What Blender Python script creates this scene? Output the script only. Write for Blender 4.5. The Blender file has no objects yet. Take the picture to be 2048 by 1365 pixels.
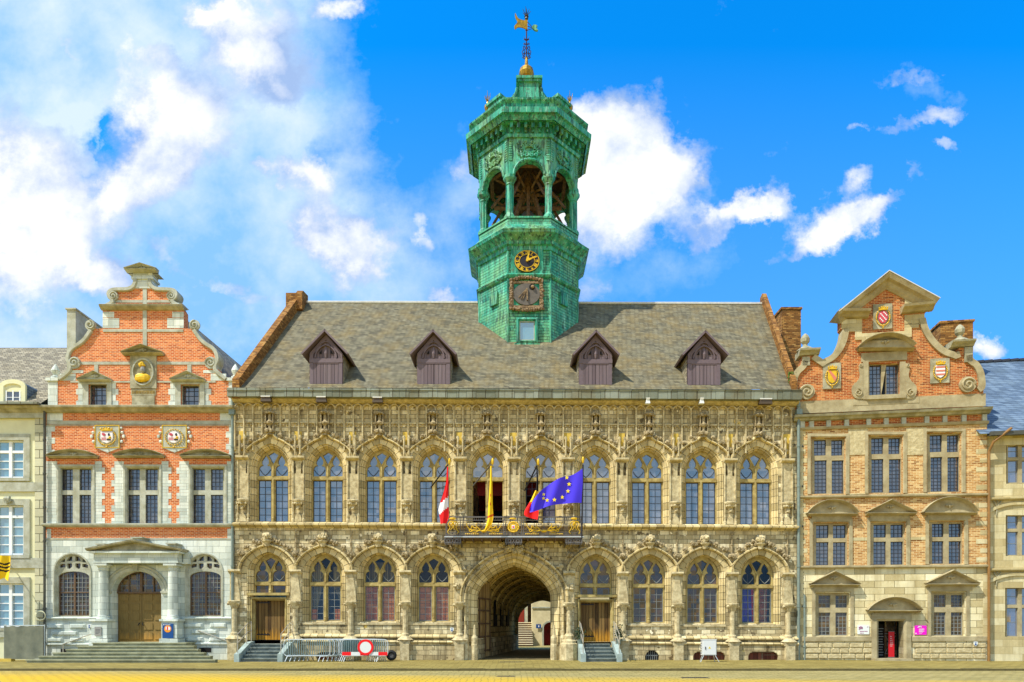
import bpy, math, random
from math import sin, cos, pi, radians, sqrt
from mathutils import Vector, Matrix
from mathutils.geometry import tessellate_polygon, delaunay_2d_cdt
sc = bpy.context.scene
COL = sc.collection
rnd = random.Random(7)

# ---------------------------------------------------------------- measured camera
FOC = 1365.0; CAMY = -32.5; CAMZ = 1.67; HX = 1024.0; HY = 1250.0
S = -CAMY / FOC
class Frame:
    """a vertical facade plane: origin on the ground, turned by ang about Z"""
    def __init__(s, ox=0, oy=0, ang=0):
        s.ox, s.oy, s.a = ox, oy, ang
    def p(s, px, py, y=0.0):
        dx, dz = (px - HX) / FOC, (HY - py) / FOC
        ca, sa = cos(s.a), sin(s.a)
        t = (y + sa * (0 - s.ox) - ca * (CAMY - s.oy)) / (-sa * dx + ca)
        X, Y = t * dx, CAMY + t
        return (ca * (X - s.ox) + sa * (Y - s.oy), CAMZ + t * dz)
    def x(s, px, y=0.0): return s.p(px, 1250, y)[0]
    def z(s, py, y=0.0): return s.p(1024, py, y)[1]
    def w(s, u, y, z):
        ca, sa = cos(s.a), sin(s.a)
        return (s.ox + ca * u - sa * y, s.oy + sa * u + ca * y, z)
H = Frame()

def inside(p, L):
    c = False; n = len(L); x, z = p
    for i in range(n):
        a, b = L[i], L[i-1]
        if (a[1] > z) != (b[1] > z) and x < (b[0]-a[0])*(z-a[1])/(b[1]-a[1])+a[0]: c = not c
    return c
def cdt(loops, flat):
    E = []; o = 0
    for L in loops:
        n = len(L); E += [(o+i, o+(i+1) % n) for i in range(n)]; o += n
    v, e, f, ov, oe, of = delaunay_2d_cdt([Vector(p) for p in flat], E, [], 0, 1e-7)
    m = {i: (src[0] if src else None) for i, src in enumerate(ov)}
    out = []
    for t in f:
        c = (sum(v[i].x for i in t)/3, sum(v[i].y for i in t)/3)
        if inside(c, loops[0]) and not any(inside(c, h) for h in loops[1:]):
            q = [m[i] for i in t]
            if None not in q: out.append(q)
    return out
SPLIT = dict(quoin_blocks='quoin', rusticated_blocks='rusticated_block', gable_pier='gable_pier', corner_strip='corner_strip', rough_panel='rough_panel',
    yellow_repair_stones='yellow_block', wall_tie_rod='tie_rod', lucarne='lucarne', dentil_course='dentil', gable_volutes='volute', scroll_bracket='scroll_bracket',
    cornice_bracket='cornice_bracket', frieze_bracket='frieze_bracket', gable_stonework='gable_stone', cellar_vent='cellar_vent', pedestal_block='pedestal_block',
    bossed_blocks='bossed_block', gable_coping='gable_coping', passage_niche='passage_niche', corner_bead='corner_bead', window_surround='window_surround',
    jamb_base='jamb_base', clamp='clamp', stone_band='stone_band', curtain='curtain', ridge_tiles='ridge_tile', cellar_hatch='cellar_hatch', wall_anchor='wall_anchor',
    vault_rib='vault_rib', stone_strips='stone_strip', lattice='lattice', gable_cap='gable_cap', inner_shutter='inner_shutter', dormer_shutter='dormer_shutter', vent_hole='vent_hole', handrail='handrail', panel_scrollwork='panel_scrollwork')
# ---------------------------------------------------------------- mesh builder
class MB:
    def __init__(s): s.v = []; s.f = []; s.uv = []; s.m = []; s.mi = 0; s.sm = []; s.smooth = False
    def _f(s, idx, uv=None):
        s.f.append(idx); s.uv.append(uv); s.m.append(s.mi); s.sm.append(s.smooth)
    def box(s, x0, x1, y0, y1, z0, z1):
        b = len(s.v)
        s.v += [(x, y, z) for z in (z0, z1) for y in (y0, y1) for x in (x0, x1)]
        for q in ((0,2,3,1),(4,5,7,6),(0,1,5,4),(2,6,7,3),(0,4,6,2),(1,3,7,5)):
            s._f([b+i for i in q])
        return s
    def obox(s, c, ax, ay, az):
        """oriented box: centre and three half-axis vectors"""
        b = len(s.v); c = Vector(c); ax = Vector(ax); ay = Vector(ay); az = Vector(az)
        for k in (-1, 1):
            for j in (-1, 1):
                for i in (-1, 1): s.v.append(tuple(c + ax*i + ay*j + az*k))
        for q in ((0,2,3,1),(4,5,7,6),(0,1,5,4),(2,6,7,3),(0,4,6,2),(1,3,7,5)):
            s._f([b+i for i in q])
        return s
    def prism(s, outer, y0, y1, holes=(), back=False):
        """polygon in (x,z) with holes, front face at y0, sides back to y1"""
        loops = [list(outer)] + [list(h) for h in holes]
        flat = [p for L in loops for p in L]
        if len(loops) > 1: tris = cdt(loops, flat)
        else: tris = tessellate_polygon([[Vector((x, z, 0)) for x, z in L] for L in loops])
        b = len(s.v)
        s.v += [(x, y0, z) for x, z in flat]
        b2 = len(s.v)
        s.v += [(x, y1, z) for x, z in flat]
        for t in tris:
            a, q, c = (flat[i] for i in t)
            ar = (q[0]-a[0])*(c[1]-a[1]) - (q[1]-a[1])*(c[0]-a[0])
            if abs(ar) < 1e-12: continue
            t = list(t) if ar > 0 else list(t)[::-1]
            s._f([b+i for i in t])
            if back: s._f([b2+i for i in t[::-1]])
        o = 0
        for L in loops:
            n = len(L)
            for i in range(n):
                j = (i+1) % n
                s._f([b+o+i, b+o+j, b2+o+j, b2+o+i])
            o += n
        return s
    def sweep(s, path, prof, closed=False, cap=True, cprof=True, y=0.0, uvs=1.0):
        """profile (n,y) carried along a path in (x,z); n is to the left of the way"""
        n = len(path); k = len(prof); b = len(s.v)
        L = 0; us = []
        for i in range(n):
            p = Vector(path[i])
            pp = Vector(path[i-1]) if (i > 0 or closed) else None
            pn = Vector(path[(i+1) % n]) if (i < n-1 or closed) else None
            d1 = (p-pp).normalized() if pp is not None else None
            d2 = (pn-p).normalized() if pn is not None else None
            if d1 is None: d1 = d2
            if d2 is None: d2 = d1
            n1 = Vector((-d1.y, d1.x)); n2 = Vector((-d2.y, d2.x))
            m = n1 + n2
            if m.length < 1e-6: m = n1
            m.normalize(); sc_ = 1.0 / max(0.35, m.dot(n1))
            if i > 0: L += (p-Vector(path[i-1])).length
            us.append(L)
            for (q, yy) in prof:
                s.v.append((p.x + m.x*q*sc_, y + yy, p.y + m.y*q*sc_))
        vs = [0]
        for i in range(1, k+1):
            a = prof[i-1]; c = prof[i % k]
            vs.append(vs[-1] + math.hypot(a[0]-c[0], a[1]-c[1]))
        us.append(L + ((Vector(path[0])-Vector(path[-1])).length if closed else 0))
        for i in range(n if closed else n-1):
            j = (i+1) % n
            for q in range(k if cprof else k-1):
                r = (q+1) % k
                s._f([b+i*k+q, b+i*k+r, b+j*k+r, b+j*k+q],
                     [(us[i], vs[q]), (us[i], vs[q+1]), (us[i+1], vs[q+1]), (us[i+1], vs[q])])
        if cap and not closed and cprof:
            s._f([b+q for q in range(k)][::-1]); s._f([b+(n-1)*k+q for q in range(k)])
        return s
    def lathe(s, cx, cy, prof, n=12, a0=0.0, a1=2*pi, ph=0.0):
        """prof: list of (r, z)"""
        b = len(s.v); full = abs(a1-a0-2*pi) < 1e-6; m = n if full else n+1
        for (r, z) in prof:
            for i in range(m):
                a = a0 + (a1-a0)*i/n + ph
                s.v.append((cx + r*cos(a), cy + r*sin(a), z))
        for q in range(len(prof)-1):
            for i in range(n):
                j = (i+1) % m
                s._f([b+q*m+i, b+q*m+j, b+(q+1)*m+j, b+(q+1)*m+i])
        if full:
            if prof[0][0] > 1e-4: s._f([b+i for i in range(m)][::-1])
            if prof[-1][0] > 1e-4: s._f([b+(len(prof)-1)*m+i for i in range(m)])
        return s
    def tube(s, pts, r, n=6, r2=None):
        pts = [Vector(p) for p in pts]; b = len(s.v); N = len(pts)
        up = Vector((0, 0, 1))
        for i, p in enumerate(pts):
            d = (pts[min(i+1, N-1)] - pts[max(i-1, 0)])
            if d.length < 1e-9: d = Vector((0, 0, 1))
            d.normalize()
            a = d.cross(Vector((0, 1, 0)))
            if a.length < 0.2: a = d.cross(Vector((1, 0, 0)))
            a.normalize(); c = d.cross(a)
            rr = r if r2 is None else r + (r2-r)*i/(N-1)
            for k in range(n):
                t = 2*pi*k/n
                s.v.append(tuple(p + a*(rr*cos(t)) + c*(rr*sin(t))))
        for i in range(N-1):
            for k in range(n):
                s._f([b+i*n+k, b+i*n+(k+1) % n, b+(i+1)*n+(k+1) % n, b+(i+1)*n+k])
        s._f([b+k for k in range(n)][::-1]); s._f([b+(N-1)*n+k for k in range(n)])
        return s
    def blob(s, c, r, seed=0, nu=8, nv=6, amp=0.25):
        rr = random.Random(seed); b = len(s.v)
        rx, ry, rz = r if isinstance(r, tuple) else (r, r, r)
        s.v.append((c[0], c[1], c[2]-rz))
        for j in range(1, nv):
            for i in range(nu):
                t = pi*j/nv; a = 2*pi*i/nu; k = 1 + amp*(rr.random()*2-1)
                s.v.append((c[0]+rx*k*sin(t)*cos(a), c[1]+ry*k*sin(t)*sin(a), c[2]-rz*k*cos(t)))
        s.v.append((c[0], c[1], c[2]+rz)); e = len(s.v)-1
        for i in range(nu):
            s._f([b, b+1+(i+1) % nu, b+1+i])
            for j in range(nv-2):
                q = b+1+j*nu
                s._f([q+i, q+(i+1) % nu, q+nu+(i+1) % nu, q+nu+i])
            q = b+1+(nv-2)*nu
            s._f([q+i, q+(i+1) % nu, e])
        return s
    def poly(s, pts, uv=None):
        b = len(s.v); s.v += [tuple(p) for p in pts]; s._f(list(range(b, b+len(pts))), uv); return s
    def merge(s, o, off=(0, 0, 0), sx=1, sc_=1.0):
        b = len(s.v)
        s.v += [(x*sx*sc_+off[0], y*sc_+off[1], z*sc_+off[2]) for x, y, z in o.v]
        for f, u, m, q in zip(o.f, o.uv, o.m, o.sm):
            if sx < 0: f = f[::-1]; u = u[::-1] if u else u
            s.f.append([b+i for i in f]); s.uv.append(u); s.m.append(m); s.sm.append(q)
        return s
    def mesh(s, name, mats, shear=0.0, shx=0.0):
        me = bpy.data.meshes.new(name)
        v = s.v
        if shear: v = [(x, y, z - shear*x) for x, y, z in v]
        if shx: v = [(x + shx*y, y, z) for x, y, z in v]
        me.from_pydata(v, [], s.f)
        if any(s.uv):
            L = me.uv_layers.new(name='UVMap').data; i = 0
            for f, u in zip(s.f, s.uv):
                for k in range(len(f)):
                    if u: L[i].uv = u[k]
                    i += 1
        if not isinstance(mats, (list, tuple)): mats = [mats]
        for m in mats: me.materials.append(m)
        if len(mats) > 1:
            me.polygons.foreach_set('material_index', s.m)
        if any(s.sm): me.polygons.foreach_set('use_smooth', s.sm)
        me.validate(); me.update()
        return me
    def pieces(s, eps=0.012):
        """groups of faces whose boxes touch"""
        n = len(s.v); par = list(range(n))
        def find(a):
            while par[a] != a: par[a] = par[par[a]]; a = par[a]
            return a
        for f in s.f:
            for i in f[1:]: par[find(i)] = find(f[0])
        box = {}
        for i, p in enumerate(s.v):
            r = find(i); b = box.setdefault(r, [list(p), list(p)])
            for k in range(3): b[0][k] = min(b[0][k], p[k]); b[1][k] = max(b[1][k], p[k])
        used = {find(f[0]) for f in s.f}; roots = [r for r in box if r in used]; g = {r: r for r in roots}
        def fg(a):
            while g[a] != a: a = g[a]
            return a
        for i, a in enumerate(roots):
            for b in roots[i+1:]:
                A, B = box[a], box[b]
                if all(A[0][k]-eps <= B[1][k] and B[0][k]-eps <= A[1][k] for k in range(3)): g[fg(b)] = fg(a)
        out = {}
        for f, u, m, q in zip(s.f, s.uv, s.m, s.sm):
            k = fg(find(f[0])); o, mp = out.setdefault(k, (MB(), {}))
            idx = []
            for i in f:
                if i not in mp: mp[i] = len(o.v); o.v.append(s.v[i])
                idx.append(mp[i])
            o.f.append(idx); o.uv.append(u); o.m.append(m); o.sm.append(q)
        return [o for o, mp in out.values()]
    def build(s, name, mats, parent=None, loc=(0, 0, 0), rz=0, **k):
        if name in SPLIT:
            for o in s.pieces(): r = place(o.mesh(SPLIT[name], mats, **k), SPLIT[name], parent, loc, rz)
            return r
        return place(s.mesh(name, mats, **k), name, parent, loc, rz)

def place(me, name, parent=None, loc=(0, 0, 0), rz=0):
    o = bpy.data.objects.new(name, me); COL.objects.link(o)
    o.location = loc; o.rotation_euler = (0, 0, rz)
    if parent is not None: o.parent = parent
    return o
def tag(o, label=None, cat=None, group=None, kind=None):
    if label: o['label'] = label
    if cat: o['category'] = cat
    if group: o['group'] = group
    if kind: o['kind'] = kind
    return o
def empty(name, loc=(0, 0, 0), rz=0, label=None, cat=None, group=None, parent=None):
    o = place(None, name, parent, loc, rz); o.empty_display_size = 0.3
    return tag(o, label, cat, group)
def copy_tree(o, parent=None):
    c = o.copy(); COL.objects.link(c); c.parent = parent
    for ch in list(o.children): copy_tree(ch, c)
    return c

# ---------------------------------------------------------------- 2D shapes
def spline(pts, n=6, closed=False):
    P = [Vector(p) for p in pts]; N = len(P); out = []
    rng = range(N if closed else N-1)
    for i in rng:
        p1, p2 = P[i], P[(i+1) % N]
        p0 = P[i-1] if (i > 0 or closed) else p1*2-p2
        p3 = P[(i+2) % N] if (i < N-2 or closed) else p2*2-p1
        for k in range(n):
            t = k/n
            out.append(tuple(0.5*((2*p1)+(p2-p0)*t+(2*p0-5*p1+4*p2-p3)*t*t+(3*p1-p0-3*p2+p3)*t**3)))
    if not closed: out.append(tuple(P[-1]))
    return out
def arch(cx, zs, h, r, n=10, k=0.0):
    """arch from the left springing over the top to the right"""
    L = []
    if r > h * 1.001:
        R = (h*h + r*r)/(2*h); c = R-h
        a1 = math.asin(min(1, r/R))
        for i in range(n+1):
            a = pi - a1*i/n
            L.append((c + R*cos(a), R*sin(a)))
    else:
        for i in range(n+1):
            a = pi - (pi/2)*i/n
            x = cos(a); t = -x
            L.append((h*x, r*(sin(a)*(1-k) + (1-t)*k)))
    Rr = [(-x, z) for x, z in L[::-1]]
    L[-1] = (0, r)
    return [(cx+x, zs+z) for x, z in L] + [(cx+x, zs+z) for x, z in Rr[1:]]
def opening(cx, z0, zs, h, r, n=10, k=0.0):
    return [(cx-h, z0)] + arch(cx, zs, h, r, n, k) + [(cx+h, z0)]
def circ(cx, cz, r, n=16, a0=0, a1=2*pi, rz=None):
    full = abs(a1-a0-2*pi) < 1e-6
    rz = rz or r
    return [(cx+r*cos(a0+(a1-a0)*i/n), cz+rz*sin(a0+(a1-a0)*i/n)) for i in range(n if full else n+1)]
def rect(x0, x1, z0, z1): return [(x0, z0), (x1, z0), (x1, z1), (x0, z1)]
def spiral(cx, cz, r0, turns, a0, dirn=1, n=24, r1=0.15):
    out = []
    for i in range(n+1):
        t = i/n; a = a0 + dirn*turns*2*pi*t; r = r0*(1-(1-r1)*t)
        out.append((cx+r*cos(a), cz+r*sin(a)))
    return out
def offset_path(path, d):
    out = []
    n = len(path)
    for i in range(n):
        a = Vector(path[max(i-1, 0)]); b = Vector(path[min(i+1, n-1)])
        t = (b-a).normalized(); out.append((path[i][0]-t.y*d, path[i][1]+t.x*d))
    return out

# ---------------------------------------------------------------- node helpers
def nd(nt, typ, ins=None, **props):
    n = nt.nodes.new(typ)
    for k, v in props.items(): setattr(n, k, v)
    for k, v in (ins or {}).items():
        s_ = n.inputs[k]
        if isinstance(v, bpy.types.NodeSocket): nt.links.new(v, s_)
        else:
            if hasattr(s_.default_value, '__len__') and not hasattr(v, '__len__'): v = (v, v, v)
            if s_.type == 'RGBA' and len(v) == 3: v = tuple(v)+(1,)
            s_.default_value = v
    return n
def mth(nt, op, a, b=0.0, c=0.0, clamp=False):
    return nd(nt, 'ShaderNodeMath', {0: a, 1: b, 2: c}, operation=op, use_clamp=clamp).outputs[0]
def mixc(nt, f, a, b, mode='MIX'):
    n = nd(nt, 'ShaderNodeMix', {}, data_type='RGBA', blend_type=mode)
    for i, v in ((0, f), (6, a), (7, b)):
        if isinstance(v, bpy.types.NodeSocket): nt.links.new(v, n.inputs[i])
        else: n.inputs[i].default_value = v if i == 0 else tuple(v)+((1,) if len(v) == 3 else ())
    return n.outputs[2]
def ramp(nt, f, stops, interp='LINEAR'):
    n = nd(nt, 'ShaderNodeValToRGB', {0: f}); e = n.color_ramp.elements
    n.color_ramp.interpolation = interp
    while len(e) > 1: e.remove(e[-1])
    for i, (p, c) in enumerate(stops):
        if not hasattr(c, '__len__'): c = (c, c, c)
        q = e[0] if i == 0 else e.new(p)
        q.position = p; q.color = tuple(c)+(1,)
    return n.outputs[0]
def noise(nt, vec, scale, detail=3, rough=0.55, out=0, dist=0.0):
    return nd(nt, 'ShaderNodeTexNoise', {'Vector': vec, 'Scale': scale, 'Detail': detail, 'Roughness': rough, 'Distortion': dist}).outputs[out]
def srgb(r, g, b):
    f = lambda c: (c/255/12.92) if c/255 <= 0.04045 else ((c/255+0.055)/1.055)**2.4
    return (f(r), f(g), f(b))
def newmat(name):
    m = bpy.data.materials.new(name); m.use_nodes = True; nt = m.node_tree
    for n in list(nt.nodes): nt.nodes.remove(n)
    o = nt.nodes.new('ShaderNodeOutputMaterial')
    b = nt.nodes.new('ShaderNodeBsdfPrincipled'); nt.links.new(b.outputs[0], o.inputs[0])
    return m, nt, b, o
def wall_vec(nt, mode='world'):
    if mode == 'uv': return nd(nt, 'ShaderNodeUVMap').outputs[0]
    if mode == 'world': p = nd(nt, 'ShaderNodeNewGeometry').outputs['Position']
    else: p = nd(nt, 'ShaderNodeTexCoord').outputs['Object']
    s_ = nd(nt, 'ShaderNodeSeparateXYZ', {0: p})
    if mode == 'ground': return nd(nt, 'ShaderNodeCombineXYZ', {0: s_.outputs[0], 1: s_.outputs[1]}).outputs[0]
    return nd(nt, 'ShaderNodeCombineXYZ', {0: mth(nt, 'ADD', s_.outputs[0], s_.outputs[1]), 1: s_.outputs[2]}).outputs[0]
def pos(nt): return nd(nt, 'ShaderNodeNewGeometry').outputs['Position']
def bump(nt, h, strength, dist, b, prev=None):
    ins = {'Strength': strength, 'Distance': dist, 'Height': h}
    if prev is not None: ins['Normal'] = prev
    n = nd(nt, 'ShaderNodeBump', ins)
    nt.links.new(n.outputs[0], b.inputs['Normal']); return n.outputs[0]

def masonry(name, cols, mortar, bw=0.5, bh=0.25, ms=0.012, mode='world', tint=None, tint_amt=0.5,
            streak=None, streak_amt=0.4, rough=0.85, bstr=0.6, squash=1.0, off=0.5, patches=None, dist=0.0, grain=0.35):
    m, nt, b, o = newmat(name)
    v = wall_vec(nt, mode); P = pos(nt)
    if dist:
        v = nd(nt, 'ShaderNodeVectorMath', {0: v, 1: nd(nt, 'ShaderNodeVectorMath', {0: noise(nt, P, 2.2, 2, out=1), 'Scale': dist}, operation='SCALE').outputs[0]}, operation='ADD').outputs[0]
    br = nd(nt, 'ShaderNodeTexBrick', {'Vector': v, 'Color1': (0, 0, 0), 'Color2': (1, 1, 1), 'Mortar': (0.5, 0.5, 0.5),
            'Scale': 1.0, 'Mortar Size': ms, 'Mortar Smooth': 0.3, 'Bias': 0.0, 'Brick Width': bw, 'Row Height': bh}, offset=off, squash=squash, squash_frequency=3)
    n1 = noise(nt, P, 1.1, 4); n2 = noise(nt, P, 9.0, 3, 0.7)
    val = mth(nt, 'ADD', mth(nt, 'MULTIPLY', br.outputs[0], 0.62), mth(nt, 'MULTIPLY', n2, 0.38))
    N = len(cols)
    c = ramp(nt, val, [((i+0.5)/N*0.8+0.1, cc) for i, cc in enumerate(cols)])
    c = mixc(nt, mth(nt, 'MULTIPLY', ramp(nt, n1, [(0.45, 0), (0.7, 1)]), tint_amt), c, tint or cols[0])
    if streak:
        mp = nd(nt, 'ShaderNodeMapping', {0: P, 3: (2.6, 2.6, 0.28)}).outputs[0]
        c = mixc(nt, mth(nt, 'MULTIPLY', ramp(nt, noise(nt, mp, 1.3, 5, 0.65), [(0.48, 0), (0.68, 1)]), streak_amt), c, streak)
    if patches:
        for pc, th, scl in patches:
            c = mixc(nt, ramp(nt, noise(nt, nd(nt, 'ShaderNodeMapping', {0: P, 1: (31*scl, 7, 3)}).outputs[0], scl, 2), [(th, 0), (th+0.05, 1)]), c, pc)
    c = mixc(nt, mth(nt, 'MULTIPLY', noise(nt, P, 28, 3, 0.8), grain), c, (1.9, 1.9, 1.9), 'MULTIPLY') if grain else c
    c = mixc(nt, br.outputs[1], c, mortar)
    nt.links.new(c, b.inputs['Base Color']); b.inputs['Roughness'].default_value = rough
    b.inputs['Specular IOR Level'].default_value = 0.25
    h = mth(nt, 'SUBTRACT', mth(nt, 'MULTIPLY', n2, 0.5), mth(nt, 'MULTIPLY', br.outputs[1], 0.9))
    bump(nt, h, bstr, 0.03, b)
    return m
def plain(name, col, rough=0.5, metal=0.0, var=0.0, vscale=6.0, col2=None, spec=0.4, bstr=0.0, bscale=20):
    m, nt, b, o = newmat(name)
    b.inputs['Roughness'].default_value = rough; b.inputs['Metallic'].default_value = metal
    b.inputs['Specular IOR Level'].default_value = spec
    if var or col2:
        P = pos(nt)
        c = mixc(nt, ramp(nt, noise(nt, P, vscale, 4, 0.65), [(0.35, 0), (0.65, 1)]), col, col2 or tuple(x*(1-var) for x in col))
        nt.links.new(c, b.inputs['Base Color'])
    else: b.inputs['Base Color'].default_value = tuple(col)+(1,)
    if bstr: bump(nt, noise(nt, pos(nt), bscale, 3), bstr, 0.02, b)
    return m
# ================================================================ materials
C_ = srgb
def Cd(r, g, b):
    m = (r+g+b)/3; k = 0.28; return srgb(min(250, (r+(m-r)*k)*1.06+6), min(250, (g+(m-g)*k)*1.06+5), min(250, (b+(m-b)*k)*1.06+2))
M = {}
M['stone'] = masonry('gothic_sandstone', [Cd(134,116,74), Cd(158,138,92), Cd(172,152,104), Cd(186,168,118), Cd(206,190,142)], Cd(98,82,50),
    0.52, 0.235, 0.010, tint=Cd(122,104,66), tint_amt=0.55, streak=Cd(58,48,30), streak_amt=0.6, bstr=0.8,
    patches=[(C_(222,196,108), 0.70, 1.3), (C_(94,80,54), 0.66, 2.3), (C_(206,190,150), 0.68, 3.1)], grain=0.6)
M['stone_small'] = masonry('gothic_ashlar_small', [Cd(140,124,84), Cd(164,146,100), Cd(178,160,112), Cd(192,176,128), Cd(220,206,162)], Cd(112,96,62),
    0.44, 0.205, 0.010, tint=Cd(150,130,84), tint_amt=0.45, streak=Cd(70,60,40), streak_amt=0.65, bstr=0.8, grain=0.5, patches=[(Cd(96,82,56), 0.64, 2.6), (Cd(222,210,172), 0.66, 3.3), (C_(222,190,98), 0.73, 1.2)])
M['arch'] = masonry('voussoir_sandstone', [Cd(158,138,84), Cd(184,162,104), Cd(200,178,118), Cd(212,192,136)], Cd(92,76,44),
    0.34, 0.6, 0.012, mode='uv', tint=Cd(142,122,76), tint_amt=0.5, streak=Cd(80,66,40), streak_amt=0.4, bstr=0.7, off=0.0, grain=0.5)
M['carved'] = plain('carved_sandstone', Cd(178,158,112), 0.9, 0, 0, 9.0, Cd(118,100,66), 0.2, 0.8, 30)
M['carved_light'] = plain('pale_carved_sandstone', Cd(206,188,136), 0.9, 0, 0, 5.0, Cd(156,136,90), 0.2, 0.6, 30)
M['tracery'] = plain('yellow_sandstone_tracery', C_(190,172,112), 0.85, 0, 0, 3.0, C_(146,126,76), 0.2, 0.3, 30)
M['brick_or'] = masonry('orange_brick', [C_(156,68,26), C_(188,88,36), C_(204,106,48), C_(214,130,74)], C_(226,190,148),
    0.21, 0.075, 0.0105, tint=C_(196,96,40), tint_amt=0.5, rough=0.9, bstr=0.3, streak=C_(170,80,50), streak_amt=0.25, grain=0.3)
M['brick_br'] = masonry('brown_brick', [C_(112,54,24), C_(148,74,34), C_(172,92,44), C_(190,116,62)], C_(206,172,118),
    0.21, 0.078, 0.0085, tint=C_(150,62,26), tint_amt=0.55, rough=0.9, bstr=0.35, streak=C_(206,170,112), streak_amt=0.3, grain=0.3)
M['brick_bl'] = masonry('buff_brick', [C_(134,90,48), C_(172,124,70), C_(190,148,94), C_(206,176,124)], C_(226,206,154),
    0.21, 0.078, 0.0085, tint=C_(180,134,80), tint_amt=0.4, rough=0.9, bstr=0.35, streak=C_(150,92,52), streak_amt=0.35, grain=0.3)
M['brick_chim'] = masonry('ochre_chimney_brick', [C_(92,62,30), C_(130,88,38), C_(160,110,52), C_(178,136,74)], C_(120,84,44),
    0.22, 0.085, 0.012, tint=C_(110,74,34), tint_amt=0.5, rough=0.9, bstr=0.6, grain=0.3)
M['blue_stone'] = masonry('blue_grey_limestone', [C_(172,180,170), C_(190,197,186), C_(205,210,198), C_(216,220,208)], C_(140,146,136),
    0.62, 0.30, 0.007, tint=C_(186,196,190), tint_amt=0.4, streak=C_(146,150,136), streak_amt=0.4, bstr=0.3, grain=0.3)
M['lime_trim'] = plain('grey_limestone_trim', C_(190,192,176), 0.85, 0, 0, 2.5, C_(158,158,136), 0.2, 0.3, 30)
M['lime_dark'] = plain('weathered_limestone_trim', C_(182,177,150), 0.9, 0, 0, 2.5, C_(136,131,104), 0.2, 0.4, 30)
M['r_stone'] = masonry('coursed_pale_limestone', [C_(172,158,116), C_(200,188,146), C_(216,206,166), C_(226,218,184)], C_(132,116,76),
    0.75, 0.31, 0.011, tint=C_(188,172,126), tint_amt=0.5, streak=C_(150,134,92), streak_amt=0.45, bstr=0.5, grain=0.35)
M['r_trim'] = plain('tan_limestone_trim', C_(182,170,134), 0.85, 0, 0, 2.0, C_(150,136,102), 0.2, 0.3, 30)
M['r_rough'] = plain('rough_hewn_limestone', C_(206,192,150), 0.95, 0, 0, 6.0, C_(176,160,118), 0.2, 1.5, 9)
M['fr_stone'] = masonry('weathered_limestone_blocks', [C_(168,152,108), C_(190,176,132), C_(204,194,156)], C_(158,142,100),
    0.7, 0.33, 0.006, tint=C_(172,160,118), tint_amt=0.5, streak=C_(140,128,90), streak_amt=0.4, bstr=0.4, grain=0.35)
M['stucco'] = plain('cream_stucco', C_(230,229,190), 0.9, 0, 0, 1.2, C_(218,215,176), 0.2)
M['quoin'] = masonry('grey_quoin_blocks', [C_(176,172,142), C_(196,194,164)], C_(108,106,82), 5.0, 0.40, 0.018, tint=C_(160,160,136), grain=0.3)
M['slate_ol'] = masonry('olive_weathered_slate', [C_(80,75,58), C_(96,90,70), C_(106,100,77), C_(118,111,86)], C_(62,57,44),
    0.24, 0.115, 0.007, tint=C_(128,108,62), tint_amt=0.6, streak=C_(146,140,116), streak_amt=0.35, rough=0.8, bstr=0.7, grain=0.5)
M['slate_gr'] = masonry('grey_brown_slate', [C_(112,104,86), C_(134,126,104), C_(156,146,122)], C_(70,64,52), 0.26, 0.13, 0.010, tint=C_(130,118,92), rough=0.8, bstr=0.6)
M['slate_bl'] = masonry('blue_slate', [C_(74,90,108), C_(92,110,130), C_(106,124,142)], C_(52,64,82), 0.3, 0.14, 0.009, tint=C_(96,112,124), rough=0.7, bstr=0.6)
def copper(name, rows):
    m, nt, b, o = newmat(name); P = pos(nt)
    mp = nd(nt, 'ShaderNodeMapping', {0: P, 3: (2.2, 2.2, 0.35)}).outputs[0]
    c = ramp(nt, noise(nt, mp, 1.6, 5, 0.65), [(0.25, C_(8,86,74)), (0.40, C_(34,140,112)), (0.54, C_(76,180,146)), (0.72, C_(154,220,190))])
    c = mixc(nt, ramp(nt, noise(nt, P, 0.7, 3), [(0.5, 0), (0.66, 0.7)]), c, C_(120,152,84))
    c = mixc(nt, ramp(nt, noise(nt, P, 2.1, 5, 0.7), [(0.56, 0), (0.66, 0.7)]), c, C_(82,84,56))
    c = mixc(nt, ramp(nt, noise(nt, nd(nt, 'ShaderNodeMapping', {0: P, 1: (9, 3, 5), 3: (4, 4, 0.25)}).outputs[0], 2.2, 4, 0.7), [(0.56, 0), (0.66, 0.6)]), c, C_(172,226,200))
    c = mixc(nt, ramp(nt, noise(nt, mp, 3.2, 4, 0.7), [(0.48, 0), (0.60, 0.85)]), c, C_(16,58,48))
    if rows:
        v = wall_vec(nt)
        br = nd(nt, 'ShaderNodeTexBrick', {'Vector': v, 'Color1': (0,0,0), 'Color2': (1,1,1), 'Mortar': (.5,.5,.5), 'Scale': 1.0,
            'Mortar Size': 0.014, 'Mortar Smooth': 0.4, 'Brick Width': 0.42, 'Row Height': 0.15})
        c = mixc(nt, mth(nt, 'MULTIPLY', br.outputs[0], 0.45), c, C_(120,196,140))
        c = mixc(nt, mth(nt, 'MULTIPLY', br.outputs[1], 0.8), c, C_(6,58,46))
        bump(nt, mth(nt, 'SUBTRACT', noise(nt, P, 8, 3), br.outputs[1]), 0.8, 0.04, b)
    else:
        bump(nt, noise(nt, P, 14, 4), 0.4, 0.03, b)
    nt.links.new(c, b.inputs['Base Color']); b.inputs['Roughness'].default_value = 0.55; b.inputs['Specular IOR Level'].default_value = 0.3
    return m
M['cu_row'] = copper('verdigris_shingles', True)
M['cu'] = copper('verdigris_copper', False)
M['beam'] = plain('dark_belfry_timber', C_(92,66,48), 0.9, 0, 0, 5, C_(52,36,26))
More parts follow.
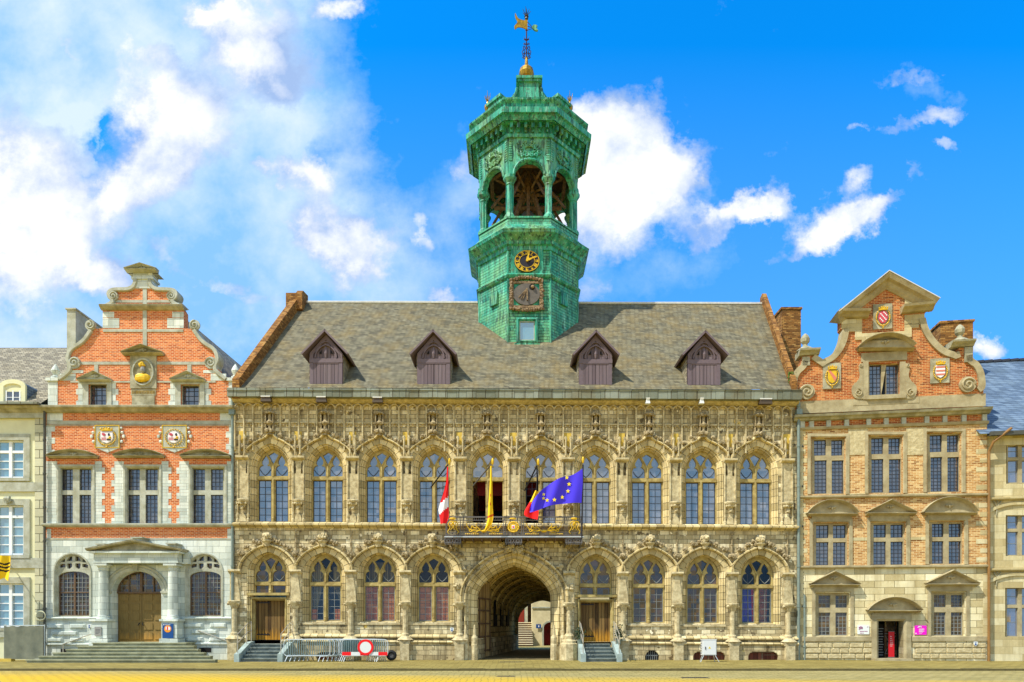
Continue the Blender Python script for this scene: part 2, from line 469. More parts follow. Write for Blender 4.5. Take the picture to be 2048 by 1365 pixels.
M['beam_l'] = plain('worn_belfry_timber', C_(136,104,78), 0.9, 0, 0, 5, C_(88,64,46))
def planks(name, cols, w=0.14, mode='world', light=None, lz=0.0, ph=0.0):
    m, nt, b, o = newmat(name); P = pos(nt); v = wall_vec(nt, mode)
    v = nd(nt, 'ShaderNodeMapping', {0: v, 1: (ph, 0, 0)}).outputs[0]
    br = nd(nt, 'ShaderNodeTexBrick', {'Vector': v, 'Color1': (0,0,0), 'Color2': (1,1,1), 'Mortar': (.5,.5,.5), 'Scale': 1.0,
        'Mortar Size': 0.010, 'Mortar Smooth': 0.2, 'Brick Width': w, 'Row Height': 60.0}, offset=0.0)
    mp = nd(nt, 'ShaderNodeMapping', {0: P, 3: (14, 14, 0.8)}).outputs[0]
    n = noise(nt, mp, 1.5, 4, 0.6)
    c = ramp(nt, mth(nt, 'ADD', mth(nt, 'MULTIPLY', br.outputs[0], 0.4), mth(nt, 'MULTIPLY', n, 0.6)), [(0.3, cols[0]), (0.5, cols[1]), (0.72, cols[2])])
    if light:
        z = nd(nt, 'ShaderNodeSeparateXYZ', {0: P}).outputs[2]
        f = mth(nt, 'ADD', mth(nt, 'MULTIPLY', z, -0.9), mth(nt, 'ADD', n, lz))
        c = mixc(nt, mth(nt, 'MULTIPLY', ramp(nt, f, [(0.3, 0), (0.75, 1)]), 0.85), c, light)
    c = mixc(nt, br.outputs[1], c, tuple(x*0.25 for x in cols[0]))
    nt.links.new(c, b.inputs['Base Color']); b.inputs['Roughness'].default_value = 0.75; b.inputs['Specular IOR Level'].default_value = 0.25
    bump(nt, mth(nt, 'SUBTRACT', n, br.outputs[1]), 0.6, 0.02, b)
    return m
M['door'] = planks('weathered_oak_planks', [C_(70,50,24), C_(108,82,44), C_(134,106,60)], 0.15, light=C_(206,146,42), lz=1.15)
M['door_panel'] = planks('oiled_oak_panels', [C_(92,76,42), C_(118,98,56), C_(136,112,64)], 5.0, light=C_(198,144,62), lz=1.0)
M['gate_wood'] = planks('pale_gate_boards', [C_(150,120,74), C_(190,160,104), C_(214,188,134)], 0.16)  # boards paler to lift the dim passage, light put into the colour
M['shutter'] = planks('mauve_grey_painted_wood', [C_(100,86,91), C_(114,99,104), C_(124,110,114)], 0.17)
M['shutter_p'] = plain('mauve_grey_painted_frame', C_(112,96,101), 0.6, 0, 0.15, 8)
M['cellar'] = planks('rust_brown_cellar_boards', [C_(84,42,30), C_(112,60,44), C_(132,80,60)], 0.2)
M['wood_in'] = masonry('varnished_panel', [C_(190,96,36), C_(214,122,52), C_(228,142,72)], C_(90,50,24), 0.25, 0.27, 0.01, grain=0.2, bstr=0.1, off=0)
M['curtain'] = planks('beige_curtain', [C_(96,84,50), C_(140,124,80), C_(176,158,110)], 0.09)
def glass_pane(name, base, base2, gloss, cell, gcol=(0.80, 0.74, 0.66), wav=0.05):
    m, nt, b, o = newmat(name); P = pos(nt); v = wall_vec(nt)
    cells = nd(nt, 'ShaderNodeTexWhiteNoise', {0: nd(nt, 'ShaderNodeVectorMath', {0: v, 1: (cell, cell*0.9, 1)}, operation='SNAP').outputs[0]}, noise_dimensions='3D')
    cc = mixc(nt, cells.outputs[0], base, base2)
    cc = mixc(nt, ramp(nt, noise(nt, P, 0.9, 3), [(0.4, 0), (0.65, 0.7)]), cc, base)
    nt.links.new(cc, b.inputs['Base Color']); b.inputs['Roughness'].default_value = 0.15; b.inputs['Specular IOR Level'].default_value = 0.5
    g = nd(nt, 'ShaderNodeBsdfGlossy', {'Color': gcol, 'Roughness': 0.04})
    nn = nd(nt, 'ShaderNodeVectorMath', {0: cells.outputs[1], 1: (0.5, 0.5, 0.5)}, operation='SUBTRACT').outputs[0]
    nn = nd(nt, 'ShaderNodeVectorMath', {0: nn, 'Scale': wav}, operation='SCALE').outputs[0]
    ge = nd(nt, 'ShaderNodeNewGeometry')
    nn = nd(nt, 'ShaderNodeVectorMath', {0: nn, 1: ge.outputs['Normal']}, operation='ADD').outputs[0]
    nn = nd(nt, 'ShaderNodeVectorMath', {0: nn}, operation='NORMALIZE').outputs[0]
    nt.links.new(nn, g.inputs['Normal'])
    ms = nd(nt, 'ShaderNodeMixShader', {0: gloss}); nt.links.new(b.outputs[0], ms.inputs[1]); nt.links.new(g.outputs[0], ms.inputs[2])
    nt.links.new(ms.outputs[0], o.inputs[0]); return m
M['pane_up'] = glass_pane('leaded_glass_sky_reflecting', C_(64,72,84), C_(140,138,146), 0.30, 0.28, wav=0.03)
M['pane_dk'] = glass_pane('leaded_glass_dark', C_(26,24,24), C_(104,78,52), 0.06, 0.25, wav=0.16)
M['pane_md'] = glass_pane('leaded_glass_grey', C_(56,58,64), C_(100,96,98), 0.18, 0.2, wav=0.08)
M['pane_lb'] = glass_pane('casement_glass_pale_blue', C_(96,146,160), C_(120,166,176), 0.35, 0.6, wav=0.01)
M['pane_fr'] = glass_pane('sash_glass_violet_grey', C_(84,86,112), C_(104,108,130), 0.35, 0.5, wav=0.03)
def clear_glass():
    m, nt, b, o = newmat('clear_window_glass')
    t = nd(nt, 'ShaderNodeBsdfTransparent', {'Color': (0.86, 0.88, 0.88)}); g = nd(nt, 'ShaderNodeBsdfGlossy', {'Roughness': 0.03})
    ms = nd(nt, 'ShaderNodeMixShader', {0: 0.05, 1: t.outputs[0], 2: g.outputs[0]}); nt.links.new(ms.outputs[0], o.inputs[0]); return m
M['clear'] = clear_glass()
M['lead'] = plain('lead_cames', C_(52,56,66), 0.6)
M['lead_l'] = plain('pale_lead_cames', C_(128,132,130), 0.6)
M['frame_br'] = plain('brown_window_frame', C_(110,86,64), 0.6, 0, 0.2)
M['white'] = plain('white_paint', C_(236,240,240), 0.5)
M['gutter'] = masonry('weathered_lead_gutter', [C_(104,108,92), C_(128,134,118), C_(140,146,132)], C_(84,78,58), 0.62, 3.0, 0.02, tint=C_(110,100,70), tint_amt=0.6, rough=0.6, off=0, grain=0.2, patches=[(C_(120,66,40), 0.72, 1.6)])
M['ridge'] = plain('pale_ridge_lead', C_(214,214,204), 0.6, 0, 0.2)
M['lead_pipe'] = plain('zinc_drainpipe', C_(136,150,140), 0.5, 0.2, 0.25)
M['pipe_dk'] = plain('dark_grey_drainpipe', C_(84,84,74), 0.6, 0, 0.25)
M['pipe_br'] = plain('brown_drainpipe', C_(150,110,58), 0.55, 0, 0.25)
M['iron'] = plain('black_wrought_iron', C_(44,42,46), 0.5, 0.3)
M['iron_g'] = plain('grey_wrought_iron', C_(110,106,104), 0.5, 0.2, 0.25)
M['iron_p'] = plain('purple_black_iron', C_(66,34,48), 0.5)
M['gold'] = plain('gilding', C_(232,188,34), 0.45, 0.15, 0.2, 8)
M['gold_d'] = plain('worn_gilding', C_(190,146,26), 0.4, 0.5, 0, 6, C_(120,92,20))
M['galv'] = plain('galvanised_steel', C_(150,172,170), 0.4, 0.35, 0.15, 9)
M['galv_l'] = plain('bright_galvanised_tube', C_(206,214,214), 0.4, 0.3, 0.1)
M['steel'] = plain('stainless_rail', C_(196,190,176), 0.35, 0.5)
M['red'] = plain('signal_red', C_(240,20,26), 0.45)
M['whitep'] = plain('sign_white', C_(226,230,226), 0.45)
M['magenta'] = plain('magenta_sign', C_(236,10,200), 0.45)
M['signblue'] = plain('poster_blue', C_(14,72,136), 0.5)
M['purple'] = plain('purple_print', C_(150,20,110), 0.5)
M['greyp'] = plain('grey_plaque', C_(150,148,142), 0.5)
M['cabinet'] = plain('light_grey_enamel', C_(222,224,222), 0.45)
M['black'] = plain('black_rubber', C_(24,24,26), 0.7)
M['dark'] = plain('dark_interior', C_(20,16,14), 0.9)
M['dkred'] = plain('dark_red_drape', C_(110,8,12), 0.85, 0, 0.4, 3)
M['shred'] = plain('crimson_roll_banner', C_(196,16,32), 0.5)
M['shade_w'] = plain('courtyard_render', C_(190,170,120), 0.9, 0, 0.2, 2)
M['flag_r'] = plain('flag_red', C_(236,18,20), 0.8)
M['flag_w'] = plain('flag_white', C_(236,230,232), 0.8)
M['flag_y'] = plain('flag_yellow', C_(244,200,20), 0.8)
M['flag_k'] = plain('flag_black', C_(24,20,20), 0.8)
M['flag_b'] = plain('flag_blue', C_(72,52,226), 0.7)
M['star'] = plain('star_yellow', C_(250,220,50), 0.7)
M['step_b'] = plain('bluestone_steps', C_(132,140,132), 0.8, 0, 0, 2.5, C_(96,104,98), 0.3, 0.2, 20)
M['step_l'] = plain('grey_stone_steps', C_(166,166,134), 0.85, 0, 0, 2.5, C_(134,134,104), 0.3, 0.2, 20)
M['cheek'] = plain('pale_blue_grey_stone', C_(168,184,178), 0.85, 0, 0, 3, C_(138,152,146), 0.3)
M['tarp'] = plain('grey_debris_netting', C_(128,130,110), 0.9, 0, 0, 2.0, C_(104,108,92))
M['leaf'] = plain('foliage_green', C_(88,128,36), 0.8, 0, 0, 10, C_(44,76,22))
M['leaf_d'] = plain('foliage_dark', C_(60,82,54), 0.8, 0, 0, 12, C_(30,48,34))
M['coil'] = plain('cream_cable', C_(206,204,168), 0.7)
M['flood'] = plain('floodlight_casing', C_(84,70,52), 0.5)
M['floodw'] = plain('floodlight_glass', C_(216,214,204), 0.4)
M['skirt_y'] = plain('yellow_stained_stone', C_(216,186,84), 0.9, 0, 0.2, 4)

def paving(name, ca, cb, bw, bh, cfar=None):
    m, nt, b, o = newmat(name); P = pos(nt); v = wall_vec(nt, 'ground')
    v = nd(nt, 'ShaderNodeVectorMath', {0: v, 1: nd(nt, 'ShaderNodeVectorMath', {0: noise(nt, P, 0.8, 2, out=1), 'Scale': 0.25}, operation='SCALE').outputs[0]}, operation='ADD').outputs[0]
    br = nd(nt, 'ShaderNodeTexBrick', {'Vector': v, 'Color1': (0,0,0), 'Color2': (1,1,1), 'Mortar': (.5,.5,.5), 'Scale': 1.0,
        'Mortar Size': 0.022, 'Mortar Smooth': 0.3, 'Brick Width': bw, 'Row Height': bh})
    n = noise(nt, nd(nt, 'ShaderNodeMapping', {0: P, 3: (0.35, 1.0, 1.0)}).outputs[0], 0.9, 6, 0.68)
    f = mth(nt, 'ADD', mth(nt, 'MULTIPLY', br.outputs[0], 0.35), mth(nt, 'MULTIPLY', n, 0.65))
    c = ramp(nt, f, [(0.3, ca), (0.7, cb)])
    if cfar:
        q = nd(nt, 'ShaderNodeSeparateXYZ', {0: P}); y = q.outputs[1]; x = q.outputs[0]
        # golden cast of HDR light put into the colour of the nearer setts
        g = mth(nt, 'ADD', mth(nt, 'ADD', mth(nt, 'MULTIPLY', y, -0.26), -2.5), mth(nt, 'ADD', mth(nt, 'MULTIPLY', n, 0.7), mth(nt, 'MULTIPLY', x, -0.035)))
        c = mixc(nt, ramp(nt, g, [(0.2, 0), (0.5, 0.5), (1.0, 1)]), c, cfar)
    c = mixc(nt, mth(nt, 'MULTIPLY', noise(nt, P, 12, 3, 0.8), 0.5), c, (1.5, 1.5, 1.5), 'MULTIPLY')
    c = mixc(nt, mth(nt, 'MULTIPLY', br.outputs[1], 0.6), c, tuple(x*0.4 for x in ca))
    nt.links.new(c, b.inputs['Base Color']); b.inputs['Roughness'].default_value = 0.85; b.inputs['Specular IOR Level'].default_value = 0.2
    bump(nt, mth(nt, 'SUBTRACT', mth(nt, 'MULTIPLY', n, 0.5), br.outputs[1]), 0.5, 0.02, b)
    return m
M['pave'] = paving('olive_paving_setts', C_(122,108,56), C_(150,135,76), 0.5, 0.3)
M['square'] = paving('yellow_square_setts', C_(138,126,76), C_(162,148,96), 0.42, 0.26, C_(202,164,40))
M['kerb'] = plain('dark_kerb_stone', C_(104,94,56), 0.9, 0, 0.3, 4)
M['yard'] = paving('yard_cobbles', C_(96,88,62), C_(126,114,80), 0.2, 0.16)

# ================================================================ camera, light, sky
cam = bpy.data.cameras.new('camera'); co = bpy.data.objects.new('camera', cam); COL.objects.link(co)
cam.sensor_width = 36; cam.lens = 36*FOC/2048; cam.shift_y = (HY-682.5)/2048; cam.clip_end = 2000
co.location = (0, CAMY, CAMZ); co.rotation_euler = (pi/2, 0, 0); sc.camera = co
SUN_AZ = radians(58); SUN_EL = radians(53)       # azimuth: to the left of the direction the facades face
sd = Vector((-sin(SUN_AZ)*cos(SUN_EL), -cos(SUN_AZ)*cos(SUN_EL), sin(SUN_EL)))   # towards the sun
sun = bpy.data.lights.new('sun', 'SUN'); sun.energy = 5.0; sun.angle = radians(0.6); sun.color = (1.0, 0.95, 0.84)
so = bpy.data.objects.new('sun', sun); COL.objects.link(so); so.rotation_euler = sd.to_track_quat('Z', 'Y').to_euler(); so.location = sd*60
sc.view_settings.view_transform = 'Standard'; sc.view_settings.look = 'None'; sc.view_settings.exposure = 0.2; sc.view_settings.gamma = 1

world = bpy.data.worlds.new('World'); sc.world = world; world.use_nodes = True
nt = world.node_tree
for n in list(nt.nodes): nt.nodes.remove(n)
STR = 0.12
sky = nd(nt, 'ShaderNodeTexSky', {}, sky_type='NISHITA', sun_disc=False, sun_elevation=SUN_EL, sun_rotation=math.atan2(sd.x, sd.y), air_density=1.0, dust_density=0.4, ozone_density=3.0)
skyc = mixc(nt, 1.0, sky.outputs[0], (0.02, 1.5, 2.6), 'MULTIPLY')
dirv = nd(nt, 'ShaderNodeTexCoord').outputs['Generated']
q = nd(nt, 'ShaderNodeSeparateXYZ', {0: dirv})
ay = mth(nt, 'MAXIMUM', mth(nt, 'ABSOLUTE', q.outputs[1]), 0.12)
u0 = mth(nt, 'DIVIDE', q.outputs[0], ay); v0 = mth(nt, 'DIVIDE', q.outputs[2], ay)
skyc = mixc(nt, ramp(nt, mth(nt, 'MULTIPLY', v0, 1.0), [(0.22, 0.85), (0.85, 0.0)]), skyc, tuple(c/STR for c in C_(104,166,248)))
wv = nd(nt, 'ShaderNodeCombineXYZ', {0: u0, 1: v0, 2: mth(nt, 'MULTIPLY', mth(nt, 'SIGN', q.outputs[1]), 3.0)}).outputs[0]
def warp(sc1, amt, amt2, sc2):
    a = nd(nt, 'ShaderNodeVectorMath', {0: noise(nt, wv, sc1, 6, 0.62, out=1), 1: (0.5, 0.5, 0.5)}, operation='SUBTRACT').outputs[0]
    a = nd(nt, 'ShaderNodeVectorMath', {0: a, 'Scale': amt}, operation='SCALE').outputs[0]
    b_ = nd(nt, 'ShaderNodeVectorMath', {0: noise(nt, wv, 16.0, 6, 0.65, out=1), 1: (0.5, 0.5, 0.5)}, operation='SUBTRACT').outputs[0]
    b_ = nd(nt, 'ShaderNodeVectorMath', {0: b_, 'Scale': 0.07}, operation='SCALE').outputs[0]
    a = nd(nt, 'ShaderNodeVectorMath', {0: a, 1: b_}, operation='ADD').outputs[0]
    return nd(nt, 'ShaderNodeVectorMath', {0: wv, 1: a}, operation='ADD').outputs[0]
wq = nd(nt, 'ShaderNodeSeparateXYZ', {0: warp(5.0, 0.15, 0, 0)})
U, V = wq.outputs[0], wq.outputs[1]
def blobs(L, base):
    tot = None
    for (px, py, rx, ry, rot, st) in L:
        cx, cy = (px-HX)/FOC, (HY-py)/FOC; rx /= FOC; ry /= FOC; a = radians(rot); ca, sa = cos(a), sin(a)
        dx = mth(nt, 'SUBTRACT', U, cx); dy = mth(nt, 'SUBTRACT', V, cy)
        X = mth(nt, 'MULTIPLY_ADD', dx, ca/rx, mth(nt, 'MULTIPLY', dy, sa/rx))
        Y = mth(nt, 'MULTIPLY_ADD', dx, -sa/ry, mth(nt, 'MULTIPLY', dy, ca/ry))
        d = mth(nt, 'ADD', mth(nt, 'MULTIPLY', X, X), mth(nt, 'MULTIPLY', Y, Y))
        g = mth(nt, 'EXPONENT', mth(nt, 'MULTIPLY', d, -0.9))
        tot = mth(nt, 'MULTIPLY', g, st) if tot is None else mth(nt, 'MULTIPLY_ADD', g, st, tot)
    return tot
# thin veil over the left of the sky, with blue holes
veil = blobs([(60,60,480,260,0,1.0),(180,430,420,260,0,1.1),(510,250,150,300,0,.9),(470,60,120,110,0,.7),(130,620,560,130,0,1.0),(560,480,120,110,0,.45),
    (1280,380,200,150,0,.22),(1150,560,330,60,0,.25),(930,380,70,110,0,.3),(620,560,160,90,-20,.3),(215,290,46,52,0,-2.2),(178,372,32,24,0,-1.8),(640,330,40,30,0,-.5),(560,640,140,60,0,.3),(450,5,60,14,0,-1.2),
    (1640,480,220,60,10,.2),(1840,170,110,45,-15,.26),(1840,270,90,45,20,.25)], 0)
core = blobs([(325,240,95,100,0,1.38),(300,350,90,50,30,1.00),(245,400,60,45,0,0.75),(490,75,95,70,-40,1.25),(585,120,70,75,0,0.75),(560,190,60,40,0,0.50),(30,380,120,110,0,1.50),(30,520,80,110,0,1.25),
    (140,510,90,35,-25,1.00),(200,560,70,30,-20,0.88),(420,15,60,20,0,0.75),(690,15,50,25,0,0.94),(170,70,45,12,-45,0.44),(300,110,40,18,-30,0.44),(60,450,90,45,0,0.88),
    (590,355,60,28,-20,0.94),(510,345,30,14,0,0.50),(640,400,45,40,-30,0.69),(620,480,60,32,-40,0.88),(700,515,68,40,10,1.06),(670,460,40,16,-40,0.50),(730,500,30,40,0,0.50),(330,500,80,25,-30,0.44),(480,600,110,22,-25,0.44),
    (1210,260,90,62,0,1.25),(1290,310,70,70,0,1.19),(1220,390,110,85,0,1.12),(1350,370,48,50,0,0.75),(1160,430,60,60,0,0.75),(1380,340,22,26,0,0.50),(925,335,36,44,0,0.55),(885,590,42,20,0,0.88),(1180,580,40,60,0,0.44),
    (1470,425,92,26,18,1.06),(1540,405,50,20,0,0.62),(1420,480,50,22,20,0.44),(1655,455,82,34,5,1.19),(1600,500,60,18,20,0.62),(1760,430,55,16,25,0.69),(1845,372,24,26,50,0.62),(1895,325,40,18,-20,0.66),(1850,250,80,20,8,0.66),(1720,275,40,14,20,0.42),(1690,375,40,18,25,0.55),(1830,150,60,16,10,0.42),(825,462,22,34,20,0.62),(1975,705,52,26,0,1.00)], 0)
fb = noise(nt, wv, 11.0, 9, 0.66); fb2 = noise(nt, wv, 4.5, 8, 0.66)
back = mth(nt, 'LESS_THAN', q.outputs[1], 0.0)  # extra cloud behind the camera, added to whiten ambient light and pane reflections
fcore = mth(nt, 'ADD', mth(nt, 'MULTIPLY_ADD', fb, 1.5, -0.78), core)
fcore = mth(nt, 'ADD', fcore, mth(nt, 'MULTIPLY', back, 0.25))
fveil = mth(nt, 'ADD', mth(nt, 'MULTIPLY_ADD', fb2, 1.3, -0.68), mth(nt, 'MULTIPLY_ADD', back, 1.0, veil))
a_veil = ramp(nt, fveil, [(0.15, 0), (0.42, .42), (0.85, 0.9)]); a_core = ramp(nt, fcore, [(0.22, 0), (0.45, 0.55), (0.8, 1)])
veilcol = mixc(nt, ramp(nt, noise(nt, wv, 4.2, 8, 0.6), [(0.38, 0), (0.62, 1)]), tuple(c/STR for c in C_(140,196,250)), tuple(c/STR for c in C_(222,238,252)))
corecol = mixc(nt, ramp(nt, mth(nt, 'MULTIPLY_ADD', noise(nt, wv, 8.0, 8, 0.62), 1.0, mth(nt, 'MULTIPLY', mth(nt, 'MINIMUM', fcore, 1.3), 0.2)), [(0.50, 0), (0.80, 1)]), tuple(c/STR for c in C_(158,186,230)), tuple(c*1.02/STR for c in (1,1,1)))
cc = mixc(nt, a_veil, skyc, veilcol); cc = mixc(nt, a_core, cc, corecol)
bg = nd(nt, 'ShaderNodeBackground', {'Color': cc, 'Strength': STR})
wo = nt.nodes.new('ShaderNodeOutputWorld'); nt.links.new(bg.outputs[0], wo.inputs[0])
world.cycles.sampling_method = 'MANUAL'; world.cycles.sample_map_resolution = 1024

# ================================================================ ground
KY = -6.6
g = MB(); g.box(-400, 400, -400, KY-0.16, -1.0, -0.07); tag(g.build('ground', M['square']), kind='structure')
g = MB(); g.box(-400, 400, KY, 400, -1.0, 0.0); tag(g.build('pavement', M['pave']), kind='structure')
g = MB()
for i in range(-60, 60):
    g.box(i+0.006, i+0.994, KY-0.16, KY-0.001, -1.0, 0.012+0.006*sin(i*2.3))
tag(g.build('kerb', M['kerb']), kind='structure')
# ================================================================ town hall
K_SH = 0.0058
hall = empty('town_hall', (0, 0, 0), label='wide gothic town hall of yellowed stone with two rows of pointed windows under slate', cat='town hall')
px = lambda v: v * S                      # lengths measured on the facade plane
X = lambda p, y=0.0: H.x(p, y); Z = lambda p, y=0.0: H.z(p, y)
UC = [542.3, 652.3, 760.8, 867.2, 975, 1081.7, 1190.4, 1296.4, 1404.8, 1514.4]
GC = [(536.8, 'door'), (648, 'w'), (757.5, 'w'), (866, 'w'), (1191.7, 'door'), (1299, 'w'), (1407.8, 'w'), (1518, 'w')]
XL, XR = X(469), X(1593)
hz = lambda x: -K_SH * x                  # the building has settled towards its right end
GCX = X(1028.5)
# --- wall
wb = MB()
holes = []
for c in UC:
    c = X(c); holes.append(opening(c, Z(1049)+hz(c), Z(940)+hz(c), px(41), px(51), 8))
for c, k in GC:
    c = X(c); zb = 1246 if k == 'w' else 1284
    holes.append(opening(c, Z(zb)+hz(c), Z(1148)+hz(c), px(42), px(47), 8))
holes.append(opening(GCX, -0.2, Z(1194), px(92), px(85), 14, 0.24))
zb_ = Z(1283)
cell = [(1304, 14, 1301), (1418, 32, 1303), (1526, 30, 1303), (668, 34, 1304)]
wall_out = [(XL, -0.4), (GCX-px(95), -0.4), (GCX-px(95), -0.41), (XR, -0.41), (XR, Z(782)), (XL, Z(782))]
wall_out = rect(XL, XR, -0.4, Z(782))
wb.prism(wall_out, 0.0, 0.62, holes)
wb.box(XL, XL+0.5, 0.62, 8, -0.4, Z(782)); wb.box(XR-0.5, XR, 0.62, 8, -0.4, Z(782))
wb.build('wall', M['stone_small'], hall)
# jamb + arch mouldings (shared by the bays)
def jamb(z0, zs, ho, ro, dep=0.42, inn=10.5):
    path = [(x, z) for x, z in opening(0, z0, zs, px(ho), px(ro), 12)]
    i = px(inn)
    prof = [(0.03, -0.012), (0.0, -0.012), (-0.03, 0.0), (-0.05, 0.06), (-0.065, 0.06), (-0.08, 0.02), (-0.11, 0.03), (-0.115, 0.12),
            (-0.15, 0.17), (-0.165, 0.13), (-0.19, 0.15), (-0.2, 0.28), (-i, dep-0.05), (-i, dep+0.2), (0.03, dep+0.2)]
    m = MB(); m.sweep(path, prof); return m
ZU = Z(1049); jm_u = jamb(Z(1049), Z(940), 41, 51).mesh('jamb_moulding', M['arch'])
jm_g = jamb(Z(1246), Z(1148), 42, 47, inn=11.5).mesh('jamb_moulding', M['arch'])
# tracery window: light half width 30.5 px, local origin at centre x, z of transom bottom
def trac_polys(s=1.0):
    lobe = [(-29.5, .5), (-4.2, .5), (-4.2, 13), (-5.5, 18), (-9, 21.5), (-12.5, 22), (-9.5, 25), (-9, 31), (-11.5, 36.5), (-15.8, 42.5), (-20.5, 36), (-23.5, 31), (-23.8, 26), (-21, 22), (-25, 21.5), (-28.5, 18), (-29.7, 12)]
    kite = [(0, 25), (5.5, 33), (10, 42.3), (5, 45.5), (0, 48.6), (-5, 45.5), (-10, 42.3), (-5.5, 33)]
    return lobe, [(-x, z) for x, z in lobe][::-1], kite
def tracery_window(name, lower, doorlight=0, rise=37, spring=13):
    """lower: height in px of the lights below the transom"""
    zt = px(8)       # transom thickness
    lo, ro_, ki = [[(px(a), zt+px(b)) for a, b in L] for L in trac_polys()]
    out = [(-px(32.5), -px(lower))] + [(x, z) for x, z in arch(0, zt+px(spring), px(32.5), px(rise+8), 12)] + [(px(32.5), -px(lower))]
    hl = [lo, ro_, ki]
    hl += [rect(-px(29.8), -px(4.2), -px(lower)+0.04, 0), rect(px(4.2), px(29.8), -px(lower)+0.04, 0)]
    m = MB(); m.prism(out, 0.30, 0.42, hl)
    m.box(-px(31.5), px(31.5), 0.24, 0.299, 0.02, zt-0.02)          # transom nosing
    m.box(-px(1.6), px(1.6), 0.22, 0.299, -px(lower)+0.1, 0.019); m.box(-px(1.6), px(1.6), 0.22, 0.299, zt-0.019, zt+px(20))
    m.tube([(0, 0.29, zt+px(19)), (-px(3.8), 0.29, zt+px(28)), (-px(8.5), 0.29, zt+px(36.5)), (-px(13.2), 0.29, zt+px(44.5))], px(1.5), 6)
    m.tube([(0, 0.29, zt+px(19)), (px(3.8), 0.29, zt+px(28)), (px(8.5), 0.29, zt+px(36.5)), (px(13.2), 0.29, zt+px(44.5))], px(1.5), 6)
    m.lathe(0, 0.25, [(0.075, -px(lower)), (0.075, -px(lower)+0.1), (0.055, -px(lower)+0.14), (0.07, -px(lower)+0.2), (0.04, -px(lower)+0.26)], 8)
    me = m.mesh('window', M['tracery'])
    return me
def pane_mesh(lower, mat, up=47, mats=None):
    m = MB(); zt = px(8)
    m.box(-px(30), -px(4), 0.371, 0.379, -px(lower)+0.03, 0.02); m.box(px(4), px(30), 0.371, 0.379, -px(lower)+0.03, 0.02)
    for sx in (1,):
        pts = arch(0, zt+px(13), px(30.6), px(42), 10)
        m.prism([(-px(30.6), zt-0.02)] + pts + [(px(30.6), zt-0.02)], 0.371, 0.379)
    return m.mesh('pane', mat)
def lead_mesh(lower, nx, nz, mat, w=0.011):
    m = MB(); zt = px(8)
    for s in (-1, 1):
        a, b = sorted((s*px(4.4), s*px(29.6)))
        z0, z1 = -px(lower)+0.05, -0.005
        for e in (a, b-0.03): m.box(e, e+0.03, 0.345, 0.369, z0, z1)
        m.box(a+.03, b-.03, 0.345, 0.369, z0, z0+0.03); m.box(a+.03, b-.03, 0.345, 0.369, z1-0.03, z1)
        for i in range(1, nx):
            x = a+(b-a)*i/nx; m.box(x-w, x+w, 0.35, 0.3685, z0+.03, z1-.03)
        for i in range(1, nz):
            z = z0+(z1-z0)*i/nz; m.box(a+.03, b-.03, 0.352, 0.3682, z-w, z+w)
        mid = (a+b)/2
        for q in (-1, 1):
            m.tube([(mid, 0.36, zt+px(2)), (mid+q*px(4), 0.36, zt+px(5)), (mid+q*px(8), 0.36, zt+px(9.5)), (mid+q*px(10.5), 0.36, zt+px(14))], px(0.8), 5)
    return m.mesh('leading', mat)
LU, LG = 86.0, 71.0
me_wu = tracery_window('u', LU); me_wg = tracery_window('g', LG)
me_pu = pane_mesh(LU, M['pane_up']); me_pg = pane_mesh(LG, M['pane_dk']); me_pc = pane_mesh(LG, M['clear'])
me_lu = lead_mesh(LU, 2, 6, M['lead']); me_lg = lead_mesh(LG, 2, 5, M['lead_l'])
# ogee hood with voussoirs
def crocket(seed, s=1.0):
    m = MB(); r = random.Random(seed)
    for k in range(5):
        a = r.random()*pi; q = 0.055*s
        m.blob((cos(a)*q*1.2*(r.random()+.3)*r.choice((-1,1)), -0.06-0.06*r.random(), q*(r.random()*2-0.6)), (q*(.6+.5*r.random()), q*(.7+.5*r.random()), q*(.6+.6*r.random())), seed*9+k, 6, 4, 0.35)
    return m
ogee_h = [(-51, 0), (-48.5, 9), (-43, 16.5), (-35, 23), (-26, 29), (-18, 33), (-11.5, 36), (-6, 40.5), (-2.5, 45.5), (0, 52)]
ogee = spline(ogee_h, 3); ogee = ogee + [(-x, z) for x, z in ogee[::-1]][1:]
ogee = [(px(x), px(z)) for x, z in ogee]
m = MB()
m.sweep(ogee, [(0, 0), (0, -0.10), (0.03, -0.17), (0.075, -0.17), (0.11, -0.07), (0.11, 0)])
me_hood = m.mesh('hood_mould', M['arch'])
m = MB()      # wide flat voussoir ring inside the hood
vr = [(-px(45.5), -px(10))] + arch(0, 0, px(45.5), px(54), 10) + [(px(45.5), -px(10))]
m.sweep(vr, [(-0.10, 0.02), (-0.10, -0.03), (0.11, -0.03), (0.13, 0.02)])
me_vous = m.mesh('voussoir_ring', M['arch'])
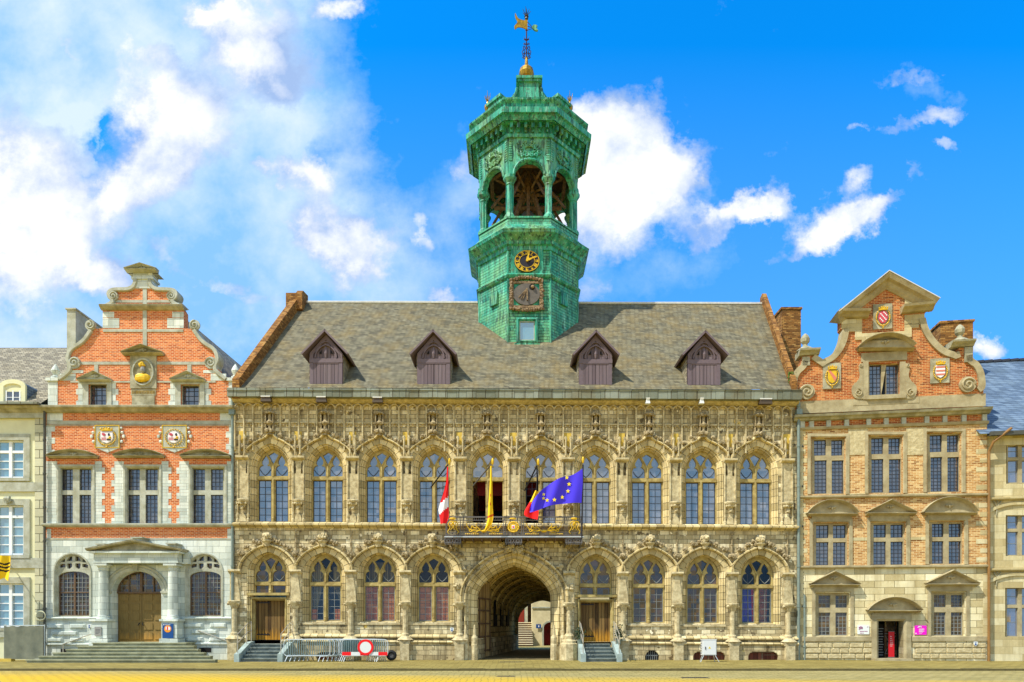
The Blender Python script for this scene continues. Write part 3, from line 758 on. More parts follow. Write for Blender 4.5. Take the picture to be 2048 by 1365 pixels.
def finial_upper(seed):
    m = MB(); P_ = [(0.0, 0), (0.10, 0.02), (0.09, px(14)), (0.085, px(16))]
    m.lathe(0, -0.16, [(0.13, -px(3)), (0.10, 0), (0.085, px(16)), (0.18, px(19)), (0.20, px(22)), (0.13, px(24)), (0.10, px(26)), (0.085, px(38)), (0.12, px(40))], 8)
    for q in (-1, 1):
        a, b = sorted((q*px(6.5), q*px(8))); m.box(a, b, -.30, 0, px(19), px(42)); m.box(a, b, -.26, 0, px(2), px(17))
    m.box(-px(8.5), px(8.5), -.32, 0, px(41), px(43))
    r = random.Random(seed)
    for i in range(9):
        a = 2*pi*i/9; m.blob((0.20*cos(a), -0.16+0.17*sin(a), px(40)+0.03*r.random()), (0.10, 0.09, 0.07), seed+i, 6, 4, 0.4)
    for i in range(4): m.blob((0.07*cos(i*1.6), -0.2+0.05*sin(i), px(44)+0.05*r.random()), (0.09, 0.08, 0.11), seed+20+i, 6, 4, 0.4)
    for i in range(6):
        a = 2*pi*i/6; m.blob((0.17*cos(a), -0.18+0.12*sin(a), px(3)+0.06*r.random()), (0.09, 0.08, 0.10), seed+40+i, 6, 4, 0.4)
    return m
me_fin = [finial_upper(s).mesh('finial', M['carved']) for s in (11, 57)]
me_cr = [crocket(s, 1.6).mesh('crocket', M['carved']) for s in range(4)]
def along(path, t):
    L = [0]
    for a, b in zip(path, path[1:]): L.append(L[-1]+math.dist(a, b))
    d = t*L[-1]
    for i in range(len(path)-1):
        if L[i+1] >= d:
            f = (d-L[i])/max(1e-9, L[i+1]-L[i]); return (path[i][0]+(path[i+1][0]-path[i][0])*f, path[i][1]+(path[i+1][1]-path[i][1])*f)
    return path[-1]
ogo = offset_path(ogee, 0.17)
for i, c in enumerate(UC):
    x = X(c); dz = hz(x)
    place(jm_u, 'jamb_moulding', hall, (x, 0, dz))
    w = place(me_wu, 'window', hall, (x, 0, Z(961)+dz))
    if i not in (4, 5):
        place(me_pu, 'pane', w); place(me_lu, 'leading', w)
    elif i == 5:      # left light stands open
        m = MB(); zt = px(8)
        m.box(px(4), px(30), 0.371, 0.379, -px(LU)+0.03, 0.02); m.prism([(-px(30.6), zt-.02)]+arch(0, zt+px(13), px(30.6), px(42), 10)+[(px(30.6), zt-.02)], 0.371, 0.379)
        m.build('pane', M['pane_up'], w); place(me_lu, 'leading', w)
    else:
        m = MB(); zt = px(8); m.prism([(-px(30.6), zt-.02)]+arch(0, zt+px(13), px(30.6), px(42), 10)+[(px(30.6), zt-.02)], 0.371, 0.379)
        m.build('pane', M['pane_up'], w)
        m = MB(); 
        for a, b_ in ((-29.6, 1),): 
            m.obox((px(-26.5), 0.72, -px(43)), (0.16, 0.30, 0), (0.008, -0.005, 0), (0, 0, px(41)))
        m.build('open_casement', M['pane_dk'], w)
    h = place(me_hood, 'ogee_hood', hall, (x, 0, Z(918)+dz))
    place(me_fin[i % 2], 'finial', h, (0, 0, px(46)))
    for k, t in enumerate((0.10, 0.22, 0.34, 0.66, 0.78, 0.90)):
        a = along(ogo, t); place(me_cr[(i+k) % 4], 'crocket', h, (a[0], -0.02, a[1]))
    place(me_vous, 'voussoir_ring', hall, (x, 0, Z(940)+dz))
# rooms behind the two open lights
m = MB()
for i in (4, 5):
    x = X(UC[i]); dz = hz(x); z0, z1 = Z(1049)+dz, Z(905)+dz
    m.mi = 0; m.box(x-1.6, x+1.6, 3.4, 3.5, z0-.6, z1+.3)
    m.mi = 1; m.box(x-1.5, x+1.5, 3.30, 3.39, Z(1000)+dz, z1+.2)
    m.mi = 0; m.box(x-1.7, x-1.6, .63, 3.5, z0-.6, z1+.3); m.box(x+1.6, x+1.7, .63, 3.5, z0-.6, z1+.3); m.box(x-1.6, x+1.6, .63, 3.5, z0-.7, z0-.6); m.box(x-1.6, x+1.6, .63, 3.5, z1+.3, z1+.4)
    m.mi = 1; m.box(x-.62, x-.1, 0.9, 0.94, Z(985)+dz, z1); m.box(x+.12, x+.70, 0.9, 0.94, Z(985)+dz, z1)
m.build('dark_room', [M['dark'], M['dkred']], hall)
# --- piers between the upper windows
def pier_upper():
    m = MB()
    for s in (-1, 1):
        m.tube([(s*px(10.5), -0.045, Z(1046)), (s*px(10.5), -0.045, Z(922))], px(1.7), 6)
        m.lathe(s*px(10.5), -0.05, [(0.075, Z(1048)), (0.075, Z(1042)), (0.05, Z(1040)), (0.065, Z(1033)), (0.04, Z(1029))], 8)
        m.box(s*px(5)-px(1.8), s*px(5)+px(1.8), -0.14, 0, Z(915), Z(884)); m.tube([(s*px(5), -0.17, Z(913)), (s*px(5), -0.17, Z(880))], px(1.5), 6)
        m.blob((s*px(5), -0.14, Z(879)), (0.07, 0.07, 0.12), 3+s, 6, 4, 0.2)
    m.sweep([(-px(13), Z(920)), (px(13), Z(920))], [(0, 0), (-0.10, 0), (-0.05, -0.15), (0.0, -0.22), (0.09, -0.22), (0.12, -0.10), (0.12, 0)][::-1])
    m.box(-px(12), px(12), -0.03, -0.002, Z(1004), Z(925))
    # console with carved underside
    m.lathe(0, -0.0, [(0.0, Z(1021)), (0.09, Z(1018)), (0.15, Z(1013)), (0.19, Z(1010)), (0.28, Z(1007)), (0.30, Z(1004)), (0.27, Z(1002.5))], 8, pi, 2*pi)
    m.sm = m.sm
    for k in range(6): m.blob((-0.2+0.08*k, -0.20-0.04*sin(k*1.3), Z(1011)), (0.055, 0.05, 0.06), 60+k, 6, 4, 0.35)
    m.blob((0, -0.12, Z(1019)), (0.10, 0.1, 0.09), 71, 6, 4, 0.35)
    m.prism([(-px(7), Z(1047)), (px(7), Z(1047)), (px(6), Z(1036)), (0, Z(1029)), (-px(6), Z(1036))], -0.09, 0)
    return m
pu = pier_upper().mesh('upper_pier', M['carved_light'])
mids = [X(486.5)] + [X((a+b)/2) for a, b in zip(UC, UC[1:])] + [X(1573.5)]
for x in mids: place(pu, 'upper_pier', hall, (x, 0, hz(x)))
# --- blind tracery of the upper wall
m = MB(); step = px(18.2)
n_r = int((XR-XL)/step)
for i in range(n_r+1):
    x = XL + px(2) + i*step
    if x > XR-0.1: break
    near = min(range(10), key=lambda k: abs(X(UC[k])-x)); d = abs(X(UC[near])-x)/S
    zb = 905 if d > 22 else (884 if d > 13 else 838)
    dz = hz(x)
    m.box(x-0.028, x+0.028, -0.13, 0.0, Z(zb)+dz, Z(816)+dz); m.box(x-0.045, x+0.045, -0.04, -0.002, Z(zb)+dz+.002, Z(816)+dz)
    if x+step < XR:
        a = [(q, w+dz) for q, w in arch(x+step/2, Z(822), step/2-0.005, px(10.5), 5)]
        m.sweep(a, [(-0.026, 0), (-0.026, -0.12), (0.026, -0.12), (0.026, 0)])
        if d > 13 or True:
            m.box(x+0.05, x+step-0.05, -0.075, -0.001, Z(850.5)+dz, Z(847.5)+dz)
            for q in (-1, 1): m.blob((x+step/2+q*step*.22, -0.03, Z(853)+dz), (0.05, 0.035, 0.05), 1, 6, 4, 0.1)
m.build('blind_tracery', M['carved_light'], hall)
m = MB()
for x in mids:
    m.box(x-px(8), x+px(6), -0.034, -0.001, Z(905)+hz(x), Z(866)+hz(x))
m.build('yellow_repair_stones', M['skirt_y'], hall)
m = MB()
# --- horizontal mouldings
def hmould(name, py_, prof, mat, x0=XL, x1=XR, n=40):
    m = MB(); path = [(x0+(x1-x0)*i/n, Z(py_)+hz(x0+(x1-x0)*i/n)) for i in range(n+1)]
    m.sweep(path, prof); return m.build(name, mat, hall)
hmould('sill_course', 1055, [(0.20, 0), (0.13, -0.16), (0.10, -0.30), (0.02, -0.30), (-0.02, -0.18), (-0.06, -0.08), (-0.10, 0)], M['arch'])
hmould('cornice_moulding', 806, [(0.10, 0), (0.08, -0.34), (0.0, -0.36), (-0.05, -0.25), (-0.10, -0.1), (-0.12, 0)], M['carved_light'])
hmould('cornice_frieze', 801.5, [(0.16, 0.02), (0.16, -0.16), (-0.03, -0.16), (-0.03, 0.02)], M['stone'])
GP = [XL+0.05, X(592.4), X(702.7), X(811.7), X(919.5), X(1138), X(1245.5), X(1353.5), X(1463), X(1574)]
for a, b in ((XL, GCX-px(101)), (X(1228), XR)):
    hmould('plinth_course', 1274, [(0.10, 0), (0.07, -0.12), (0.0, -0.24), (-0.05, -0.24), (-0.08, -0.1), (-0.10, 0)], M['arch'], a if a > XL else X(566), b if b < XR else XR, 16)
    hmould('plinth_course', 1285, [(0.08, 0), (0.06, -0.24), (0.0, -0.32), (-0.05, -0.30), (-0.08, -0.22), (-0.08, 0)], M['arch'], a if a > XL else X(566), b if b < XR else XR, 16)
# lead gutter
D1 = -0.62
m = MB(); n = 60
for i in range(n):
    x0 = XL-0.1+(XR-XL+0.1)*i/n; x1 = XL-0.1+(XR-XL+0.1)*(i+1)/n-0.012
    dz = hz(x0); w = 0.01*sin(i*1.7)
    m.box(x0, x1, D1+w, -0.36, Z(796, D1)+dz, Z(779, D1)+dz)
m.box(XL-0.1, XR, D1-.04, -0.1, Z(779, D1)-.06, Z(779, D1)-.03)
m.build('gutter', M['gutter'], hall, shear=0)
m = MB()
for i in range(21):
    x = XL+0.6+i*(XR-XL-1.0)/20; dz = hz(x)
    m.box(x-0.13, x+0.13, -0.35, -0.161, Z(805)+dz+.06, Z(796)+dz)
m.build('cornice_bracket', M['lime_dark'], hall)
m = MB(); m.box(XL-.1, XR, -0.40, 0.3, Z(796)-.02, Z(792)); m.build('eaves_board', M['lime_dark'], hall)

# --- ground floor bays
gh = arch(0, 0, px(54.5), px(48), 12, 0.24)
m = MB(); m.sweep(gh, [(0, 0), (0, -0.12), (0.04, -0.20), (0.09, -0.20), (0.12, -0.08), (0.12, 0)]); me_gh = m.mesh('hood_mould', M['arch'])
m = MB(); vr = [(-px(47.5), -px(3))] + arch(0, 0, px(47.5), px(45), 12, 0.2) + [(px(47.5), -px(3))]
m.sweep(vr, [(-0.12, 0.02), (-0.12, -0.03), (0.13, -0.03), (0.14, 0.02)]); me_gv = m.mesh('voussoir_ring', M['arch'])
m = MB(); m.sweep(arch(0, 0, px(61), px(55), 12, 0.2)[3:-3], [(-0.16, 0.0), (-0.16, -0.05), (0.10, -0.05), (0.12, 0.0)]); me_ge = m.mesh('extrados_band', M['stone'])
gho = offset_path(gh, 0.28)
def bust(seed):
    m = MB(); r = random.Random(seed)
    m.lathe(0, -0.2, [(0.10, -px(1)), (0.13, px(5)), (0.22, px(9)), (0.23, px(11)), (0.10, px(12))], 8)
    for i in range(9):
        a = 2*pi*i/9; m.blob((0.15*cos(a), -0.2+0.13*sin(a), px(15)+px(7)*r.random()), (0.09, 0.09, 0.11), seed+i, 6, 4, 0.35)
    m.blob((0, -0.22, px(19)), (0.13, 0.13, 0.19), seed+31, 8, 6, 0.2)
    return m
me_bu = [bust(s).mesh('finial', M['carved_light']) for s in (5, 23, 41)]
for i, (c, k) in enumerate(GC):
    x = X(c); dz = hz(x)
    h = place(me_gh, 'arch_hood', hall, (x, 0, Z(1143)+dz)); place(me_gv, 'voussoir_ring', hall, (x, 0, Z(1147)+dz)); place(me_ge, 'extrados_band', hall, (x, 0, Z(1143)+dz))
    f = place(me_bu[i % 3], 'finial', h, (0, 0, px(47)))
    for q, t in enumerate((0.17, 0.27, 0.38, 0.455, 0.545, 0.62, 0.73, 0.83)):
        a = along(gho, t); place(me_cr[(i+q) % 4], 'crocket', h, (a[0], -0.04, a[1]))
    if k == 'w':
        place(jm_g, 'jamb_moulding', hall, (x, 0, dz))
        w = place(me_wg, 'window', hall, (x, 0, Z(1174)+dz))
        place(me_pc if i in (1, 2, 3, 7) else me_pg, 'pane', w); place(me_lg, 'leading', w)
        m = MB(); m.poly([(-px(42), -.02, -px(74)), (px(42), -.02, -px(74)), (px(31), .45, -px(69)), (-px(31), .45, -px(69))]); m.box(-px(43), px(43), -.05, .3, -px(77.5), -px(74.1))
        m.build('sill', M['carved_light'], w)
        if i in (1, 2, 3, 7):
            z0, z1 = -px(72), px(58)
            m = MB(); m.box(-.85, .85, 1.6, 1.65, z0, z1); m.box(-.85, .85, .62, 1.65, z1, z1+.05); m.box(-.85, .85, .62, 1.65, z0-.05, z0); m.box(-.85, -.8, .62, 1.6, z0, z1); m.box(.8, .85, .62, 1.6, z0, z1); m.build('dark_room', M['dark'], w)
            if i in (2, 3):
                m = MB(); m.box(-.72, .72, .44, .46, z0, 0.03); m.build('inner_shutter', M['wood_in'], w)
                if i == 2:
                    m = MB(); m.box(-.6, .6, .7, .74, 0.1, px(50)); m.build('curtain', M['curtain'], w)
            if i == 1:
                m = MB(); m.prism([(-.72, 0.2), (-.72, -px(46)), (-.5, -px(46)), (-.35, -px(20)), (-.2, .05), (-.1, px(40)), (-.3, px(50)), (-.72, px(40))], .62, .66)
                m.prism([(.72, 0.2), (.72, -px(46)), (.6, -px(30)), (.45, -px(15)), (.3, .05), (.28, px(40)), (.72, px(40))], .62, .66); m.build('curtain', M['curtain'], w)
                m = MB(); m.box(-.72, -.42, .44, .46, z0, -px(46)); m.box(.42, .72, .44, .46, z0, -px(46)); m.build('inner_shutter', M['wood_in'], w)
            if i == 7:
                m = MB(); m.box(.05, .72, .9, .94, z0, 0.0); m.build('inner_shutter', M['wood_in'], w)
    else:
        z0, zt_, zs_ = Z(1284), Z(1203), Z(1174)
        place(jamb(Z(1284), Z(1148), 42, 47, inn=11.5).mesh('jamb_moulding', M['arch']), 'jamb_moulding', hall, (x, 0, dz))
        w = place(tracery_window('d', 17).copy(), 'window', hall, (x, 0, zs_+dz))
        place(pane_mesh(17, M['pane_dk']), 'pane', w)
        m = MB(); 
        for s in (-1, 1):
            for q in (-1, 1): m.tube([(s*px(17), 0.36, px(10)), (s*px(17)+q*px(4), 0.36, px(13)), (s*px(17)+q*px(8), 0.36, px(17.5)), (s*px(17)+q*px(10.5), 0.36, px(22))], px(0.8), 5)
        m.build('leading', M['lead_l'], w)
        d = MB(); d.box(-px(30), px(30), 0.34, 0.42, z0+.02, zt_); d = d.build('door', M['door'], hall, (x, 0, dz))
        m = MB(); m.sweep([(-px(36), z0), (-px(36), zt_+px(5)), (px(36), zt_+px(5)), (px(36), z0)], [(0, .4), (0, .02), (-.06, .02), (-.08, .12), (-px(6), .2), (-px(6), .4)])
        m.box(-px(42), px(42), -0.06, .42, Z(1194), Z(1191)+.05); m.build('frame', M['tracery'], d)
        m = MB()
        for s, zz in ((-1, z0+.25), (-1, zt_-.15)):
            m.box(-px(28), -px(2), .325, .339, zz, zz+.05)
            for q in range(4): m.tube([(-px(26)+q*px(6), .33, zz+.02), (-px(24)+q*px(6), .33, zz+.12), (-px(22)+q*px(6), .33, zz+.02)], .012, 4)
        m.build('hinge_strap', M['iron'], d)
        m = MB(); m.box(-px(42), px(42), 0.0, .5, z0-.15, z0); m.build('threshold', M['step_b'], d)
# piers with colonnettes between the ground floor bays
def pier_ground(buttress=True, col=True):
    m = MB()
    m.sweep([(-px(12), Z(1146)), (px(12), Z(1146))], [(0.09, 0), (0.08, -0.2), (0.0, -0.22), (-0.06, -0.16), (-0.12, -0.05), (-0.14, 0)])
    m.box(-px(10.5), px(10.5), -0.05, -0.001, Z(1206), Z(1150))
    m.prism([(-px(4), Z(1150)), (px(4), Z(1150)), (px(10), Z(1195)), (px(10), Z(1205)), (-px(10), Z(1205)), (-px(10), Z(1195))], -0.10, -.051)
    for k in range(7): m.blob((-0.24+0.08*k, -0.24, Z(1211)), (0.06, 0.06, 0.08), 80+k, 6, 4, 0.4)
    m.lathe(0, -0.12, [(0.12, Z(1221)), (0.15, Z(1219)), (0.20, Z(1214)), (0.29, Z(1209)), (0.31, Z(1206)), (0.26, Z(1205))], 8, ph=pi/8)
    if col:
        m.lathe(0, -0.12, [(0.19, Z(1274)), (0.19, Z(1270)), (0.13, Z(1267)), (0.125, Z(1221))], 10)
        if buttress:
            m.box(-px(9), px(9), -0.44, -0.0, -0.3, Z(1289)); m.box(-px(11), px(11), -0.40, 0.0, Z(1289)+.002, Z(1281)); m.lathe(0, -.12, [(.42, Z(1281)), (.30, Z(1277)), (.22, Z(1274))], 8, ph=pi/8)
    return m
pg = pier_ground().mesh('ground_pier', M['carved_light'])
for x in GP: place(pg, 'ground_pier', hall, (x, 0, hz(x)))
m = MB(); 
for x in GP[1:4]+GP[6:]+[GCX-px(112), GCX+px(110)]:
    m.tube([(x, -.05, Z(1130)+hz(x)), (x, -.05, Z(1067)+hz(x))], .032, 6); m.blob((x, -.05, Z(1066)+hz(x)), (.05, .05, .08), 2, 6, 4, .1)
    m.blob((x, -.06, Z(1088)+hz(x)), (.06, .05, .05), 2, 6, 4, .1)
m.build('wall_tie_rod', M['carved'], hall)
# plinth with cellar openings
for a, b, cs in ((X(566), GCX-px(100), [cell[3]]), (X(1222), XR, cell[:3])):
    m = MB(); hs = []
    for c, hw, py_ in cs:
        cx = X(c, -.2); hs.append([(cx-px(hw), -0.25), (cx+px(hw), -0.25), (cx+px(hw), Z(1312)), (cx+px(hw-3), Z(1306)), (cx+px(hw-7), Z(py_+2)), (cx+px(hw-7), Z(py_)), (cx-px(hw-7), Z(py_)), (cx-px(hw-7), Z(py_+2)), (cx-px(hw-3), Z(1306)), (cx-px(hw), Z(1312))])
    m.prism([(a, -0.35), (b, -0.35), (b, Z(1289)), (a, Z(1281)+.05)] if a < 0 else [(a, -0.35), (b, -0.35), (b, Z(1290)), (a, Z(1286))], -0.24, 0.02, hs)
    m.build('plinth', M['stone'], hall)
for c, hw, py_ in cell:
    cx = X(c, -.2); m = MB(); m.box(cx-px(hw), cx+px(hw), -.08, -.004, -.3, Z(py_)); o = m.build('cellar_hatch', M['cellar'] if hw > 20 else M['dark'], hall)
    m = MB()
    if hw < 20:
        for k in range(6): m.box(cx-px(10)+k*px(4)-.012, cx-px(10)+k*px(4)+.012, -.14, -.12, 0, Z(py_+1))
        m.box(cx-px(12), cx+px(12), -.145, -.121, Z(1312), Z(1310)); m.build('bar_grille', M['lead_l'], o)
    else:
        m.box(cx-px(1.5), cx+px(1.5), -.11, -.081, 0, Z(py_)); m.box(cx-px(hw-7), cx+px(hw-7), -.115, -.081, Z(py_+3), Z(py_)); m.box(cx+px(4), cx+px(hw-3), -.10, -.081, Z(1311), Z(1309.5)); m.build('hatch_frame', M['frame_br'], o)
# --- gateway
m = MB(); z0g = -0.2
gp_ = opening(GCX, z0g, Z(1194), px(100), px(90), 16, 0.24)
prof = [(0.0, 0.02), (0.0, -0.10), (-0.05, -0.16), (-0.11, -0.10), (-0.13, 0.0), (-0.22, 0.03), (-0.25, -0.02), (-0.30, 0.02), (-0.32, .14), (-.38, .2), (-.46, .24), (-0.5, .40), (-.6, .55), (-.6, 1.1), (0.0, 1.1)]
m.sweep(gp_, prof); m.build('gateway_arch', M['arch'], hall)
m = MB(); m.sweep(opening(GCX, Z(1206), Z(1194), px(104), px(95), 16, 0.2), [(0, 0), (0, -.1), (.05, -.22), (.10, -.20), (.13, 0)]); gh_ = m.build('gateway_hood', M['arch'], hall)
gwo = offset_path(arch(GCX, Z(1194), px(104), px(95), 24, 0.2), 0.26)
me_crb = [crocket(s+30, 2.1).mesh('crocket', M['carved_light']) for s in range(3)]
for q, t in enumerate((0.05, 0.18, 0.29, 0.43, 0.57, 0.71, 0.82, 0.95)):
    a = along(gwo, t); place(me_crb[q % 3], 'crocket', gh_, (a[0], -.05, a[1]))
m = MB()
for i in range(14): m.blob((GCX+0.36*sin(i*2.4), -.2-.08*cos(i), Z(1100)+0.3*(i/14)-.12), (.12, .13, .12), 90+i, 7, 5, .35)
m.build('keystone_carving', M['carved_light'], gh_)
for s in (-1, 1):
    m = MB(); x = GCX + s*px(88 if s < 0 else 88)
    for q in (-1, 1): m.lathe(x+q*px(9), -.14, [(.16, -.3), (.16, Z(1290)), (.14, Z(1288)), (.15, Z(1276)), (.08, Z(1270)), (.07, Z(1262)), (.03, Z(1250))], 8)
    m.box(x-px(13), x+px(13), -.16, 0.0, -.3, Z(1292))
    m.build('jamb_base', M['carved_light'], hall)
m = MB(); x = X(1138)
m.lathe(x-px(1), -.3, [(.42, -.3), (.42, Z(1288)), (.36, Z(1286)), (.34, Z(1282)), (.22, Z(1278)), (.24, Z(1272)), (.14, Z(1266)), (.12, Z(1240)), (.05, Z(1228))], 8, ph=pi/8); m.build('pinnacle', M['carved_light'], hall)
# passage (walls run obliquely, like the whole plot)
SK = 0.153
def tunnel_sec(y, h=px(75.5)*1.02, zs=None, r=px(71)):
    return None
y0p, y1p = 1.1, 14.0
cx0 = GCX; W2 = px(76)+.12
def cxa(y): return cx0 + SK*(y-0.9)
def rise_z(y): return -0.05*max(0, (y-1.1))/13*4 + Z(1194)
m = MB(); N = 14; prev = None; secs = []
for j in range(N+1):
    y = y0p+(y1p-y0p)*j/N; zs = Z(1194)-0.9*j/N; c = cxa(y)
    sec = [(c-W2, -.1)] + arch(c, zs, W2, px(74), 12, .1) + [(c+W2, -.1)]
    L = 0; us = [0]
    for a, b in zip(sec, sec[1:]): L += math.dist(a, b); us.append(L)
    if prev:
        for i in range(len(sec)-1):
            m.poly([(prev[0][i][0], prev[1], prev[0][i][1]), (prev[0][i+1][0], prev[1], prev[0][i+1][1]), (sec[i+1][0], y, sec[i+1][1]), (sec[i][0], y, sec[i][1])],
                   [(prev[1]*.8, us[i]*.6), (prev[1]*.8, us[i+1]*.6), (y*.8, us[i+1]*.6), (y*.8, us[i]*.6)])
    prev = (sec, y)
M['vault'] = masonry('vault_masonry', [C_(168,144,88), C_(200,176,112), C_(220,198,134)], C_(90,72,40), 0.5, 0.2, 0.014, mode='uv', tint=C_(112,94,52), grain=0.4, bstr=0.8)
m.build('passage_vault', M['vault'], hall)
m = MB()
for j in range(7):
    y = 3.0+1.8*j; zs = Z(1194)-0.9*(y-y0p)/(y1p-y0p); c = cxa(y)
    b = len(m.v); m.sweep([(c-W2, Z(1225))] + arch(c, zs, W2, px(74), 12, .1) + [(c+W2, Z(1225))], [(0.02, .14), (-.06, .14), (-.14, .06), (-.14, -.06), (-.06, -.14), (.02, -.14)], y=y)
m.build('vault_rib', M['vault'], hall)
m = MB()       # inner arch at the yard end, and niches of the left wall
c = cxa(14.0); zs = Z(1194)-.9
m.prism([(c-W2-.6, -.2), (c-W2-.6, 8), (c+W2+.6, 8), (c+W2+.6, -.2)], 14.0, 14.5, [opening(c, -.199, zs-.25, W2-.25, px(62), 12, .1)])
m.build('passage_end_arch', M['stone'], hall)
m = MB(); 
for j, y in enumerate((4.2, 6.4, 8.6, 10.8)):
    x = cxa(y)-W2
    m.obox((x+.03, y, 2.6), (.04, 0, 0), (SK*.45, .45, 0), (0, 0, 1.0))
m.build('passage_niche', M['dark'], hall)  # dark slabs on the wall, shade of the niches put into the colour
m = MB(); m.obox((cxa(7.5)-W2+.13, 7.5, .48), (.14, 0, 0), (SK*6.4, 6.4, 0), (0, 0, .52)); m.build('passage_bench_course', M['stone'], hall)
m = MB(); m.box(GCX-px(76), GCX+px(76)+2.6, 0.05, 14.2, -.3, .006); tag(m.build('passage_floor', M['yard']), kind='structure')
m = MB(); m.box(-3, 9, 14.2, 30, -.3, .008); tag(m.build('pavement', M['square']), kind='structure')
# open gate leaf
A = Vector((X(953.5, 1.15), 1.15, 0)); Bv = Vector((X(979, 2.9), 2.9, 0)); d = (Bv-A); L = d.length; d.normalize(); nrm = Vector((d.y, -d.x, 0))
lf = empty('gate_leaf', parent=hall)
m = MB(); pts = [(0, .05), (L, .05), (L, Z(1143, 2)), (L*.6, Z(1158, 2)), (L*.25, Z(1180, 2)), (0, Z(1200, 2))]
b0 = MB(); b0.prism(pts, -.04, .04, back=True)
rot = lambda mb: [(A.x+v[0]*d.x-v[1]*nrm.x*1, A.y+v[0]*d.y-v[1]*nrm.y*1, v[2]) for v in mb.v]
b0.v = rot(b0); b0.build('leaf_boards', M['gate_wood'], lf)
b0 = MB()
for zz in (.35, 1.05, 1.7, 2.35, 2.95, 4.1): b0.box(.04, L-.04, -.10, -.045, zz, zz+.07)
for xx in (.1, L*.5, L-.25): b0.box(xx, xx+.09, -.12, -.101, .3, 3.0)
b0.v = rot(b0); b0.build('leaf_rail', M['frame_br'], lf)
b0 = MB()
for q, (a_, c_) in enumerate(((.25, 1.0), (1.15, 1.65), (1.78, 2.3), (2.42, 2.9))): b0.box(.22, L*.5-.03, -.08, -.045, a_+.14, c_); b0.box(L*.5+.12, L-.28, -.08, -.045, a_+.14, c_)
b0.v = rot(b0); b0.build('leaf_panel', M['gate_wood'], lf)
# --- roof
RY0, RY1 = -0.36, 6.2
ze, zr = Z(780, RY0)-.06, Z(607, RY1)
SKR = 0.153
m = MB()
N = 8
def roofpt(x, t):
    fl = 0.12*max(0, (1-t*4))**2
    y = RY0+(RY1-RY0)*t; return (x+SKR*y, y, ze+(zr-ze)*t + fl - K_SH*.6*x)
rxl, rxr = X(486, 0), X(1583, 0)
for j in range(N):
    t0, t1 = (j/N)**1.0, ((j+1)/N)
    for i in range(20):
        xa, xb = rxl+(rxr-rxl)*i/20, rxl+(rxr-rxl)*(i+1)/20
        m.poly([roofpt(xa, t0), roofpt(xb, t0), roofpt(xb, t1), roofpt(xa, t1)])
bk = [roofpt(rxl, 1), roofpt(rxr, 1)]
m.poly([bk[1], bk[0], (bk[0][0]+.9, 12.5, ze), (bk[1][0]+.9, 12.5, ze)])
M['slate_ol_u'] = M['slate_ol']
m.build('roof', M['slate_ol'], hall)
m = MB(); m.tube([(bk[0][0], RY1, bk[0][2]+.02), (bk[1][0], RY1, bk[1][2]+.02)], .09, 6); m.build('ridge_capping', M['ridge'], hall)
m = MB()     # raised brick gable parapets
def para(xo, xi, up, name, yt=RY1, capx=0):
    m = MB()
    f = [(RY0-.1, ze-.4), (RY0-.1, ze+.5), (yt-.1, zr+up), (yt+.5, zr+up), (yt+.5, ze-.4)]
    b = len(m.v)
    for x in (xo, xi):
        for (y, z) in f: m.v.append((x+SKR*y, y, z-K_SH*.6*x))
    n = len(f)
    m._f([b+i for i in range(n)][::-1]); m._f([b+n+i for i in range(n)])
    for i in range(n): m._f([b+i, b+(i+1) % n, b+n+(i+1) % n, b+n+i])
    m.build(name, M['brick_chim'], hall)
para(X(475), X(489), .62, 'gable_parapet'); para(X(1579), X(1589), .55, 'gable_parapet')
m = MB(); x0 = X(584, RY1-.3); m.box(x0-.15, x0+.75, RY1-.9, RY1+.3, zr-.75, Z(586, RY1-.9)); m.build('parapet_block', M['brick_chim'], hall)
ch = MB(); ch.box(X(1564, 7), X(1602, 7), 7, 8.6, 9, Z(619, 7)); ch.box(X(1563, 7)-.04, X(1602, 7)+.06, 6.95, 8.65, Z(619, 7), Z(615, 7)); ch.build('chimney', M['brick_chim'], hall)
# shrubs in the gutter
m = MB()
r_ = random.Random(4)
for k in range(120):
    c = Vector((X(1578)+.35*(r_.random()), -.1+.3*r_.random(), Z(768)+.3+.5*(r_.random()-.5))); a = Vector((r_.random()-.5, r_.random()-.5, r_.random()-.5)).normalized()*.07; b2 = a.cross(Vector((r_.random(), r_.random(), .3))).normalized()*.04
    m.poly([c-a, c+b2, c+a, c-b2])
sh = m.build('gutter_shrub', M['leaf']); tag(sh, 'small bright green weed growing where the hall gutter meets the gabled brick house', 'weed')
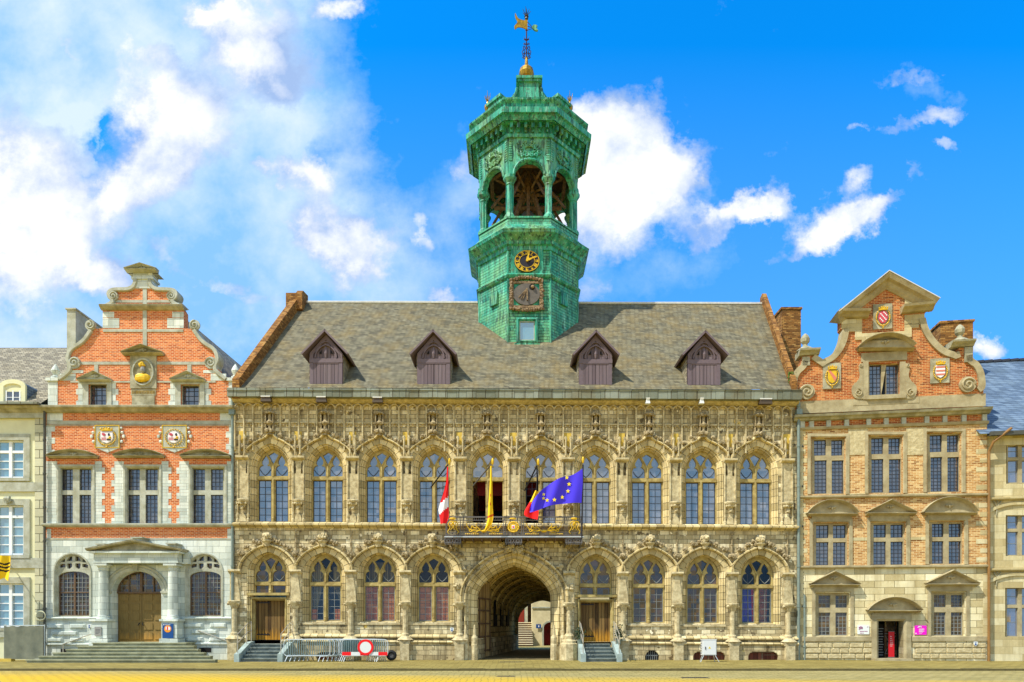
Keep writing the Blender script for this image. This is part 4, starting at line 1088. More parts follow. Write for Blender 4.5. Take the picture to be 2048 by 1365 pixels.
# --- dormers
def dormer():
    root_ = empty('dormer', parent=hall)
    yf = -.02; k = (32.5+yf)/FOC; w2 = 33.2*k; z0 = 0; zw = 63*k; za = 107*k
    f = MB(); f.prism([(-w2, z0), (w2, z0), (w2, zw), (0, za-.12), (-w2, zw)], 0, 3.4); f.build('dormer_wall', M['shutter'], root_)
    ro = MB()
    ov = .33; zo = zw-.02
    # roof slabs
    for s in (-1, 1):
        a = Vector((0, 0, za)); b = Vector((s*(w2+ov), 0, zw-.10)); dd = (b-a); nn = Vector((-dd.z*s, 0, dd.x*s)).normalized()*.06
        q = [a, b, b-nn*1.4, a-nn*1.4] if s > 0 else [b, a, a-nn*1.4, b-nn*1.4]
        base = len(ro.v)
        for y in (-.32, 3.6):
            for p in q: ro.v.append((p.x, y, p.z))
        ro._f([base, base+1, base+2, base+3][::-1]); ro._f([base+4, base+5, base+6, base+7])
        for i in range(4): ro._f([base+i, base+(i+1) % 4, base+4+(i+1) % 4, base+4+i])
    ro.build('dormer_roof', M['shutter_p'], root_)
    fr = MB()
    fr.sweep([(-w2+.02, .03), (-w2+.02, zw), (0, za-.16), (w2-.02, zw), (w2-.02, .03)], [(0, -.01), (0, -.06), (-.17, -.06), (-.17, -.01)])
    fr.box(-w2+.18, w2-.18, -.07, -.01, 42*k, 45*k); fr.box(-w2+.0, w2-.0, -.08, -.01, 44*k, 52*k)
    fr.sweep(arch(0, 53*k, 20*k, 25*k, 10), [(0, -.01), (0, -.10), (.05, -.10), (.05, -.01)])
    fr.sweep(arch(0, 52*k, 26*k, 33*k, 10), [(0, -.01), (0, -.08), (.04, -.08), (.04, -.01)])
    fr.lathe(0, -.05, [(.05, 53*k), (.09, 62*k), (.07, 70*k), (.02, 76*k)], 8)
    fr.build('dormer_frame', M['shutter_p'], root_)
    sd_ = MB(); sd_.box(-w2+.19, -.012, -.05, -.012, .04, 42*k); sd_.box(.012, w2-.19, -.05, -.012, .04, 42*k)
    sd_.build('dormer_shutter', M['shutter'], root_)
    t = MB()
    for s in (-1, 1): t.prism([(s*9*k, 62*k), (s*14*k, 62*k), (s*9*k, 70*k)] if s > 0 else [(-14*k, 62*k), (-9*k, 62*k), (-9*k, 70*k)], -.035, -.012)
    t.build('vent_hole', M['dark'], root_)
    c = MB(); c.box(-w2-.03, w2+.03, -.06, 3, -.12, -.005); c.build('dormer_flashing', M['ridge'], root_)
    ck = MB()
    for s in (-1, 1): a, b = sorted((s*w2*1.004, s*(w2+.03))); ck.box(a, b, .05, 3.3, 0, zw-.05)
    ck.build('dormer_cheek', M['slate_gr'], root_)
    return root_
dm = dormer()
for i, cpx in enumerate((652.6, 867.5, 1191, 1407.5)):
    o = dm if i == 0 else copy_tree(dm, hall)
    x = X(cpx, -.02); o.location = (x, -.02, Z(771.5, -.02)-.5*K_SH*x)
# --- stairs in front of the two small doors
def stairs(name, c, w_top, mat_s, mat_c, n=5):
    root_ = empty(name, (H.x(c, -1.4), 0, 0), parent=hall)
    zt_ = Z(1285)
    for i in range(n):
        z1 = zt_*(n-i)/(n+0.4); m = MB(); wv_ = w_top + .03*i
        m.box(-wv_, wv_, -.55-.28*(i+1)+.28, -.55-.28*i+.28+.02 if i else .1, 0 if i == n-1 else z1-.19, z1-.045); m.box(-wv_, wv_, -.59-.28*(i+1)+.28, -.55-.28*i+.28 if i else .1, z1-.044, z1)
        m.build('step', mat_s, root_)
    for s in (-1, 1):
        m = MB(); b = len(m.v); x0 = s*(w_top+.03*n-.03); x1 = s*(w_top+.03*n+.20)
        f = [(0, 0), (0, zt_+.05), (-.5, zt_+.02), (-.6-.28*(n-1), .38), (-.75-.28*(n-1), .36), (-.75-.28*(n-1), 0)]
        for x in (x0, x1):
            for (y, z) in f: m.v.append((x, y, z))
        nn = len(f); m._f([b+i for i in range(nn)][::(-1 if s > 0 else 1)]); m._f([b+nn+i for i in range(nn)][::(1 if s > 0 else -1)])
        for i in range(nn): m._f([b+i, b+(i+1) % nn, b+nn+(i+1) % nn, b+nn+i])
        m.build('cheek_wall', mat_c, root_)
        m = MB()
        xx = (x0+x1)/2; rt = MB()
        for hgt in (.95, .55): rt.tube([(xx, -.1, zt_+hgt), (xx, -.55, zt_+hgt-.05), (xx, -.65-.28*(n-1), .38+hgt-.1)], .022, 6)
        for yy, zz in ((-.12, zt_), (-.7, zt_-.2), (-.62-.28*(n-1), .38)): rt.tube([(xx, yy, zz), (xx, yy, zz+1.0 if yy > -1 else zz+.85)], .022, 6)
        rt.build('handrail', M['steel'], root_)
    return root_
stairs('door_stairs', 524, .74, M['step_b'], M['cheek'])
stairs('door_stairs', 1200.5, .58, M['step_b'], M['cheek'])
# --- drainpipes
for c, y, zt_, mt, rr in ((465, -.1, 800, 'lead_pipe', .07), (1597, -.15, 800, 'lead_pipe', .075), (1609, -.1, 1190, 'lead_pipe', .05), (1604.5, -.05, 830, 'pipe_dk', .03)):
    m = MB(); x = X(c, y); m.tube([(x, y, 0), (x, y, Z(zt_))], rr, 8)
    for k in range(7): zz = .6+k*1.9; zz < Z(zt_) and m.tube([(x, y, zz), (x, y, zz+.09)], rr+.02, 8)
    if c < 1600: m.tube([(x, y, Z(zt_)), (x+(-.05 if c < 500 else -.25), -.35, Z(785))], rr, 8); m.box(x-.13, x+.13, y-.14, y+.1, Z(832), Z(822))
    m.build('drainpipe', M[mt], hall)
m = MB()
for i in range(40):
    zz = .5+i*.26; m.box(X(1604.5)-.05, X(1604.5)+.05, -.07, -.06, zz, zz+.05)
m.build('cable_tray', M['pipe_dk'], hall)
# ================================================================ belfry tower
TX = (1056-1024)*(38.17)/FOC; TY = 5.67; AP = 2.67
bel = empty('belfry', (TX, TY, 12.0), label='green copper octagonal belfry with clock and open arcade, rising from the slate roof ridge', cat='bell tower')
def TZ(py, a=AP): return CAMZ + (HY-py)*(-CAMY+TY-a)/FOC - 12.0      # height from the pixel row of the front face
OCT = pi/8
def octl(m, prof):     # prof: (apothem, z)
    k = 1/cos(OCT); m.lathe(0, 0, [(a*k, z) for a, z in prof], 8, ph=OCT); return m
zB = 15.0-12.0-1.2
m = MB(); octl(m, [(AP, 0.8), (AP, TZ(552))]); 
lower = m.build('drum', M['cu_row'], bel)
m = MB(); octl(m, [(AP-.02, TZ(552)), (AP-.02, TZ(502))]); m.build('clock_stage', M['cu_row'], bel)
m = MB(); octl(m, [(AP, TZ(558)), (AP+.10, TZ(556)), (AP+.16, TZ(552)), (AP+.10, TZ(549)), (AP-.02, TZ(547))]); m.build('string_moulding', M['cu'], bel)
m = MB()     # corner beads
k = 1/cos(OCT)
for i in range(8):
    a = OCT+i*pi/4; x, y = (AP+.0)*k*cos(a), (AP)*k*sin(a); m.tube([(x, y, 0.8), (x, y, TZ(503))], .055, 6)
m.build('corner_bead', M['cu'], bel)
z1 = TZ(502)
aL = AP+.55
m = MB(); octl(m, [(AP-.02, z1), (AP+.06, z1+.02), (AP+.08, z1+.2), (AP+.20, z1+.26), (AP+.24, z1+.4), (aL-.10, z1+.60), (aL, z1+.68), (aL+.02, TZ(460, aL)-.02), (aL+.05, TZ(458, aL)), (aL-.1, TZ(457, aL)+.04), (AP+.0, TZ(452)+.1)])
m.build('lower_cornice', M['cu'], bel)
zt = TZ(433)
m = MB(); octl(m, [(AP-.0, TZ(452)), (AP, zt-.12), (AP+.05, zt-.10), (AP+.06, zt-.02), (AP-.05, zt), (0.01, zt)]); m.build('parapet', M['cu_row'], bel)
# arcade columns at the eight corners
zc0, zc1 = zt-.02, TZ(350)
def column():
    m = MB(); m.lathe(0, 0, [(.30, zc0), (.30, zc0+.12), (.22, zc0+.2), (.185, zc0+.3), (.18, zc1-.45), (.22, zc1-.42), (.20, zc1-.36), (.25, zc1-.28), (.34, zc1-.14), (.35, zc1), (.3, zc1+.01)], 8, ph=OCT)
    for k in range(4): m.tube([(.18*cos(k*pi/2+.4), .18*sin(k*pi/2+.4), zc0+.3), (.18*cos(k*pi/2+.4), .18*sin(k*pi/2+.4), zc1-.45)], .03, 4)
    return m.mesh('column', M['cu'])
mc = column()
for i in range(8):
    a = OCT+i*pi/4; r = (AP-.22)*k; place(mc, 'column', bel, (r*cos(a), r*sin(a), 0), a)
# arcade spandrels: one arched plate per side
zf = TZ(277); zs = zc1
half = AP*math.tan(OCT)
def arcade_side():
    m = MB(); hw = half-.36; o = [(-half+.02, zs), (-half+.02, zf), (half-.02, zf), (half-.02, zs)]
    hole = arch(0, zs, hw, hw*.98, 12)
    # polygon with arch cut from the bottom edge
    poly = [(-half+.02, zs)] + [(-half+.02, zf), (half-.02, zf), (half-.02, zs)] + [(x, z) for x, z in hole[::-1]]
    m.prism(poly, -AP+.0, -AP+.28, back=True)
    m.sweep(hole, [(0, -AP-.002), (0, -AP-.07), (.06, -AP-.10), (.12, -AP-.06), (.12, -AP-.002)])
    for s in (-1, 1):
        for q in range(9): a, b = sorted((s*(half-.05), s*(half-.22))); m.box(a, b, -AP-.03, -AP-.002, zs+.75+q*.12, zs+.75+q*.12+.08)
    return m.mesh('arcade_side', M['cu'])
def relief(seed):
    m = MB(); r = random.Random(seed); zc = zs+hw_a+ .55
    for s in (-1, 1):
        for (cx, cz, r0, t, a0) in ((.16, zc+.30, .14, 1.4, 0), (.42, zc+.12, .16, 1.2, 2), (.50, zc-.15, .14, 1.3, 4), (.14, zc-.28, .13, 1.3, 1), (.34, zc-.30, .1, 1.1, 5)):
            sp = spiral(cx, cz, r0, t, a0, 1, 14, .2); m.tube([(s*x, -AP-.045, z) for x, z in sp], .045, 5)
        m.tube([(s*.2, -AP-.04, zc-.15), (s*.45, -AP-.04, zc), (s*.2, -AP-.04, zc+.18)], .04, 5)
    for q in range(10): m.blob((r.uniform(-.6, .6), -AP-.03, zc+r.uniform(-.35, .45)), (.06, .05, .05), seed+q, 6, 4, .3)
    m.tube([(x, -AP-.05, z) for x, z in circ(0, zc, .27, 16, rz=.17)], .05, 5)
    return m.mesh('relief_ornament', M['cu'])
hw_a = half-.36
ms_, mr_ = arcade_side(), relief(3)
for i in range(8):
    o = place(ms_, 'arcade_side', bel, (0, 0, 0), i*pi/4)
    if i in (0, 1, 7): place(mr_, 'relief_ornament', o)
m = MB(); octl(m, [(AP-.02, zf), (AP+.09, zf+.01), (AP+.12, zf+.16), (AP+.02, zf+.20), (AP+.02, zf+.62), (AP+.18, zf+.64), (AP+.22, zf+.74)]); m.build('frieze_moulding', M['cu'], bel)
# dentil brackets
zd0, zd1 = zf+.22, zf+.62
m = MB(); m.prism([(-.07, zd0+.1), (.07, zd0+.1), (.07, zd1), (-.07, zd1)], -AP-.20, -AP-.02); m.prism([(-.07, zd0), (.07, zd0), (.07, zd0+.1), (-.07, zd0+.1)], -AP-.12, -AP-.02); md = m.mesh('dentil', M['cu'])
md2 = MB()
for i in range(8):
    for q in range(6):
        mm = MB(); xx = (q-2.5)*.37; mm.box(xx-.075, xx+.075, -AP-.34, -AP-.015, zd0+.12, zd1+.02); mm.box(xx-.06, xx+.06, -AP-.18, -AP-.015, zd0, zd0+.12)
        ca, sa = cos(i*pi/4), sin(i*pi/4); mm.v = [(x*ca-y*sa, x*sa+y*ca, z) for x, y, z in mm.v]; md2.merge(mm)
md2.build('dentil_course', M['cu'], bel)
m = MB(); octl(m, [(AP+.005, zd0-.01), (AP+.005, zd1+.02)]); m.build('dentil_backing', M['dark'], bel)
aU = AP+.70
zl = TZ(214, aU)
m = MB(); octl(m, [(AP+.38, zd1+.02), (AP+.38, zd1+.10), (AP+.42, zd1+.16), (AP+.46, zl-.50), (aU-.12, zl-.30), (aU, zl-.26), (aU+.02, zl), (aU-.05, zl+.05), (aU-.32, zl+.07), (aU-.30, zl+.40), (aU-.16, zl+.52), (aU-.14, zl+.60), (aU-.34, zl+.66), (1.9, zl+1.0)])
m.build('upper_cornice', M['cu'], bel)
ztop = zl+.66
# low copper roof, pedestals and urns
m = MB(); octl(m, [(2.8, zl+.6), (2.2, zl+.9), (1.2, zl+1.5), (.5, zl+2.2), (.33, zl+3.0), (.33, CAMZ + (HY-163)*(-CAMY+TY)/FOC - 12.0)]); m.build('lantern_roof', M['cu'], bel)
zq = ztop
m = MB(); yq = -aU+.75
for s in (0,):
    m.box(-.50, .50, yq-.05, yq+.5, zq-.1, zq+1.15); m.box(-.60, .60, yq-.14, yq+.55, zq+1.15, zq+1.27); m.box(-.68, .68, yq-.2, yq+.6, zq+1.27, zq+1.40)
    m.box(-.56, .56, yq-.1, yq+.5, zq-.1, zq+.12)
for s in (-1, 1):
    m.tube([(s*x, yq+.1, z) for x, z in spline([(.62, zq+.95), (.70, zq+.6), (.9, zq+.35), (1.25, zq+.2), (1.45, zq+.12)], 4)], .09, 6)
    for q in range(5): m.blob((s*(.68+.16*q), yq+.12, zq+.42-.06*q), (.11, .08, .14-.015*q), q, 6, 4, .3)
m.prism([(-1.7, zq-.1), (1.7, zq-.1), (1.55, zq+.1), (1.0, zq+.42), (.62, zq+.95), (-.62, zq+.95), (-1.0, zq+.42), (-1.55, zq+.1)], yq+.12, yq+.35)
for q in range(14): m.blob((rnd.choice((-1, 1))*rnd.uniform(.6, 1.1), yq+.1, zq+rnd.uniform(.05, .35)), (.09, .06, .08), q, 6, 4, .4)
m.build('pedestal_gable', M['cu'], bel)
# gabled lucarne caps on the other sides, urns
m = MB(); 
for i in (1, 2, 6, 7, 3, 5):
    a = -pi/2+i*pi/4; mm = MB(); mm.box(-.45, .45, yq-.0, yq+.45, zq-.1, zq+.75); mm.box(-.55, .55, yq-.08, yq+.5, zq+.75, zq+.9)
    ca, sa = cos(i*pi/4), sin(i*pi/4); mm.v = [(x*ca-y*sa, x*sa+y*ca, z) for x, y, z in mm.v]; m.merge(mm)
m.build('lucarne', M['cu'], bel)
me = MB(); me.lathe(0, 0, [(.10, 0), (.14, .05), (.06, .15), (.16, .4), (.17, .55), (.06, .65), (.03, .8)], 8)
for q in range(6): me.tube([(0, 0, .75), (.12*cos(q), .12*sin(q), 1.0), (.16*cos(q), .16*sin(q), 1.25-.05*q)], .025, 4, .008)
me.tube([(0, 0, .7), (0, 0, 1.4)], .03, 5, .008)
me = me.mesh('urn_finial', M['gold_d'])
for s in (-1, 1): place(me, 'urn_finial', bel, (s*2.22, -1.35, zq+.35))
# belfry timbers, bells and dark ceiling
zi0, zi1 = zt, zf
m = MB(); octl(m, [(AP-.3, zf-.25), (0.01, zf-.15)]); m.build('belfry_ceiling', M['beam'], bel)
m = MB()
for i in range(8):
    a = OCT+i*pi/4; r = AP-.5; x, y = r*cos(a), r*sin(a)
    m.tube([(x, y, zs-.6), (x*.25, y*.25, zf-.3)], .08, 4)
    m.tube([(x*.9, y*.9, zs+1.0), (-x*.3, -y*.3, zs+.5)], .07, 4)
    b = OCT+(i+1)*pi/4; m.tube([(x, y, zs+.9), (r*cos(b), r*sin(b), zs+.9)], .10, 4)
m.tube([(-1.9, -.3, zi0+.9), (1.9, -.3, zi0+.9)], .14, 4); m.tube([(-1.9, .4, zi0+2.3), (1.9, .4, zi0+2.3)], .14, 4)
for s in (-1, 1): m.tube([(s*1.2, -.2, zi0), (0, -.2, zs+1.4)], .13, 4)
m.build('bell_frame', M['beam_l'], bel)
m = MB(); m.tube([(0, -.5, zi0), (0, -.5, zf-.3)], .09, 4); m.build('king_post', M['beam_l'], bel)
bell = MB(); bell.lathe(0, 0, [(.02, .75), (.25, .72), (.34, .6), (.38, .3), (.5, .08), (.56, 0), (.5, .0)], 14)
bm = bell.mesh('bell', M['iron_g'])
for (x, y, z) in ((-.7, -.3, zi0+.1), (.65, -.3, zi0+.15), (0, .4, zi0+1.3)): place(bm, 'bell', bel, (x, y, z))
# globe, spire ironwork and vane
zb = TZ(161, TY-TY+AP*0+0.0)
def CZc(py): return CAMZ + (HY-py)*(-CAMY+TY)/FOC - 12.0
KC = (-CAMY+TY)/FOC
vn = empty('weather_vane', (-3*KC, 0, 0), parent=bel)
m = MB(); m.lathe(0, 0, [(.5, CZc(166)), (.2, CZc(161)), (.36, CZc(157)), (.43, CZc(149)), (.38, CZc(141)), (.2, CZc(136)), (.1, CZc(130)), (.07, CZc(118)), (.03, CZc(112))], 12)
m.smooth = True; m.build('gilt_globe', M['gold_d'], vn)
m = MB(); m.tube([(0, 0, CZc(120)), (0, 0, CZc(30))], .035, 6); m.build('rod', M['iron_p'], vn)
m = MB()
for s in (-1, 1):
    for pl in (0, 1):
        for (x, py_, r0, a0, t) in ((.13, 116, .10, 0, 1.3), (.15, 104, .14, 3, 1.3), (.14, 97, .11, 1, 1.2), (.10, 88, .08, 3, 1.1), (.08, 80, .06, 0, 1.0), (.17, 109, .09, 2, 1.2)):
            sp = spiral(x, CZc(py_), r0, t, a0, 1, 12, .25); m.tube([((s*x_, 0, z_) if pl == 0 else (0, s*x_, z_)) for x_, z_ in sp], .022, 4)
        m.tube([((s*x_, 0, z_) if pl == 0 else (0, s*x_, z_)) for x_, z_ in [(.03, CZc(82)), (.12, CZc(77)), (.16, CZc(73))]], .02, 4, .008)
m.build('scrollwork', M['iron_p'], vn)
P = lambda x, y: ((x-1053)*KC, CZc(y))
m = MB(); pts = spline([P(1053, 42), P(1044, 41), P(1036, 37), P(1031, 28), P(1030, 30), P(1031, 37), P(1035, 45), P(1029, 53), P(1029, 57), P(1031, 59), P(1036, 55), P(1045, 56), P(1053, 60)], 3)
m.prism(pts, -.03, .03, back=True); m.box(-.06, .06, -.05, .05, CZc(61), CZc(40)); m.build('pennant', M['gold_d'], vn)
m = MB(); m.tube([(0, 0, CZc(52)), (.3, 0, CZc(56)), (.42, 0, CZc(57))], .02, 4); m.tube([(0, 0, CZc(42)), (.25, 0, CZc(52)), (.40, 0, CZc(57))], .02, 4); m.tube([(.05, 0, CZc(61)), (.3, 0, CZc(58))], .02, 4); m.build('counter_arm', M['iron_p'], vn)
m = MB(); m.prism(spline([P(1064, 56), P(1068, 51), P(1075, 53), P(1072, 57), P(1076, 62), P(1070, 62)], 3, True), -.05, .05, back=True); m.build('tulip', M['cu'], vn)
m = MB(); m.lathe(0, 0, [(.04, CZc(42)), (.10, CZc(39)), (.09, CZc(36)), (.13, CZc(34)), (.10, CZc(32))], 8)
for q in range(7):
    a = q*.9; m.tube([(0, 0, CZc(34)), (.12*cos(a), .12*sin(a), CZc(28)), (.24*cos(a), .2*sin(a), CZc(23-q % 3*2))], .03, 4, .01)
m.tube([(0, 0, CZc(34)), (0, 0, CZc(17))], .03, 4, .01)
m.build('crown', M['iron'], vn)
# clock on the front face
yf = -AP-.03
def TP(px_, py_, a=AP): kk = (-CAMY+TY-a)/FOC; return ((px_-HX)*kk-TX, TZ(py_, a))
cx, cz = TP(1054, 525); R = 25*.0264
ck = empty('clock', (cx, 0, cz), parent=bel)
m = MB(); m.box(-.84, .84, yf-.02, yf+.02, -.62, .62); m.build('clock_backing', M['cu'], ck)
m = MB(); m.prism(circ(0, 0, R, 32, rz=R*.86), yf-.09, yf-.02); m.build('clock_face', plain('clock_black', C_(34,26,30), .5), ck)
RZ = .86
m = MB()
for (r0, r1) in ((R*.97, R*.92), (R*.62, R*.58)):
    m.prism(circ(0, 0, r0, 32, rz=r0*RZ), yf-.11, yf-.092, [circ(0, 0, r1, 32, rz=r1*RZ)])
m.build('chapter_ring', M['gold'], ck)
NUM = ['XII', 'I', 'II', 'III', 'IIII', 'V', 'VI', 'VII', 'VIII', 'IX', 'X', 'XI']
m = MB()
def stroke(m, a, b, w, y0, y1):
    a = Vector((a[0], 0, a[1])); b = Vector((b[0], 0, b[1])); d = (b-a)*.5; n = Vector((-d.z, 0, d.x)).normalized()*w
    m.obox((a+b)/2+Vector((0, (y0+y1)/2, 0)), d, (0, (y1-y0)/2, 0), n)
for i, s in enumerate(NUM):
    a = -2*pi*i/12; wts = {'I': .5, 'V': 1, 'X': 1}; tot = sum(wts[c] for c in s); u = -tot/2; sc_ = R*.125
    for c in s:
        ww = wts[c]; um = u+ww/2; u += ww
        segs = {'I': [(0, -1, 0, 1)], 'V': [(-.3, 1, 0, -1), (.3, 1, 0, -1)], 'X': [(-.3, 1, .3, -1), (.3, 1, -.3, -1)]}[c]
        for (xa, za, xb, zb2) in segs:
            pt = []
            for (xx, zz) in ((xa, za), (xb, zb2)):
                lx = (um+xx)*sc_; rr = R*.77+zz*R*.12
                pt.append((lx*cos(a)-rr*sin(a)*1, (lx*sin(a)+rr*cos(a))*RZ))
            stroke(m, pt[0], pt[1], .022, yf-.11, yf-.092)
m.build('numerals', M['gold'], ck)
m = MB(); stroke(m, (0, 0), (.13, .52), .035, yf-.15, yf-.13); stroke(m, (0, 0), (.05, .2), .06, yf-.152, yf-.128); m.build('hour_hand', M['gold'], ck)
m = MB(); stroke(m, (0, 0), (.40, .18), .03, yf-.18, yf-.16); stroke(m, (0, 0), (.2, .09), .05, yf-.182, yf-.158); m.prism(circ(0, 0, .06, 10), yf-.2, yf-.09); m.build('minute_hand', M['gold'], ck)
# sundial in a carved frame
cx, cz = TP(1053, 591.5)
sdl = empty('sundial', (cx, 0, cz), parent=bel)
bro = plain('bronze_brown_carving', C_(160,134,96), .7, 0, 0, 9, C_(88,68,46))
m = MB(); r_ = random.Random(12)
for q in range(44):
    t = q/44*4; e = int(t); f = t-e; hw, hh = .80, .72
    x, z = [(-hw+2*hw*f, hh), (hw, hh-2*hh*f), (hw-2*hw*f, -hh), (-hw, -hh+2*hh*f)][e]
    if e == 0: z += .16*sin(pi*f)
    if e == 2: z -= .10*sin(pi*f)
    m.blob((x+r_.uniform(-.03, .03), yf-.10, z), (.10, .09, .09), q, 6, 4, .35)
m.sweep([(-.74, .64), (.74, .64), (.74, -.64), (-.74, -.64)], [(-.07, yf-.0), (-.07, yf-.1), (.05, yf-.1), (.05, yf-.0)], closed=True)
m.build('carved_frame', bro, sdl)
m = MB(); m.box(-.72, .72, yf-.03, yf+.02, -.66, .66); m.build('backboard', M['cu'], sdl)
m = MB(); m.prism(circ(0, .0, .69, 28, rz=.56), yf-.12, yf-.03); m.build('dial', plain('sundial_slate', C_(106,98,88), .6, 0, .3, 5), sdl)
m = MB(); 
for e in ((-.42, -.18), (-.3, -.26), (-.2, -.3), (.02, -.34)): stroke(m, (.02, .28), e, .014, yf-.16, yf-.13)
stroke(m, (.02, .28), (.04, -.34), .035, yf-.2, yf-.16); m.build('hour_line', bro, sdl)
m = MB(); m.blob((.32, yf-.16, .36), (.10, .10, .09), 1, 10, 8, 0); m.build('pivot_ball', bro, sdl)
m = MB(); m.prism(circ(.29, .37, .16, 14), yf-.13, yf-.121); m.build('ball_recess', M['dark'], sdl)
# window low on the front face
cx, cz = TP(1054, 664)
tw = empty('tower_window', (cx, 0, cz), parent=bel)
m = MB(); m.sweep(rect(-.56, .56, -.66, .66)[::-1], [(0, yf), (0, yf-.16), (-.10, yf-.2), (-.14, yf-.12), (-.2, yf-.06), (-.2, yf)], closed=True); m.box(-.66, .66, yf-.16, yf, -.80, -.67); m.build('window_surround', M['cu'], tw)
m = MB(); m.sweep(rect(-.40, .40, -.50, .50)[::-1], [(0, yf-.02), (0, yf-.09), (-.05, yf-.09), (-.05, yf-.02)], closed=True); m.build('window_frame', M['lime_trim'], tw)
m = MB(); m.box(-.37, .37, yf-.05, yf-.01, -.48, .48); m.build('pane', M['pane_lb'], tw)
for i, s in ((1, 1), (7, -1)):
    m = MB(); m.box(-.12*s-.28, -.12*s+.28, yf-.10, yf, TZ(600)+.0, TZ(575)); 
    m.build('shutter_hatch', M['cu'], bel, rz=i*pi/4)
m = MB(); octl(m, [(AP+.03, .9), (AP+.03, 1.0)]); m.build('tower_skirt', M['ridge'], bel)
# ================================================================ helpers for the houses
def win(parent, fr, lights, nx, nz, stone, pane, lead, out=None, y0=0.16, dep=0.10, name='window', bar=0.012, round_top=False):
    """stone cross window: lights = px boxes (x0,x1,ytop,ybot) ; out = px box of the stone plate"""
    hs = []
    for (a, b, t, q) in lights:
        hs.append(rect(fr.p(a, t, y0)[0], fr.p(b, t, y0)[0], fr.p(a, q, y0)[1], fr.p(a, t, y0)[1]))
    if out is None:
        out = (min(l[0] for l in lights)-5, max(l[1] for l in lights)+5, min(l[2] for l in lights)-5, max(l[3] for l in lights)+1)
    O = rect(fr.p(out[0], out[2], y0)[0], fr.p(out[1], out[2], y0)[0], fr.p(out[0], out[3], y0)[1], fr.p(out[0], out[2], y0)[1])
    m = MB(); m.prism(O, y0, y0+dep+.1, hs); w = m.build(name, stone, parent)
    m = MB()
    for h in hs: m.box(h[0][0], h[1][0], y0+dep, y0+dep+.02, h[0][1], h[2][1])
    m.build('pane', pane, w)
    m = MB()
    for h in hs:
        a, b, z0, z1 = h[0][0], h[1][0], h[0][1], h[2][1]
        n_ = max(2, round((z1-z0)/((b-a)/nx)/1.0)) if nz == 0 else nz
        for i in range(1, nx): x = a+(b-a)*i/nx; m.box(x-bar, x+bar, y0+dep-.02, y0+dep-.002, z0, z1)
        for i in range(1, n_): z = z0+(z1-z0)*i/n_; m.box(a, b, y0+dep-.018, y0+dep-.0022, z-bar, z+bar)
        for e0, e1 in ((a, a+.025), (b-.025, b)): m.box(e0, e1, y0+dep-.03, y0+dep-.0024, z0, z1)
        m.box(a, b, y0+dep-.031, y0+dep-.0026, z0, z0+.03); m.box(a, b, y0+dep-.031, y0+dep-.0026, z1-.03, z1)
    m.build('leading', lead, w)
    return w
def hole(fr, x0, x1, yt, yb, y=0.0): return rect(fr.p(x0, yt, y)[0], fr.p(x1, yt, y)[0], fr.p(x0, yb, y)[1], fr.p(x0, yt, y)[1])
def slab(m, fr, x0, x1, yt, yb, pr=0.02, back=0.0):
    """box on the facade given in photo px, standing pr proud"""
    m.box(fr.p(x0, yt)[0], fr.p(x1, yt)[0], -pr, back, fr.p(x0, yb)[1], fr.p(x0, yt)[1])
MOLD = [(0.0, 0), (0.0, -.06), (.03, -.14), (.07, -.20), (.09, -.28), (.13, -.30), (.15, -.27), (.15, 0)]
def hood(parent, fr, x0, x1, apx, apy, yb, kind, mat, prj=.28, wall=None, name='window_hood', th=1.0):
    a = Vector(fr.p(x0, yb)); b = Vector(fr.p(x1, yb)); c = Vector(fr.p(apx, apy))
    P_ = [(n*th*.62, y*prj/.3) for n, y in MOLD]
    m = MB(); m.sweep([tuple(a), tuple(b)], [(q, y) for q, y in P_])
    t = .15*th*.62
    if kind == 'tri': path = [tuple(a+Vector((0, t*.6))), tuple(c-Vector((0, t))), tuple(b+Vector((0, t*.6)))]
    else:
        h = (b.x-a.x)/2; r = c.y-t-a.y; R = (h*h+r*r)/(2*r); cz_ = a.y+t*.6+r-R; an = math.asin(min(1, h/R)); cxm = (a.x+b.x)/2
        path = [(cxm+R*sin(-an+2*an*i/14), cz_+R*cos(-an+2*an*i/14)) for i in range(15)]
    m.sweep(path, P_)
    m.prism([tuple(a)]+path+[tuple(b)], -.05, 0)
    o = m.build(name, mat, parent)
    m = MB(); cc = (a+b)/2
    for s in (-1, 1): m.blob((cc.x+s*.10, -.09, a.y+(c.y-a.y)*.55), (.10, .05, .05), 3, 6, 4, .3)
    m.blob((cc.x, -.10, a.y+(c.y-a.y)*.5), (.05, .06, .09), 4, 6, 4, .3)
    m.build('hood_carving', mat, o); return o
